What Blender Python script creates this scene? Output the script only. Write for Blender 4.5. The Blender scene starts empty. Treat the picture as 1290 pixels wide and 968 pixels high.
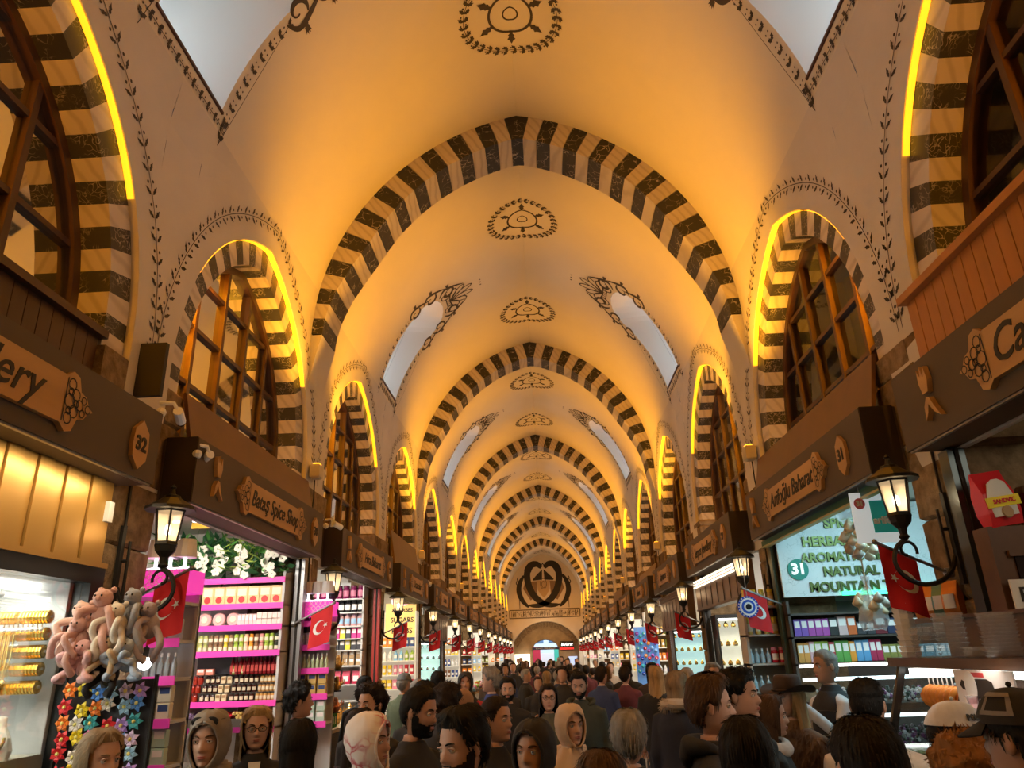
import bpy, bmesh, math, random
from math import sin, cos, pi, sqrt, atan2, radians
from mathutils import Vector, Matrix, noise as mnoise
import numpy as np
rnd = random.Random(7)
SC = bpy.context.scene
COL = SC.collection
# ------------------------------------------------------------------ camera
CAM_P, CAM_Y, CAM_R = radians(20.65), radians(1.99), radians(1.95)
FPX = 910.0
fw = Vector((-sin(CAM_Y)*cos(CAM_P), cos(CAM_Y)*cos(CAM_P), sin(CAM_P)))
_r0 = Vector((cos(CAM_Y), sin(CAM_Y), 0)); _u0 = _r0.cross(fw)
rt = _r0*cos(CAM_R) - _u0*sin(CAM_R); up = _u0*cos(CAM_R) + _r0*sin(CAM_R)
cd = bpy.data.cameras.new('camera'); cam = bpy.data.objects.new('camera', cd); COL.objects.link(cam)
cd.sensor_fit = 'HORIZONTAL'; cd.sensor_width = 36; cd.lens = FPX/1290*36; cd.clip_start = .05; cd.clip_end = 300
m4 = Matrix((rt, up, -fw)).transposed().to_4x4(); m4.translation = (0.096, 0, 2.03)
cam.matrix_world = m4
SC.camera = cam
# ------------------------------------------------------------------ world, exposure
wd = bpy.data.worlds.new('world'); SC.world = wd; wd.use_nodes = True
_bg = wd.node_tree.nodes['Background']; _bg.inputs[0].default_value = (.55, .75, 1, 1); _bg.inputs[1].default_value = .12
VS = SC.view_settings
SC.display_settings.display_device = 'sRGB'
VS.view_transform = 'Standard'; VS.look = 'None'; VS.gamma = 1; VS.exposure = 0.12; VS.use_curve_mapping = False
try:
    SC.cycles.use_denoising = True; SC.cycles.max_bounces = 6; SC.cycles.diffuse_bounces = 4; SC.cycles.glossy_bounces = 3
    SC.cycles.transmission_bounces = 4; SC.cycles.transparent_max_bounces = 10; SC.cycles.sample_clamp_indirect = 4
    SC.cycles.caustics_reflective = False; SC.cycles.caustics_refractive = False
except Exception: pass
ORANGE = (1.0, .42, .018)
def lamp(name, kind, loc, energy, col=(1, 1, 1), direction=(0, 0, -1), **k):
    l = bpy.data.lights.new(name, kind); l.energy = energy; l.color = col
    for a, b in k.items(): setattr(l, a, b)
    o = bpy.data.objects.new(name, l); COL.objects.link(o); o.location = loc
    o.rotation_euler = Vector(direction).to_track_quat('-Z', 'Y').to_euler()
    return o
W, BAY, FL = 2.57, 7.5, .08
RIBS = [7.81 + BAY*k for k in range(6)]
YEND = 52.8
VAULT_LIGHT = 740
# floodlights standing on the pier ledges wash the vault (their housings are built with the walls)
FLOODS = [(s, .62 + BAY*k) for k in range(7) for s in (-1, 1)]
for s, y in FLOODS:
    for dy in (-.55, .75):
        lamp('vault_floodlight', 'SPOT', (s*2.2, y + dy, 4.25), VAULT_LIGHT, ORANGE, (s*.02, (.25 if dy > 0 else -.25), 1),
             spot_size=radians(66), spot_blend=1, shadow_soft_size=.12)
# neutral fill lamps added under the shop fascias to lift the walls; no fixtures
for k in range(7):
    for s in (-1, 1):
        lamp('added_fill_light', 'AREA', (s*2.05, 4.2 + BAY*k, 3.02), 9, (1, .90, .74), (-s*.45, 0, .35), shape='RECTANGLE', size=7.2, size_y=.08)
# daylight entering through the skylight shafts
for k in range(7):
    for s in (-1, 1): lamp('skylight_daylight', 'AREA', (s*4.02, 4.30 + BAY*k, 7.05), 17, (.66, .83, 1), (-s, 0, -.30), shape='RECTANGLE', size=1.0, size_y=.55)
# ------------------------------------------------------------------ materials
MATS = {}
def nt(m): m.use_nodes = True; return m.node_tree, m.node_tree.nodes['Principled BSDF']
def rgb(c): return (c[0], c[1], c[2], 1)
def hexc(h):
    v = [int(h[i:i+2], 16)/255 for i in (0, 2, 4)]
    return tuple(x/12.92 if x <= .04045 else ((x + .055)/1.055)**2.4 for x in v)
def mat(name, col=None, rough=.6, metal=0, emit=0, ecol=None, alpha=1, noise=0, scale=8, bump=0, trans=0, coat=0, stretch=None, col2=None, spec=None):
    if name in MATS: return MATS[name]
    if isinstance(col, str): col = hexc(col)
    if isinstance(col2, str): col2 = hexc(col2)
    m = bpy.data.materials.new(name); MATS[name] = m; t, b = nt(m)
    b.inputs['Base Color'].default_value = rgb(col); b.inputs['Roughness'].default_value = rough; b.inputs['Metallic'].default_value = metal
    if spec is not None: b.inputs['Specular IOR Level'].default_value = spec
    if emit: b.inputs['Emission Color'].default_value = rgb(ecol or col); b.inputs['Emission Strength'].default_value = emit
    if alpha < 1: b.inputs['Alpha'].default_value = alpha
    if trans: b.inputs['Transmission Weight'].default_value = trans
    if coat: b.inputs['Coat Weight'].default_value = coat
    if noise or bump:
        tc = t.nodes.new('ShaderNodeTexCoord'); mp = t.nodes.new('ShaderNodeMapping'); n = t.nodes.new('ShaderNodeTexNoise')
        n.inputs['Scale'].default_value = scale; n.inputs['Detail'].default_value = 5; n.inputs['Roughness'].default_value = .6
        if stretch: mp.inputs['Scale'].default_value = stretch
        t.links.new(tc.outputs['Object'], mp.inputs[0]); t.links.new(mp.outputs[0], n.inputs['Vector'])
        if noise:
            r = t.nodes.new('ShaderNodeMix'); r.data_type = 'RGBA'
            c2 = col2 or tuple(max(0, x*(1-noise)) for x in col)
            r.inputs['A'].default_value = rgb(c2); r.inputs['B'].default_value = rgb(col)
            mr = t.nodes.new('ShaderNodeMapRange'); mr.inputs['From Min'].default_value = .3; mr.inputs['From Max'].default_value = .7
            t.links.new(n.outputs['Fac'], mr.inputs['Value']); t.links.new(mr.outputs[0], r.inputs['Factor'])
            t.links.new(r.outputs['Result'], b.inputs['Base Color'])
        if bump:
            bp = t.nodes.new('ShaderNodeBump'); bp.inputs['Strength'].default_value = bump; bp.inputs['Distance'].default_value = .02
            t.links.new(n.outputs['Fac'], bp.inputs['Height']); t.links.new(bp.outputs[0], b.inputs['Normal'])
    return m
def marble(name, base, vein, scale, width, rough=.45, dist=1.2, wave=None):
    m = bpy.data.materials.new(name); MATS[name] = m; t, b = nt(m); b.inputs['Roughness'].default_value = rough
    tc = t.nodes.new('ShaderNodeTexCoord')
    if wave:
        mp = t.nodes.new('ShaderNodeMapping'); mp.inputs['Rotation'].default_value = (.5, .6, .2)
        w = t.nodes.new('ShaderNodeTexWave'); w.inputs['Scale'].default_value = scale; w.inputs['Distortion'].default_value = 3; w.inputs['Detail'].default_value = 3
        t.links.new(tc.outputs['Object'], mp.inputs[0]); t.links.new(mp.outputs[0], w.inputs['Vector']); f = w.outputs['Fac']
        mr = t.nodes.new('ShaderNodeMapRange'); mr.inputs['From Min'].default_value = .55; mr.inputs['From Max'].default_value = 1
        mr.inputs['To Max'].default_value = wave
    else:
        n = t.nodes.new('ShaderNodeTexNoise'); n.inputs['Scale'].default_value = 5; n.inputs['Detail'].default_value = 3
        mx = t.nodes.new('ShaderNodeMix'); mx.data_type = 'RGBA'; mx.blend_type = 'LINEAR_LIGHT'; mx.inputs['Factor'].default_value = .12*dist
        v = t.nodes.new('ShaderNodeTexVoronoi'); v.feature = 'DISTANCE_TO_EDGE'; v.inputs['Scale'].default_value = scale
        t.links.new(tc.outputs['Object'], n.inputs['Vector']); t.links.new(tc.outputs['Object'], mx.inputs['A']); t.links.new(n.outputs['Color'], mx.inputs['B'])
        t.links.new(mx.outputs['Result'], v.inputs['Vector']); f = v.outputs['Distance']
        mr = t.nodes.new('ShaderNodeMapRange'); mr.inputs['From Min'].default_value = width; mr.inputs['From Max'].default_value = 0
        n2 = t.nodes.new('ShaderNodeTexNoise'); n2.inputs['Scale'].default_value = 7
        t.links.new(tc.outputs['Object'], n2.inputs['Vector'])
        m3 = t.nodes.new('ShaderNodeMapRange'); m3.inputs['From Min'].default_value = .42; m3.inputs['From Max'].default_value = .6
        t.links.new(n2.outputs['Fac'], m3.inputs['Value'])
        ml = t.nodes.new('ShaderNodeMath'); ml.operation = 'MULTIPLY'
    t.links.new(f, mr.inputs['Value']); fac = mr.outputs[0]
    if not wave:
        t.links.new(fac, ml.inputs[0]); t.links.new(m3.outputs[0], ml.inputs[1]); fac = ml.outputs[0]
    c = t.nodes.new('ShaderNodeMix'); c.data_type = 'RGBA'; c.inputs['A'].default_value = rgb(base); c.inputs['B'].default_value = rgb(vein)
    t.links.new(fac, c.inputs['Factor']); t.links.new(c.outputs['Result'], b.inputs['Base Color'])
    return m
def glass(name, tint=(1, 1, 1), refl=.25, rough=.03):
    if name in MATS: return MATS[name]
    m = bpy.data.materials.new(name); MATS[name] = m; m.use_nodes = True; t = m.node_tree
    for n in list(t.nodes): t.nodes.remove(n)
    o = t.nodes.new('ShaderNodeOutputMaterial'); tr = t.nodes.new('ShaderNodeBsdfTransparent'); g = t.nodes.new('ShaderNodeBsdfGlossy')
    g.inputs['Roughness'].default_value = rough; tr.inputs[0].default_value = rgb(tint)
    lw = t.nodes.new('ShaderNodeFresnel'); lw.inputs['IOR'].default_value = 1.5
    ml = t.nodes.new('ShaderNodeMath'); ml.operation = 'MULTIPLY'; ml.inputs[1].default_value = refl*4; ml.use_clamp = True
    mx = t.nodes.new('ShaderNodeMixShader')
    t.links.new(lw.outputs[0], ml.inputs[0]); t.links.new(ml.outputs[0], mx.inputs[0]); t.links.new(tr.outputs[0], mx.inputs[1]); t.links.new(g.outputs[0], mx.inputs[2])
    t.links.new(mx.outputs[0], o.inputs[0])
    return m
PLASTER = mat('cream plaster', (.64, .575, .48), .85, noise=.10, scale=1.3, bump=.05)
VAULTM = mat('vault plaster', (.70, .62, .48), .8, noise=.06, scale=.9, bump=.03)
SHAFT = mat('white shaft plaster', (.70, .66, .60), .9)
PAINT = mat('dark brown paint', (.055, .042, .032), .8)
BLACKM = marble('black veined marble', (.022, .020, .020), (.55, .48, .38), 9, .035)
SCROLLM = marble('black scroll marble', (.03, .027, .026), (.40, .36, .30), 16, .06, dist=2)
WHITEM = marble('white streaked marble', (.60, .52, .43), (.40, .33, .26), 3.5, 0, wave=.6)
STONE = mat('rough brown stone', (.25, .165, .09), .95, noise=.6, scale=9, bump=1.6, spec=.1)
STONE2 = mat('pale rough stone', (.33, .235, .14), .95, noise=.55, scale=12, bump=1.5, spec=.1)
WOODD = mat('dark window wood', (.085, .035, .016), .45, noise=.35, scale=9, stretch=(1, 1, .1))
WOODR = mat('red brown panel wood', (.24, .075, .022), .45, noise=.3, scale=7, stretch=(1, 1, .12))
COPPER = mat('copper brown panel', (.15, .06, .022), .4, noise=.25, scale=3)
FASCIA = mat('brown fascia board', (.085, .056, .032), .6, noise=.12, scale=3)
FASCIAD = mat('dark fascia end', (.022, .012, .009), .7)
BOARD = mat('varnished sign board', (.56, .31, .11), .45, noise=.3, scale=4, stretch=(1, .15, 1))
INK = mat('burnt lettering', (.016, .010, .007), .6)
IRON = mat('black iron', (.02, .018, .016), .5, metal=.4)
STEEL = mat('grey steel', (.30, .30, .30), .35, metal=.8)
WHITEP = mat('white plastic', (.75, .75, .73), .4)
DARK = mat('dark interior', (.02, .016, .013), .8)
LED = mat('amber light strip', (1, .55, .05), .5, emit=1.7, ecol=(1, .45, .012))
LEDS = mat('amber soffit strip', (1, .55, .05), .5, emit=200, ecol=(1, .36, .006))
SKYPANE = mat('daylit skylight pane', (.6, .8, 1), .5, emit=4.5, ecol=(.48, .74, 1))
PANE = glass('window glass', (.85, .82, .78), .32)
CLEAR = glass('showcase glass', (.96, .98, .98), .12)
WHITELED = mat('white light strip', (1, 1, 1), .5, emit=4, ecol=(1, .95, .86))
# ------------------------------------------------------------------ mesh helpers
class M:
    def __init__(s): s.v = []; s.f = []
    def add(s, v, f):
        b = len(s.v); s.v += [tuple(x) for x in v]; s.f += [tuple(i + b for i in q) for q in f]; return s
    def box(s, x0, y0, z0, x1, y1, z1, bev=0):
        if x0 > x1: x0, x1 = x1, x0
        if y0 > y1: y0, y1 = y1, y0
        if z0 > z1: z0, z1 = z1, z0
        if bev:
            b = min(bev, (x1-x0)*.45, (y1-y0)*.45, (z1-z0)*.45); v = []; f = []
            for k, z in enumerate((z0, z0+b, z1-b, z1)):
                i = b if k in (0, 3) else 0
                for (sx, sy) in ((0, 0), (1, 0), (1, 1), (0, 1)):
                    X = x0+i if sx == 0 else x1-i; Y = y0+i if sy == 0 else y1-i
                    v.append((X, Y, z))
            for k in range(3):
                for j in range(4): f.append((k*4+j, k*4+(j+1) % 4, k*4+4+(j+1) % 4, k*4+4+j))
            f += [(3, 2, 1, 0), (12, 13, 14, 15)]
            return s.add(v, f)
        return s.add([(x0, y0, z0), (x1, y0, z0), (x1, y1, z0), (x0, y1, z0), (x0, y0, z1), (x1, y0, z1), (x1, y1, z1), (x0, y1, z1)],
                     [(3, 2, 1, 0), (4, 5, 6, 7), (0, 1, 5, 4), (1, 2, 6, 5), (2, 3, 7, 6), (3, 0, 4, 7)])
    def tube(s, pts, r, n=8, cap=True):
        pts = [Vector(p) for p in pts]; rs = r if isinstance(r, (list, tuple)) else [r]*len(pts); v = []; f = []; prev = None
        for i, p in enumerate(pts):
            d = (pts[min(i+1, len(pts)-1)] - pts[max(i-1, 0)]).normalized()
            a = Vector((0, 0, 1)) if prev is None else prev
            if abs(d.dot(a)) > .95: a = Vector((1, 0, 0)) if abs(d.x) < .9 else Vector((0, 1, 0))
            u = (a - d*a.dot(d)).normalized(); w = d.cross(u); prev = u
            for j in range(n): q = p + (u*cos(2*pi*j/n) + w*sin(2*pi*j/n))*rs[i]; v.append(q)
        for i in range(len(pts)-1):
            for j in range(n): f.append((i*n+j, i*n+(j+1) % n, i*n+n+(j+1) % n, i*n+n+j))
        if cap: f += [tuple(range(n-1, -1, -1)), tuple(range((len(pts)-1)*n, len(pts)*n))]
        return s.add(v, f)
    def lathe(s, prof, loc=(0, 0, 0), n=12, sx=1, sy=1, axis='z'):
        v = []; f = []
        for r, z in prof:
            for j in range(n):
                a = 2*pi*j/n; p = (r*cos(a)*sx, r*sin(a)*sy, z)
                if axis == 'x': p = (p[2], p[0], p[1])
                if axis == 'y': p = (p[0], p[2], p[1])
                v.append((p[0]+loc[0], p[1]+loc[1], p[2]+loc[2]))
        for i in range(len(prof)-1):
            for j in range(n): f.append((i*n+j, i*n+(j+1) % n, i*n+n+(j+1) % n, i*n+n+j))
        f += [tuple(range(n-1, -1, -1)), tuple(range((len(prof)-1)*n, len(prof)*n))]
        return s.add(v, f)
    def ball(s, c, r, n=10, sc=(1, 1, 1), rings=None):
        k = rings or max(4, n//2)
        prof = [(max(.001, sin(pi*i/k))*r, -cos(pi*i/k)*r) for i in range(k+1)]
        b = len(s.v); s.lathe(prof, n=n)
        for i in range(b, len(s.v)): x = s.v[i]; s.v[i] = (x[0]*sc[0]+c[0], x[1]*sc[1]+c[1], x[2]*sc[2]+c[2])
        return s
    def prism(s, poly, fn, d0, d1):   # poly of 2-D points, fn(a, b, depth) -> xyz
        n = len(poly); v = [fn(a, b, d0) for a, b in poly] + [fn(a, b, d1) for a, b in poly]
        f = [tuple(range(n-1, -1, -1)), tuple(range(n, 2*n))] + [(i, (i+1) % n, n+(i+1) % n, n+i) for i in range(n)]
        return s.add(v, f)
    def flat(s, poly, fn): return s.add([fn(a, b) for a, b in poly], [tuple(range(len(poly)))])
    def xf(s, mtx, start=0):
        for i in range(start, len(s.v)): s.v[i] = tuple(mtx @ Vector(s.v[i]))
        return s
    def mesh(s, name, smooth=False):
        me = bpy.data.meshes.new(name); me.from_pydata(s.v, [], s.f); me.update()
        if smooth: me.polygons.foreach_set('use_smooth', [True]*len(me.polygons))
        return me
    def ob(s, name, material=None, parent=None, smooth=False, fixn=True):
        me = s.mesh(name, smooth)
        if fixn:
            bm = bmesh.new(); bm.from_mesh(me); bmesh.ops.recalc_face_normals(bm, faces=bm.faces); bm.to_mesh(me); bm.free()
        return link(name, me, material, parent)
def link(name, me, material=None, parent=None, loc=None, rot=None):
    o = bpy.data.objects.new(name, me); COL.objects.link(o)
    if material is not None:
        if not me.materials: me.materials.append(material)
        elif me.materials[0] != material: o.material_slots[0].link = 'OBJECT'; o.material_slots[0].material = material
    if parent is not None: o.parent = parent
    if loc is not None: o.location = loc
    if rot is not None: o.rotation_euler = rot
    return o
def tag(o, label=None, cat=None, group=None, kind=None):
    if label: o['label'] = label
    if cat: o['category'] = cat
    if group: o['group'] = group
    if kind: o['kind'] = kind
    return o
def empty(name, loc=(0, 0, 0), rz=0, label=None, cat=None, group=None):
    o = bpy.data.objects.new(name, None); COL.objects.link(o); o.location = loc; o.rotation_euler = (0, 0, rz); o.empty_display_size = .1
    return tag(o, label, cat, group)
def struct(o, label=None): o['kind'] = 'structure'; return tag(o, label)
def copy_tree(o, parent=None, loc=None, label=None):
    c = o.copy(); COL.objects.link(c)
    if parent is not None: c.parent = parent
    for ch in o.children: copy_tree(ch, c)
    if loc is not None: c.location = loc
    if label: c['label'] = label
    return c
_tc = {}
def text_mesh(txt, size=.1, shear=0, extrude=.004, bold=0, align='CENTER', space=1):
    cu = bpy.data.curves.new('text', 'FONT'); cu.body = txt; cu.size = size; cu.shear = shear; cu.extrude = extrude; cu.offset = bold
    cu.align_x = align; cu.align_y = 'CENTER'; cu.resolution_u = 3; cu.space_character = space
    o = bpy.data.objects.new('text', cu); me = bpy.data.meshes.new_from_object(o); bpy.data.objects.remove(o); bpy.data.curves.remove(cu)
    return me
def text(txt, loc, facing, size, material, parent=None, name='lettering', **k):
    """facing: direction the letters look towards, horizontal"""
    me = text_mesh(txt, size, **k)
    x = Vector((-facing[1], facing[0], 0)).normalized(); z = Vector((facing[0], facing[1], 0)).normalized(); y = Vector((0, 0, 1))
    mt = Matrix((x, y, z)).transposed().to_4x4(); mt.translation = loc
    if parent is not None: mt = parent.matrix_basis.inverted() @ mt
    me.transform(mt)
    return link(name, me, material, parent)
def lerp(a, b, t): return a + (b-a)*t
def sstep(t): t = max(0, min(1, t)); return t*t*(3-2*t)
# ------------------------------------------------------------------ vault profile (two-centred pointed arch)
CZ, CC = 5.70, .609
VR = W + CC; TH = atan2(8.82-CZ, CC)
def prof(t, d=0, s=1):
    th = t*TH; r = VR - d; return (s*(-CC + r*cos(th)), CZ + r*sin(th))
def vpt(s, t, y, off=0):          # a point on the vault face, off metres proud of it
    x, z = prof(t, off, s); return (x, y, z)
def tz(z): return math.asin((z-CZ)/VR)/TH
WIN = [2.70 + BAY*(k//2) + (3.68 if k % 2 else 0) for k in range(14)]
PIERS = [.77] + [4.54 + BAY*(k//2) + (3.75 if k % 2 else 0) for k in range(13)]
HW, ZS, AC = 1.58, 4.10, .377     # window arch half width, springing, centre offset
AR = HW + AC
def arch_z(dy, d=0):
    r = AR - d; q = r*r - (abs(dy)+AC)**2
    return ZS + (sqrt(q) if q > 0 else 0)
ATH = atan2(sqrt(AR*AR-AC*AC), AC)
def arch_pts(d=0, n=18, zlow=3.3):
    """outline of the arch from the left foot over the apex to the right foot: (dy, z)"""
    r = AR - d; th = math.acos(AC/r); out = [(-(r-AC), zlow)]
    out += [(-(-AC + r*cos(th*i/n)), ZS + r*sin(th*i/n)) for i in range(n)]
    out += [(0, ZS + r*sin(th))]
    out += [(-AC + r*cos(th*i/n), ZS + r*sin(th*i/n)) for i in range(n-1, -1, -1)] + [(r-AC, zlow)]
    return out
# ------------------------------------------------------------------ floor
m = M(); m.add([(-7, -4, FL), (7, -4, FL), (7, 75, FL), (-7, 75, FL)], [(0, 1, 2, 3)])
struct(m.ob('floor', mat('worn stone floor', (.20, .165, .13), .55, noise=.4, scale=2.2, bump=.1)), 'worn brown stone paving of the bazaar aisle')
# ------------------------------------------------------------------ walls with arched openings
Y0, ZLOW, ZTOP = -3.0, 3.3, 6.3
def wx(z): return W if z <= CZ else -CC + sqrt(VR*VR - (z-CZ)**2)
walls = {}
for s, side in ((-1, 'left'), (1, 'right')):
    m = M(); X = s*W
    ys = [Y0]
    for c in WIN: ys += [c + HW*sin(pi/2*(i/12-1)) for i in range(25)]
    ys += [YEND]; ys = sorted(set(round(y, 5) for y in ys))
    def low(y):
        for c in WIN:
            if abs(y-c) <= HW+1e-4: return arch_z(y-c)
        return None
    for a, b in zip(ys[:-1], ys[1:]):
        mid = (a+b)/2; ins = any(abs(mid-c) < HW for c in WIN)
        la = (low(a) or ZS) if ins else ZLOW; lb = (low(b) or ZS) if ins else ZLOW
        for k in range(7):
            q = [(a, lerp(la, ZTOP, k/7)), (b, lerp(lb, ZTOP, k/7)), (b, lerp(lb, ZTOP, (k+1)/7)), (a, lerp(la, ZTOP, (k+1)/7))]
            q = [(s*wx(z), y, z) for y, z in q]
            m.add(q if s < 0 else q[::-1], [(0, 1, 2, 3)])
    wall = struct(m.ob('wall_' + side, PLASTER, fixn=False, smooth=False), 'cream plastered %s wall of arched windows and painted leaf borders' % side)
    walls[s] = wall

# ------------------------------------------------------------------ vault with skylight slots
SLOT_Y = [4.30 + BAY*k for k in range(-1, 7)]; SHW = .54; SLB, SLT = tz(6.47), tz(8.05)
m = M(); TB = tz(ZTOP)
def vault_strip(y0, y1, t0a, t1a, t0b, t1b, n, s):
    b = len(m.v)
    if n == 36:
        T = [lerp(TB, SLB, i/3) for i in range(3)] + [lerp(SLB, SLT-.085, i/8) for i in range(8)] + [lerp(SLT-.085, 1, i/20) for i in range(21)]
        for t in T: m.v.append(vpt(s, t, y0)); m.v.append(vpt(s, t, y1))
        for i in range(len(T)-1):
            q = (b+2*i, b+2*i+1, b+2*i+3, b+2*i+2); m.f.append(q if s < 0 else q[::-1])
        return
    for i in range(n+1):
        m.v.append(vpt(s, lerp(t0a, t1a, i/n), y0)); m.v.append(vpt(s, lerp(t0b, t1b, i/n), y1))
    for i in range(n):
        q = (b+2*i, b+2*i+1, b+2*i+3, b+2*i+2); m.f.append(q if s < 0 else q[::-1])
def slot_top(y, c):               # rounded head of the slot
    k = min(1, abs(y-c)/SHW); return SLT - .085 + .085*sqrt(max(0, 1-k*k))
for s in (-1, 1):
    e = Y0
    for c in SLOT_Y:
        if c - SHW < Y0: continue
        nseg = 4
        for i in range(nseg): vault_strip(lerp(e, c-SHW, i/nseg), lerp(e, c-SHW, (i+1)/nseg), TB, 1, TB, 1, 36, s)
        for i in range(12):
            a, b = c-SHW + i*SHW/6, c-SHW + (i+1)*SHW/6
            vault_strip(a, b, TB, SLB, TB, SLB, 3, s)
            vault_strip(a, b, slot_top(a, c), 1, slot_top(b, c), 1, 20, s)
        e = c+SHW
    vault_strip(e, YEND, TB, 1, TB, 1, 36, s)
m0 = M(); m0.add([(-5, Y0, 0), (5, Y0, 0), (5, Y0, 9.5), (-5, Y0, 9.5)], [(0, 1, 2, 3)]); struct(m0.ob('wall_front', PLASTER, fixn=False), 'plain plaster wall closing the hall behind the viewer')  # unseen wall added to stop sky light; the aisle really runs on
m0 = M()
for s in (-1, 1): m0.add([(s*W, Y0, 0), (s*W, .5, 0), (s*W, .5, 4), (s*W, Y0, 4)], [(0, 1, 2, 3)])
struct(m0.ob('wall_stub', PLASTER, fixn=False), 'plain lower wall beside the viewer')
vault = struct(m.ob('ceiling', VAULTM, smooth=True, fixn=False), 'cream pointed barrel vault over the aisle with painted medallions')
m = M(); XB = 4.1
pan = M(); 
for s in (-1, 1):
    for c in SLOT_Y:
        if c - SHW < Y0: continue
        out = [(c-SHW, SLB), (c-SHW, SLT-.085)] + [(c-SHW*cos(pi*i/10), slot_top(c-SHW*cos(pi*i/10), c)) for i in range(1, 10)] + [(c+SHW, SLT-.085), (c+SHW, SLB)]
        P = []
        for (ya, ta), (yb, tb) in zip(out, out[1:] + out[:1]):
            n = 8 if abs(ta-tb) > .2 else 1
            for i in range(n): P.append((lerp(ya, yb, i/n), lerp(ta, tb, i/n)))
        b = len(m.v); n = len(P)
        for y, t in P:
            x, _, z = vpt(s, t, y); m.v.append((x, y, z)); m.v.append((s*XB, y, z + .25))
        for i in range(n):
            q = (b+2*i, b+2*i+1, b+2*((i+1) % n)+1, b+2*((i+1) % n)); m.f.append(q)
struct(m.ob('skylight_shaft', SHAFT, vault, fixn=False))
k = 0
for s in (-1, 1):
    for c in SLOT_Y:
        if c - SHW < Y0: continue
        w = M(); z0, z1 = 6.47+.25, 7.25
        w.box(s*XB, c-SHW, z0, s*(XB-.01), c+SHW, z1); e_ = M(); e_.box(s*(XB+.02), c-SHW-.05, z0-.1, s*(XB+.01), c+SHW+.05, 8.5); e_.ob('shaft_end', SHAFT, vault)
        p = struct(w.ob('skylight_pane', SKYPANE, vault))
        g = M()
        for q in (-.27, 0, .27): g.box(s*(XB-.02), c+q-.02, z0, s*(XB-.06), c+q+.02, z1)
        for q in (.26,): g.box(s*(XB-.02), c-SHW, z0+q-.02, s*(XB-.06), c+SHW, z0+q+.02)
        g.ob('glazing_bar', WHITEP, p)
# dark red timber sill along the foot of each slot
for s in (-1, 1):
    for c in SLOT_Y[1:]:
        x, z = prof(SLB, .012, s); w = M(); w.box(x, c-SHW-.02, z-.02, x+s*.10, c+SHW+.02, z+.006)
        w.ob('slot_sill', mat('dark red sill', (.07, .02, .012), .6), vault)
# ------------------------------------------------------------------ striped ribs, each stone its own piece
def ribd(th): return .13 + .23*sstep(degs(th)/30)
def degs(a): return a*180/pi
def rib_pt(th, s, depth, y):      # th from the springing
    r = VR - depth; return (s*(-CC + r*cos(th)), y, CZ + r*sin(th))
RD = .56; NP = 20.6; DT = TH/NP
rib_mesh_cache = {}
stone_meshes = []
def stone_mesh(s, a, b, gap=.004):
    m = M(); ga = gap/VR; a2, b2 = a+ga, b-ga; v = []
    for y in (0, RD):
        for th in (a2, (a2+b2)/2, b2):
            v.append(rib_pt(th, s, -.03, y)); v.append(rib_pt(th, s, ribd(th), y))
    f = []
    for i in (0, 2): f += [(i, i+1, i+3, i+2), (6+i, 6+i+2, 6+i+3, 6+i+1), (i+1, 7+i, 9+i, i+3)]
    f += [(0, 6, 7, 1), (4, 5, 11, 10), (0, 2, 8, 6), (2, 4, 10, 8)]
    m.add(v, f); return m
def key_mesh():
    m = M(); v = []
    for y in (0, RD):
        for s in (-1, 1):
            v.append(rib_pt(TH-DT*.78, s, -.03, y)); v.append(rib_pt(TH-DT*.78, s, ribd(TH), y))
        r = VR-ribd(TH); v.append((0, y, CZ+sqrt(r*r-CC*CC)-.01)); v.append((0, y, 8.86))
    m.add(v, [(0, 1, 4, 3, 2, 5), (6, 11, 8, 9, 10, 7), (1, 7, 10, 4), (4, 10, 9, 3), (0, 6, 7, 1), (2, 3, 9, 8)]); return m
def base_mesh(s):                 # plain plaster foot that dies into the wall
    m = M(); v = []; n = 6
    a1 = TH-DT*(NP-.1) ; 
    for y in (0, RD):
        for i in range(n+1):
            q = i/n; z = lerp(CZ + .02, 5.05, q); d = ribd(0)*(1-q)**1.3
            v += [(s*(W+.03), y, z), (s*(W-d), y, z)]
    k = 2*(n+1); f = []
    for i in range(n):
        f += [(2*i, 2*i+1, 2*i+3, 2*i+2), (k+2*i, k+2*i+2, k+2*i+3, k+2*i+1), (2*i+1, k+2*i+1, k+2*i+3, 2*i+3)]
    f.append((0, k, k+1, 1)); return m.add(v, f)
protos = []; DT2 = (TH - .004 - DT*.78)/20.1
for i in range(20):
    for s in (-1, 1):
        b = TH - DT*.78 - DT2*i; a = max(0.004, b - DT2); me = stone_mesh(s, a, b)
        protos.append((me, BLACKM if i % 2 else WHITEM))
def made(mm, name):
    me = mm.mesh(name); bm = bmesh.new(); bm.from_mesh(me); bmesh.ops.recalc_face_normals(bm, faces=bm.faces); bm.to_mesh(me); bm.free(); return me
pm = [(made(a, 'stone'), b) for a, b in protos]; km = made(key_mesh(), 'stone'); bmz = [made(base_mesh(s), 'rib_foot') for s in (-1, 1)]
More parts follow.
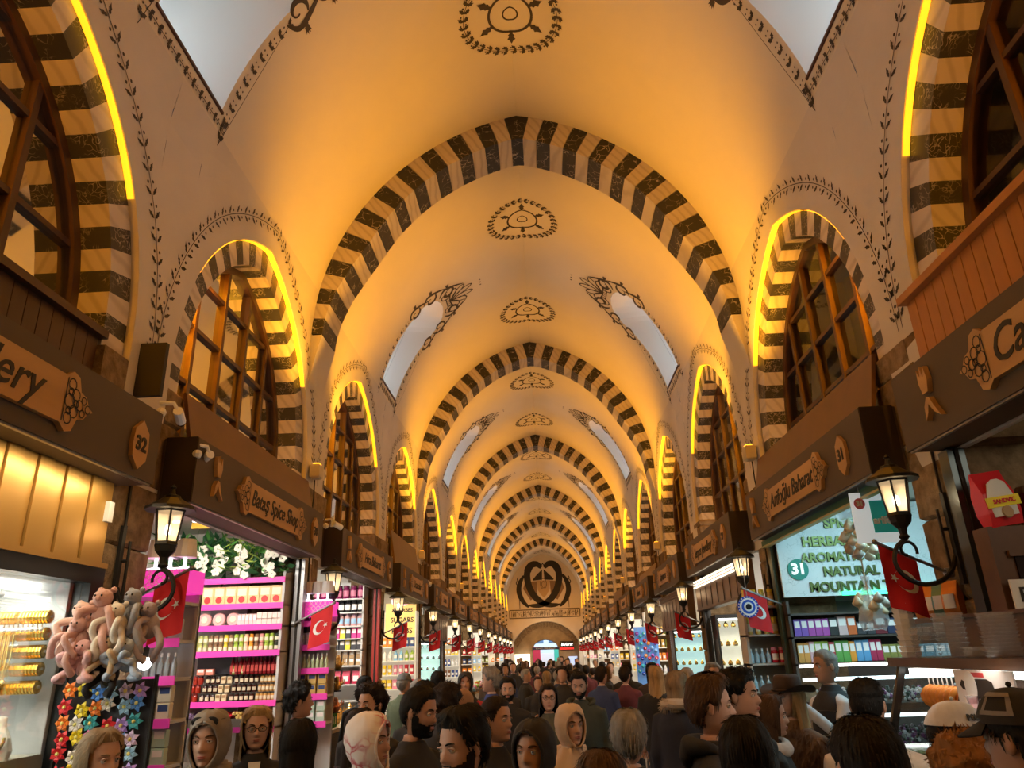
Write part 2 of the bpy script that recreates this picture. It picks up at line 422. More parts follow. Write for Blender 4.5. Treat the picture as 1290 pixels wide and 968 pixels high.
for k, y in enumerate(RIBS):
    m = M()                       # thin core behind the stones
    for s in (-1, 1):
        for i in range(20):
            a, b = TH*i/20, TH*(i+1)/20
            m.add([rib_pt(a, s, ribd(a)-.015, y+.01), rib_pt(b, s, ribd(b)-.015, y+.01), rib_pt(b, s, ribd(b)-.015, y+RD-.01), rib_pt(a, s, ribd(a)-.015, y+RD-.01)], [(0, 1, 2, 3)])
    rib = struct(m.ob('trim_%d' % (k+1), PLASTER, fixn=False), 'transverse arch of black and white marble blocks, number %d down the aisle' % (k+1) if k else 'nearest transverse arch of black and white marble blocks')
    for me, mt in pm: link('stone', me, mt, rib, loc=(0, y, 0))
    link('stone', km, BLACKM, rib, loc=(0, y, 0))
    for me in bmz: link('rib_foot', me, PLASTER, rib, loc=(0, y, 0))
# ------------------------------------------------------------------ arched windows
RING, REC, SOF = .235, .055, .30
ring_d = RING
def ring_stone(s, c, p0, p1, q0, q1, X0, X1):
    """wedge between the outer chord p0-p1 and the inner chord q0-q1, from X0 back to X1"""
    m = M(); v = [(s*x, y, z) for x in (X0, X1) for y, z in (p0, p1, q1, q0)]
    m.add(v, [(0, 1, 2, 3), (7, 6, 5, 4), (3, 2, 6, 7), (0, 4, 5, 1), (0, 3, 7, 4), (1, 5, 6, 2)]); return m
def arch_div(d, n):               # n divisions by angle on one half, measured from the apex
    r = AR-d; th = math.acos(AC/r)
    return [(-AC + r*cos(th*(1-i/n)), ZS + r*sin(th*(1-i/n))) for i in range(n+1)]
NS = 16
def make_ring_protos(s):
    out = []
    O, I = arch_div(0.0, NS*2), arch_div(RING, NS*2)
    # centre stone then pairs
    hO, hI = O[1], I[1]
    key = M(); v = [(s*x, y, z) for x in (W+REC, W+REC+SOF) for y, z in ((-hO[0], hO[1]), (0, O[0][1]), (hO[0], hO[1]), (hI[0], hI[1]), (0, I[0][1]), (-hI[0], hI[1]))]
    key.add(v, [(0, 1, 2, 3, 4, 5), (11, 10, 9, 8, 7, 6), (5, 4, 10, 11), (4, 3, 9, 10), (0, 5, 11, 6), (3, 2, 8, 9)])
    out.append((key, 1))
    j = 1; col = 0; g = .002
    for i in range(1, NS*2-1, 2):
        for sd in (-1, 1):
            f = lambda p: (sd*p[0], p[1])
            out.append((ring_stone(s, 0, f(O[i]), f(O[i+2]), f(I[i]), f(I[i+2]), W+REC, W+REC+SOF), col))
        col ^= 1
    z = ZS; o, q = HW, HW-RING
    f0 = O[NS*2-1]; f1 = I[NS*2-1]
    for sd in (-1, 1): out.append((ring_stone(s, 0, (sd*f0[0], f0[1]), (sd*o, ZS-.04), (sd*f1[0], f1[1]), (sd*q, ZS-.04), W+REC, W+REC+SOF), col))
    col ^= 1; z = ZS-.04
    for k in range(3):
        for sd in (-1, 1): out.append((ring_stone(s, 0, (sd*o, z), (sd*o, z-.185), (sd*q, z), (sd*q, z-.185), W+REC, W+REC+SOF), col))
        z -= .185; col ^= 1
    return out
ring = {s: [(made(a, 'stone'), b) for a, b in make_ring_protos(s)] for s in (-1, 1)}
def joined(protos_, c, which):
    m = M()
    for mm, col in protos_:
        if col == which: m.add([(v.co.x, v.co.y+c, v.co.z) for v in mm.vertices], [tuple(p.vertices) for p in mm.polygons])
    return m
def bars_for(s, c, X, HI, RI, zb, ncol, rows, th=.05):
    m = M()
    def top(dy):
        q = RI*RI - (abs(dy)+AC)**2; return ZS + (sqrt(q) if q > 0 else 0)
    out = []
    for i in range(1, ncol):
        y = -HI + 2*HI*i/ncol; b = M(); b.box(s*X, c+y-th/2, zb, s*(X+.09), c+y+th/2, top(y)); out.append(b)
    for z in rows:
        h = HI if z < ZS else max(0, sqrt(max(0, RI*RI-(z-ZS)**2)) - AC)
        if h > .15: b = M(); b.box(s*(X+.01), c-h, z-th*.4, s*(X+.08), c+h, z+th*.4); out.append(b)
    return out
LAB = {-1: 'left', 1: 'right'}
ORDN = ['first', 'second', 'third', 'fourth', 'fifth', 'sixth', 'seventh', 'eighth', 'ninth', 'tenth', 'eleventh', 'twelfth', 'thirteenth', 'fourteenth']
wn = 0
for s in (-1, 1):
    for k, c in enumerate(WIN):
        wn += 1
        near = k < 6
        # reveal between wall face and ring
        m = M(); P = arch_pts(0, 18, 3.3)
        for (ya, za), (yb, zb) in zip(P[:-1], P[1:]):
            m.add([(s*wx(za), c+ya, za), (s*wx(zb), c+yb, zb), (s*(W+REC+.01), c+yb, zb), (s*(W+REC+.01), c+ya, za)], [(0, 1, 2, 3)])
        win = struct(m.ob('window_%d' % wn, PLASTER, fixn=False), 'pointed wooden window in a striped marble arch, %s along the %s wall' % (ORDN[k], LAB[s]))
        if near:
            for me, col in ring[s]: link('stone', me, SCROLLM if col else WHITEM, win, loc=(0, c, 0))
        else:
            for which, mt in ((1, SCROLLM), (0, WHITEM)):
                tag(joined(ring[s], c, which).ob('voussoir', mt, win), kind='stuff')
        # amber light strips: on the reveal round the arch head, and on the near soffit beside the frame
        m = M(); n = 26; r = AR-.012; th0 = math.acos(AC/r)
        for sd in (-1, 1):
            for i in range(n):
                a, b = th0*(.36 + .64*i/n), th0*(.36 + .64*(i+1)/n)
                q = [(sd*(-AC + r*cos(t)), ZS + r*sin(t)) for t in (a, b)]
                m.add([(s*(wx(q[0][1])+.004), c+q[0][0], q[0][1]), (s*(wx(q[1][1])+.004), c+q[1][0], q[1][1]), (s*(W+REC-.004), c+q[1][0], q[1][1]), (s*(W+REC-.004), c+q[0][0], q[0][1])], [(0, 1, 2, 3)])
        m.ob('light_strip', LED, win, fixn=False)
        m = M(); r = AR-RING-.02; th1 = math.acos(AC/r)
        pts = [(s*(W+REC+SOF-.15), c-(-AC + r*cos(th1*q)), ZS + r*sin(th1*q)) for q in [.12+.62*i/14 for i in range(15)]]
        m.tube(pts, .012, 5); m.ob('soffit_light_strip', LEDS, win)
        # wooden frame, bars and panes
        X = W+REC+SOF-.10; HI = HW-RING; RI = AR-RING
        fr = M(); A = arch_pts(RING, 16, 3.25); B = arch_pts(RING+.07, 16, 3.25)
        for (a0, a1), (b0, b1) in zip(zip(A[:-1], A[1:]), zip(B[:-1], B[1:])):
            v = [(s*x, c+y, z) for x in (X, X+.12) for y, z in (a0, a1, b1, b0)]
            fr.add(v, [(0, 1, 2, 3), (7, 6, 5, 4), (3, 2, 6, 7), (0, 4, 5, 1)])
        fr.ob('window_frame', WOODD, win)
        if k % 2 == 0 and k < 2: ncol, rows, zb = 4, (4.05, 4.6, 5.15, 5.6), 3.95
        else: ncol, rows, zb = 5, (3.75, 4.28, 4.8, 5.28), 3.25
        for b in bars_for(s, c, X+.01, HI-.03, RI-.03, zb, ncol, rows): b.ob('glazing_bar', WOODD, win)
        g = M(); Q = arch_pts(RING+.01, 14, 3.25); g.add([(s*(X+.055), c+y, z) for y, z in Q], [tuple(range(len(Q)))])
        g.ob('pane', PANE, win, fixn=False)
        # room behind the glass
        rm = M(); b0 = len(rm.v); d = 1.1
        rm.add([(s*(X+.13), c-HW-.1, 3.56), (s*(X+.13), c+HW+.1, 3.56), (s*(X+.13), c+HW+.1, 6.2), (s*(X+.13), c-HW-.1, 6.2),
                (s*(X+d), c-HW-.1, 3.56), (s*(X+d), c+HW+.1, 3.56), (s*(X+d), c+HW+.1, 6.2), (s*(X+d), c-HW-.1, 6.2)],
               [(4, 5, 6, 7), (0, 1, 5, 4), (2, 3, 7, 6), (1, 2, 6, 5), (0, 4, 7, 3)])
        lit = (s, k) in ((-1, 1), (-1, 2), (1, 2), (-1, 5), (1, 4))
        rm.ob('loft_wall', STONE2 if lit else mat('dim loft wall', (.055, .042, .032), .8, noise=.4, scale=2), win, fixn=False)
        if (s, k) in ((-1, 1),):
            lamp('loft_lamp', 'POINT', (s*(X+.5), c, 5.6), 13, (1, .62, .25), shadow_soft_size=.1)
        elif lit: lamp('loft_lamp', 'POINT', (s*(X+.5), c, 5.6), 8, (1, .65, .3), shadow_soft_size=.1)
# ------------------------------------------------------------------ end wall, stone arch and gate
def ew(a, b, d=0): return (a, YEND - d, b)
m = M(); H = 2.25; zb = 2.9; za = 4.23; R_ = (H*H + (za-zb)**2)/(2*(za-zb)); zc = za - R_
xs = [-H + 2*H*i/24 for i in range(25)]
def at_(x): return zc + sqrt(max(0, R_*R_ - x*x)) if abs(x) < H else zb
for a, b in zip(xs[:-1], xs[1:]):
    m.add([(a, YEND, at_(a)), (b, YEND, at_(b)), (b, YEND, 9), (a, YEND, 9)], [(0, 1, 2, 3)])
    m.add([(a, YEND, at_(a)), (b, YEND, at_(b)), (b, YEND+.7, at_(b)), (a, YEND+.7, at_(a))], [(0, 1, 2, 3)])
for s in (-1, 1): m.box(s*H, YEND, 0, s*4.8, YEND+.7, zb); m.add([(s*H, YEND, zb), (s*3, YEND, zb), (s*3, YEND, 9), (s*H, YEND, 9)], [(0, 1, 2, 3)])
wb = struct(m.ob('wall_back', PLASTER, fixn=False), 'cream end wall carrying a painted crest above a stone gate arch')
# stone infill with the daylit gate
m = M(); y1 = YEND+.7; gx0, gx1 = -.97, .86; gc = (gx0+gx1)/2; gh = (gx1-gx0)/2
def gt(x): return 2.42 + sqrt(max(0, gh*gh-(x-gc)**2))*.68
xs = [gx0 + (gx1-gx0)*i/16 for i in range(17)]
for a, b in zip(xs[:-1], xs[1:]):
    m.add([(a, y1, gt(a)), (b, y1, gt(b)), (b, y1, 4.6), (a, y1, 4.6)], [(0, 1, 2, 3)])
    m.add([(a, y1, gt(a)), (b, y1, gt(b)), (b, y1+2, gt(b)), (a, y1+2, gt(a))], [(0, 1, 2, 3)])
m.box(-2.6, y1, 0, gx0, y1+2, 2.42); m.box(gx1, y1, 0, 2.6, y1+2, 2.42)
m.add([(-2.6, y1, 2.42), (gx0, y1, 2.42), (gx0, y1, 4.6), (-2.6, y1, 4.6)], [(0, 1, 2, 3)]); m.add([(gx1, y1, 2.42), (2.6, y1, 2.42), (2.6, y1, 4.6), (gx1, y1, 4.6)], [(0, 1, 2, 3)])
struct(m.ob('stone_infill', mat('gate stone', (.36, .27, .16), .9, noise=.35, scale=2, bump=.4), wb, fixn=False))
lamp('gate_arch_lamp', 'POINT', (0, YEND-1.2, 3.6), 40, (1, .75, .45), shadow_soft_size=.2)
for k in range(11):               # dressed arch stones
    a0, a1 = [lerp(-H, H, q) for q in ((k+.04)/11, (k+.96)/11)]
    s_ = M(); f = lambda a, b, d: (a, YEND+.69-d, b)
    s_.prism([(a0, at_(a0)-.02), (a1, at_(a1)-.02), (a1*.9, at_(a1)-.36), (a0*.9, at_(a0)-.36)], f, 0, .05)
    s_.ob('stone', STONE2, wb)
# what stands outside the gate
m = M(); m.add([(-9, 75, 0), (9, 75, 0), (9, 75, 7), (-9, 75, 7)], [(0, 1, 2, 3)])
o = tag(m.ob('street_building', mat('pale street facade', (.62, .72, .85), .8)), 'pale blue building across the street outside the far gate', 'building')
for i in range(6):
    b = M(); b.box(-3.4+i*1.2, 74.9, 3.2, -2.7+i*1.2, 75.0, 4.6); b.ob('window', mat('street window', (.12, .22, .38), .2), o)
lamp('street_daylight', 'AREA', (0, 66, 9), 2600, (.85, .93, 1), (0, .35, -1), shape='SQUARE', size=8)
m = M(); m.box(-1.6, 66, FL, -.55, 66.1, 2.7); tag(m.ob('street_banner', mat('red banner', (.75, .04, .08), .6)), 'red and white banner standing outside the far gate', 'banner')
m = M(); m.box(.65, 68, FL, 2.2, 69.5, 2.6); tag(m.ob('market_tent', mat('green tent', (.05, .42, .30), .6)), 'green market tent outside the far gate', 'tent')
m = M(); m.box(-.55, 67, FL, .6, 67.1, 2.2); tag(m.ob('street_screen', mat('white sheet', (.85, .86, .88), .6)), 'white sheet hung outside the far gate', 'sheet')
o = empty('gate_banner', (gc, y1-.05, 2.38), 0, 'dark blue banner strung across the far gate arch', 'banner')
m = M(); m.box(-gh, -.03, 0, gh, 0, .17); m.ob('cloth', mat('dark blue cloth', (.02, .035, .10), .7), o)
text('ISTANBUL SPICE BAZAAR', (gc, y1-.085, 2.465), (0, -1), .12, WHITEP, o)
# sign and stalls either side of the gate
o = empty('hanging_shop_sign', (1.42, YEND+.6, 2.35), 0, 'black hanging sign with white script over a red band beside far gate', 'sign')
m = M(); m.box(-.47, -.06, 0, .47, 0, .55); m.ob('sign_panel', mat('black sign', (.01, .01, .012), .4), o)
m = M(); m.box(-.47, -.075, 0, .47, -.06, .13); m.ob('red_band', mat('red band', (.6, .02, .02), .4, emit=1.2), o)
text('Baharat', (1.42, YEND+.52, 2.68), (0, -1), .26, mat('white sign letters', (1, 1, 1), .4, emit=2), o, shear=.25)
for nm, x0, x1, z1, cc, em in (('spice_stall', -2.2, -1.15, 2.15, (1, .90, .66), 1.6), ('toy_stall', 1.5, 2.1, 1.9, (.5, .65, 1), .5)):
    o = empty(nm, ((x0+x1)/2, YEND+.45, 0), 0, 'bright %s beside the far gate' % ('white lit stall of spice bags' if x0 < 0 else 'stall of bluish goods'), 'stall')
    m = M(); m.box(-(x1-x0)/2, -.1, .9, (x1-x0)/2, .1, z1); m.ob('backlit_panel', mat('stall panel '+nm, cc, .5, emit=em), o)
    m = M(); m.box(-(x1-x0)/2, -.3, 0, (x1-x0)/2, .05, .9); m.ob('counter', mat('stall wood', (.25, .15, .07), .6), o)
    for i in range(6):
        b = M(); x = -(x1-x0)/2 + (i+.5)*(x1-x0)/6; b.box(x-.06, -.3, .9, x+.06, -.15, 1.25, .02); b.ob('bag', mat('bag %d' % (i % 3), ((.8, .6, .2), (.7, .2, .1), (.5, .55, .2))[i % 3], .6), o)
# ------------------------------------------------------------------ painted ornament
def ribbon(m, pts, ws, fn):
    n = len(pts); L = []; R = []
    for i, p in enumerate(pts):
        a = Vector(pts[max(0, i-1)]); b = Vector(pts[min(n-1, i+1)]); d = (b-a); d = d/d.length if d.length else Vector((1, 0)); nn = Vector((-d.y, d.x))
        w = ws[i] if isinstance(ws, (list, tuple)) else ws
        L.append(Vector(p) + nn*w/2); R.append(Vector(p) - nn*w/2)
    b = len(m.v); m.v += [fn(*q) for pr_ in zip(L, R) for q in pr_]
    for i in range(n-1): m.f.append((b+2*i, b+2*i+1, b+2*i+3, b+2*i+2))
def curve(P, n=8):                # Catmull-Rom through the points
    out = []; P = [Vector(p) for p in P]
    for i in range(len(P)-1):
        p0, p1, p2, p3 = P[max(0, i-1)], P[i], P[i+1], P[min(len(P)-1, i+2)]
        for k in range(n):
            t = k/n; out.append(.5*((2*p1) + (p2-p0)*t + (2*p0-5*p1+4*p2-p3)*t*t + (3*p1-p0-3*p2+p3)*t**3))
    out.append(P[-1]); return [tuple(p) for p in out]
def leaf(m, p, d, ln, w, fn):     # a small lobed leaf growing from p towards d
    d = Vector(d).normalized(); n = Vector((-d.y, d.x)); p = Vector(p)
    q = [(0, 0), (.25, .42), (.38, .28), (.55, .5), (.7, .25), (1, 0), (.7, -.25), (.55, -.5), (.38, -.28), (.25, -.42)]
    m.flat([tuple(p + d*ln*a + n*w*b) for a, b in q], fn)
def dot(m, c, r, fn, n=6): m.flat([(c[0]+r*cos(2*pi*i/n), c[1]+r*sin(2*pi*i/n)) for i in range(n)], fn)
def garland(m, pts, fn, step=.12, ln=.075, w=.045, stem=.007, lobed=True):
    ribbon(m, pts, stem, fn)
    acc = 0; nxt = step/2; i = 0
    for a, b in zip(pts[:-1], pts[1:]):
        a = Vector(a); b = Vector(b); L = (b-a).length
        if L < 1e-6: continue
        d = (b-a)/L; n = Vector((-d.y, d.x))
        while nxt <= acc + L:
            p = a + d*(nxt-acc)
            for sd in (-1, 1):
                if i % 2 == 0:
                    if lobed: leaf(m, p, d*.8 + n*sd, ln, w, fn)
                    else: leaf(m, p + n*sd*.012, d*.75 + n*sd*.8, ln, w*.75, fn)
                else: dot(m, p + n*sd*ln*.38 + d*.01, ln*.15, fn)
            i += 1; nxt += step/2
        acc += L
def vfn(s, yc=0):
    # arc-length along the vault measured down from the crown (positive) on side s; second axis along the hall
    def f(u, y):
        ss = 1 if u >= 0 else -1; t = 1 - abs(u)/(VR*TH); return vpt(ss, t, y+yc, .005)
    return f
UL = lambda t: (1-t)*VR*TH
USB, UST = UL(SLB), UL(SLT)
def med_mesh():
    m = M(); f = vfn(1)
    R1 = .52
    ring_ = [(R1*cos(2*pi*i/40)*1.06, R1*sin(2*pi*i/40)) for i in range(41)]
    garland(m, ring_, f, .105, .085, .055)
    for rr, w in ((.25, .03), (.085, .018)):
        ribbon(m, [(rr*cos(2*pi*i/32), rr*sin(2*pi*i/32)) for i in range(33)], w, f)
    for i in range(6):
        a = 2*pi*i/6 + .52; d = Vector((cos(a), sin(a))); leaf(m, d*.26, d, .17, .10, f); ribbon(m, [tuple(d*.26), tuple(d*.36)], .04, f)
    return m.mesh('medallion')
MM = med_mesh()
for y in [6.15] + [y0 + BAY*k for k in range(6) for y0 in (10.25, 13.6)]:
    if y < YEND-1: link('medallion', MM, PAINT, vault, loc=(0, y, 0))
def scroll_mesh(s):
    m = M()
    def f(u, y): return vpt(s, 1 - u/(VR*TH), y, .005)
    e = .10
    for sd in (-1, 1):
        yy = sd*(SHW+e)
        # leaf border beside the slot then three acanthus scrolls up to the palmette
        garland(m, [(USB+.28, yy*.3 if False else sd*(SHW+e)), (UST+.72, yy)], f, .15, .07, .05)
        for k, (u0, sc) in enumerate(((UST+.68, 1), (UST+.30, 1.05), (UST-.05, 1.05))):
            c = Vector((u0-.10*sc, sd*(SHW+.06-.20*k*k*.35)))
            sp = [tuple(c + Vector((cos(a), sd*sin(a)))*(.13*sc*(1-q*.75))) for q, a in [(j/18, 2.6 + 5.6*j/18) for j in range(19)]]
            ribbon(m, sp, [.02+.045*sin(pi*min(1, j/12)) for j in range(19)], f)
            st = curve([tuple(c + Vector((.17*sc, sd*.02))), tuple(c + Vector((.05*sc, sd*.15*sc))), tuple(c + Vector((-.13*sc, sd*.10))), tuple(c + Vector((-.34*sc, -sd*.03)))], 6)
            ribbon(m, st, [.015+.05*sin(pi*j/(len(st)-1)) for j in range(len(st))], f)
            for j in range(4): leaf(m, c + Vector((-.02*j*sc, sd*(.13+.0*j))), (-.6+.35*j, sd*1.0), .15*sc, .05, f)
    # palmette
    u0 = UST-.12
    for a in (-62, -36, -13, 13, 36, 62):
        d = Vector((-cos(radians(a)), sin(radians(a)))); p = Vector((u0-.05, 0)); L = .56 - abs(a)*.0035
        for sd in (-1, 1):
            n = Vector((-d.y, d.x))*sd
            ribbon(m, curve([tuple(p), tuple(p + d*L*.5 + n*.055), tuple(p + d*L*.85 + n*.05), tuple(p + d*L)], 5), .026, f)
    for j in range(3): dot(m, (u0-.72, (j-1)*.09), .02, f)
    ribbon(m, [(u0+.02, -.17), (u0+.02, .17)], .02, f); ribbon(m, [(u0-.06, -.14), (u0-.06, .14)], .02, f)
    for j in range(5): ribbon(m, [(u0+.02, (j-2)*.06), (u0-.06, (j-2)*.06)], .015, f)
    for sd in (-1, 1):
        c = Vector((u0+.02, sd*.26)); sp = [tuple(c + Vector((cos(a), sd*sin(a)))*(.13*(1-q*.75))) for q, a in [(j/18, -2.6 + 5.6*j/18) for j in range(19)]]
        ribbon(m, sp, .026, f)
        sp = [tuple(c + Vector((-.14, sd*.06)) + Vector((cos(a), sd*sin(a)))*(.15*(1-q*.6))) for q, a in [(j/18, -1.2 + 4.6*j/18) for j in range(19)]]
        ribbon(m, sp, .022, f)
    # border under the sill
    garland(m, [(USB+.11, -SHW-.1), (USB+.11, SHW+.1)], f, .13, .06, .045)
    garland(m, [(USB+.28, SHW+.1), (USB+.08, SHW+.1)], f, .13, .06, .045)
    return m.mesh('scroll_border')
SMESH = {s: scroll_mesh(s) for s in (-1, 1)}
for s in (-1, 1):
    for c in SLOT_Y:
        if c > Y0+1: link('scroll_border', SMESH[s], PAINT, vault, loc=(0, c, 0))
# leaf garlands round the window arches
for s in (-1, 1):
    m = M()
    def f(a, b, s=s): return (s*(wx(b)-.004), a, b)
    P = [p for p in arch_pts(-.23, 26, 4.0)]
    garland(m, P[:len(P)//2+1], f, .165, .09, .045, lobed=False); garland(m, P[:len(P)//2-1:-1], f, .165, .09, .045, lobed=False)
    me = m.mesh('leaf_garland')
    for c in WIN: link('leaf_garland', me, PAINT, walls[s], loc=(0, c, 0))
# crest on the end wall
m = M(); f = lambda a, b: (a, YEND-.02, b+6.65)
black = mat('black crest paint', (.012, .010, .010), .7)
for sd in (-1, 1):
    P = curve([(sd*.10, 1.22), (sd*.42, 1.47), (sd*.85, 1.38), (sd*1.12, .85), (sd*1.05, .05), (sd*.70, -.68), (sd*.15, -1.17), (-sd*.45, -1.36), (-sd*1.10, -1.33)], 8)
    n = len(P); ribbon(m, P, [.14+.34*sin(pi*min(1, (j+1)/(n-1)*1.02))**.5*(1.15 if j < n*.35 else .95) for j in range(n)], f)
    P = curve([(sd*1.36, .72), (sd*1.66, .2), (sd*1.74, -.40), (sd*1.50, -1.02), (sd*1.08, -1.46)], 8)
    n = len(P); ribbon(m, P, [.06+.30*sin(pi*j/(n-1))**.6 for j in range(n)], f)
    m.flat([(sd*.05, 1.1), (sd*.40, .78), (sd*.75, .42), (sd*.70, .34), (sd*.08, .38)], f)
    for (x, z) in ((1.78, .45), (1.86, .2)): ribbon(m, curve([(sd*x, z+.15), (sd*(x+.06), z), (sd*x, z-.12)], 4), .06, f)
    ribbon(m, [(sd*1.72, -.9), (sd*1.72, -1.55)], .04, f)
m.flat([(-.13, 1.38), (0, 1.56), (.13, 1.38), (.04, 1.40), (0, 1.46), (-.04, 1.40)], f)
ribbon(m, [(.36*cos(2*pi*i/24)*.6, .10+.36*sin(2*pi*i/24)) for i in range(25)], .03, f); ribbon(m, [(.12*cos(2*pi*i/16), .05+.22*sin(2*pi*i/16)) for i in range(17)], .03, f)
cr = m.ob('painted_crest', black, wb, fixn=False)
for sd in (-1, 1):
    m = M(); f2 = lambda a, b: (a, YEND-.012, b+6.65); m.flat([(sd*.45, .3), (sd*1.3, .25), (sd*1.45, -.2), (sd*.95, -1.0), (sd*.5, -.75)], f2); m.ob('crest_field', mat('crest brown field', (.22, .14, .08), .8), cr, fixn=False)
m = M(); f2 = lambda a, b: (a, YEND-.016, b+6.65); m.flat([(-.45, .34), (.45, .34), (.42, -.3), (.2, -.65), (0, -.85), (-.2, -.65), (-.42, -.3)], f2); m.ob('crest_shield', mat('crest ochre shield', (.46, .32, .17), .8), cr, fixn=False)
# ornamental band under the crest
m = M(); f = lambda a, b: (a, YEND-.015, b+4.75); r2 = random.Random(3)
for z in (-.27, .27): ribbon(m, [(-2.45, z), (2.45, z)], .06, f)
for x in (-2.45, 2.45): ribbon(m, [(x, -.27), (x, .27)], .06, f)
x = -2.3
while x < 2.3:
    w = r2.choice((.12, .16, .2))
    for q in range(3):
        p = [(x + r2.random()*w, r2.uniform(-.2, .2)) for _ in range(2)]
        ribbon(m, [p[0], (p[1][0], p[0][1]), p[1]], .03, f)
    ribbon(m, [(x, -.2), (x, r2.choice((.0, .2)))], .03, f); x += w
m.ob('ornamental_band', mat('ornament brown paint', (.07, .045, .03), .8), wb, fixn=False)
# ------------------------------------------------------------------ piers of rough stone between the shops
def irregular(m, x0, y0, z0, x1, y1, z1, r, j=.008):
    b = len(m.v); m.box(x0, y0, z0, x1, y1, z1, .018)
    for i in range(b, len(m.v)): v = m.v[i]; m.v[i] = (v[0]+r.uniform(-j, j), v[1]+r.uniform(-j, j)*.6, v[2]+r.uniform(-j, j)*.6)
r4 = random.Random(11)
for s in (-1, 1):
    for k, y in enumerate(PIERS):
        core = M(); core.box(s*(W+.04), y-.28, 0, s*(W+.55), y+.28, 3.1); core.box(s*(W+.02), y-.50, 3.1, s*(W+.36), y+.50, 3.92)
        if k >= 4: core = M(); core.box(s*(W-.005), y-.30, 0, s*(W+.55), y+.30, 3.1); core.box(s*(W-.005), y-.52, 3.1, s*(W+.36), y+.52, 3.95)
        p = struct(core.ob('pillar', STONE, walls[s]))
        if k < 4:
            z = 0
            while z < 3.9:
                h = min(r4.choice((.34, .42, .5)), 3.95-z); hw = .31 if z < 3.05 else .52
                cut = y + r4.uniform(-.12, .12)
                for a, b in (((y-hw, cut), (cut, y+hw)) if r4.random() < .7 or hw > .4 else ((y-hw, y+hw),)):
                    m = M(); irregular(m, s*(W-.008+r4.uniform(0, .012)), a+.002, z+.002, s*(W+(.5 if z < 3 else .34)), b-.002, z+h-.002, r4)
                    m.ob('stone', r4.choice((STONE, STONE2, STONE2)), p)
                z += h
        # floodlight housing under the rib foot
for s, y in FLOODS:
    o = empty('floodlight', (s*(W-.02), y-.03, 4.02), 0, 'beige floodlight box under a rib foot', 'floodlight', 'floodlights on the rib piers')
    m = M(); m.box(0, -.07, 0, -s*.12, .07, .17, .02); m.ob('housing', mat('beige metal box', (.50, .42, .28), .5), o)
    m = M(); m.box(-s*.03, -.05, .172, -s*.10, .05, .18); m.ob('lens', mat('floodlight lens', (1, .7, .3), .3, emit=3, ecol=ORANGE), o)
    m = M(); m.tube([(-s*.03, .05, 0), (-s*.02, .09, -.2), (-s*.02, .02, -.5)], .008, 5); m.ob('cable', IRON, o)
# ------------------------------------------------------------------ shop shells
XS, ZC = 4.85, 3.45
SHELLM = mat('shop wall paint', (.55, .52, .47), .7)
for s in (-1, 1):
    for k, c in enumerate(WIN):
        p0 = PIERS[k]; p1 = PIERS[k+1] if k+1 < len(PIERS) else YEND
        m = M(); X0, X1 = W+.5, XS
        m.box(s*X0, p1-.12, 0, s*X1, p1+.02, ZC+.1)
        if k == 0: m.box(s*X0, p0-.02, 0, s*X1, p0+.12, ZC+.1)
        m.box(s*X1, p0, 0, s*(X1+.1), p1, ZC+.1)
        m.box(s*(W+.02), p0, ZC, s*(X1), p1, ZC+.1); m.box(s*(W+.0), p0, 3.09, s*(W+.04), p1, ZC+.1)
        struct(m.ob('shop_wall', SHELLM, walls[s]))
        e = {(-1, 0): 14, (-1, 1): 140, (-1, 2): 150, (1, 0): 20, (1, 1): 85, (1, 2): 130}.get((s, k), 125)
        colr = (.52, .90, 1) if (s, k) == (1, 1) else ((1, .84, .60) if k % 3 == 0 else (1, .93, .82))
        lamp('shop_ceiling_light', 'AREA', (s*3.35, c+.1, ZC-.05), e, colr, (0, .25, -1), shape='RECTANGLE', size=1.2, size_y=2.2)
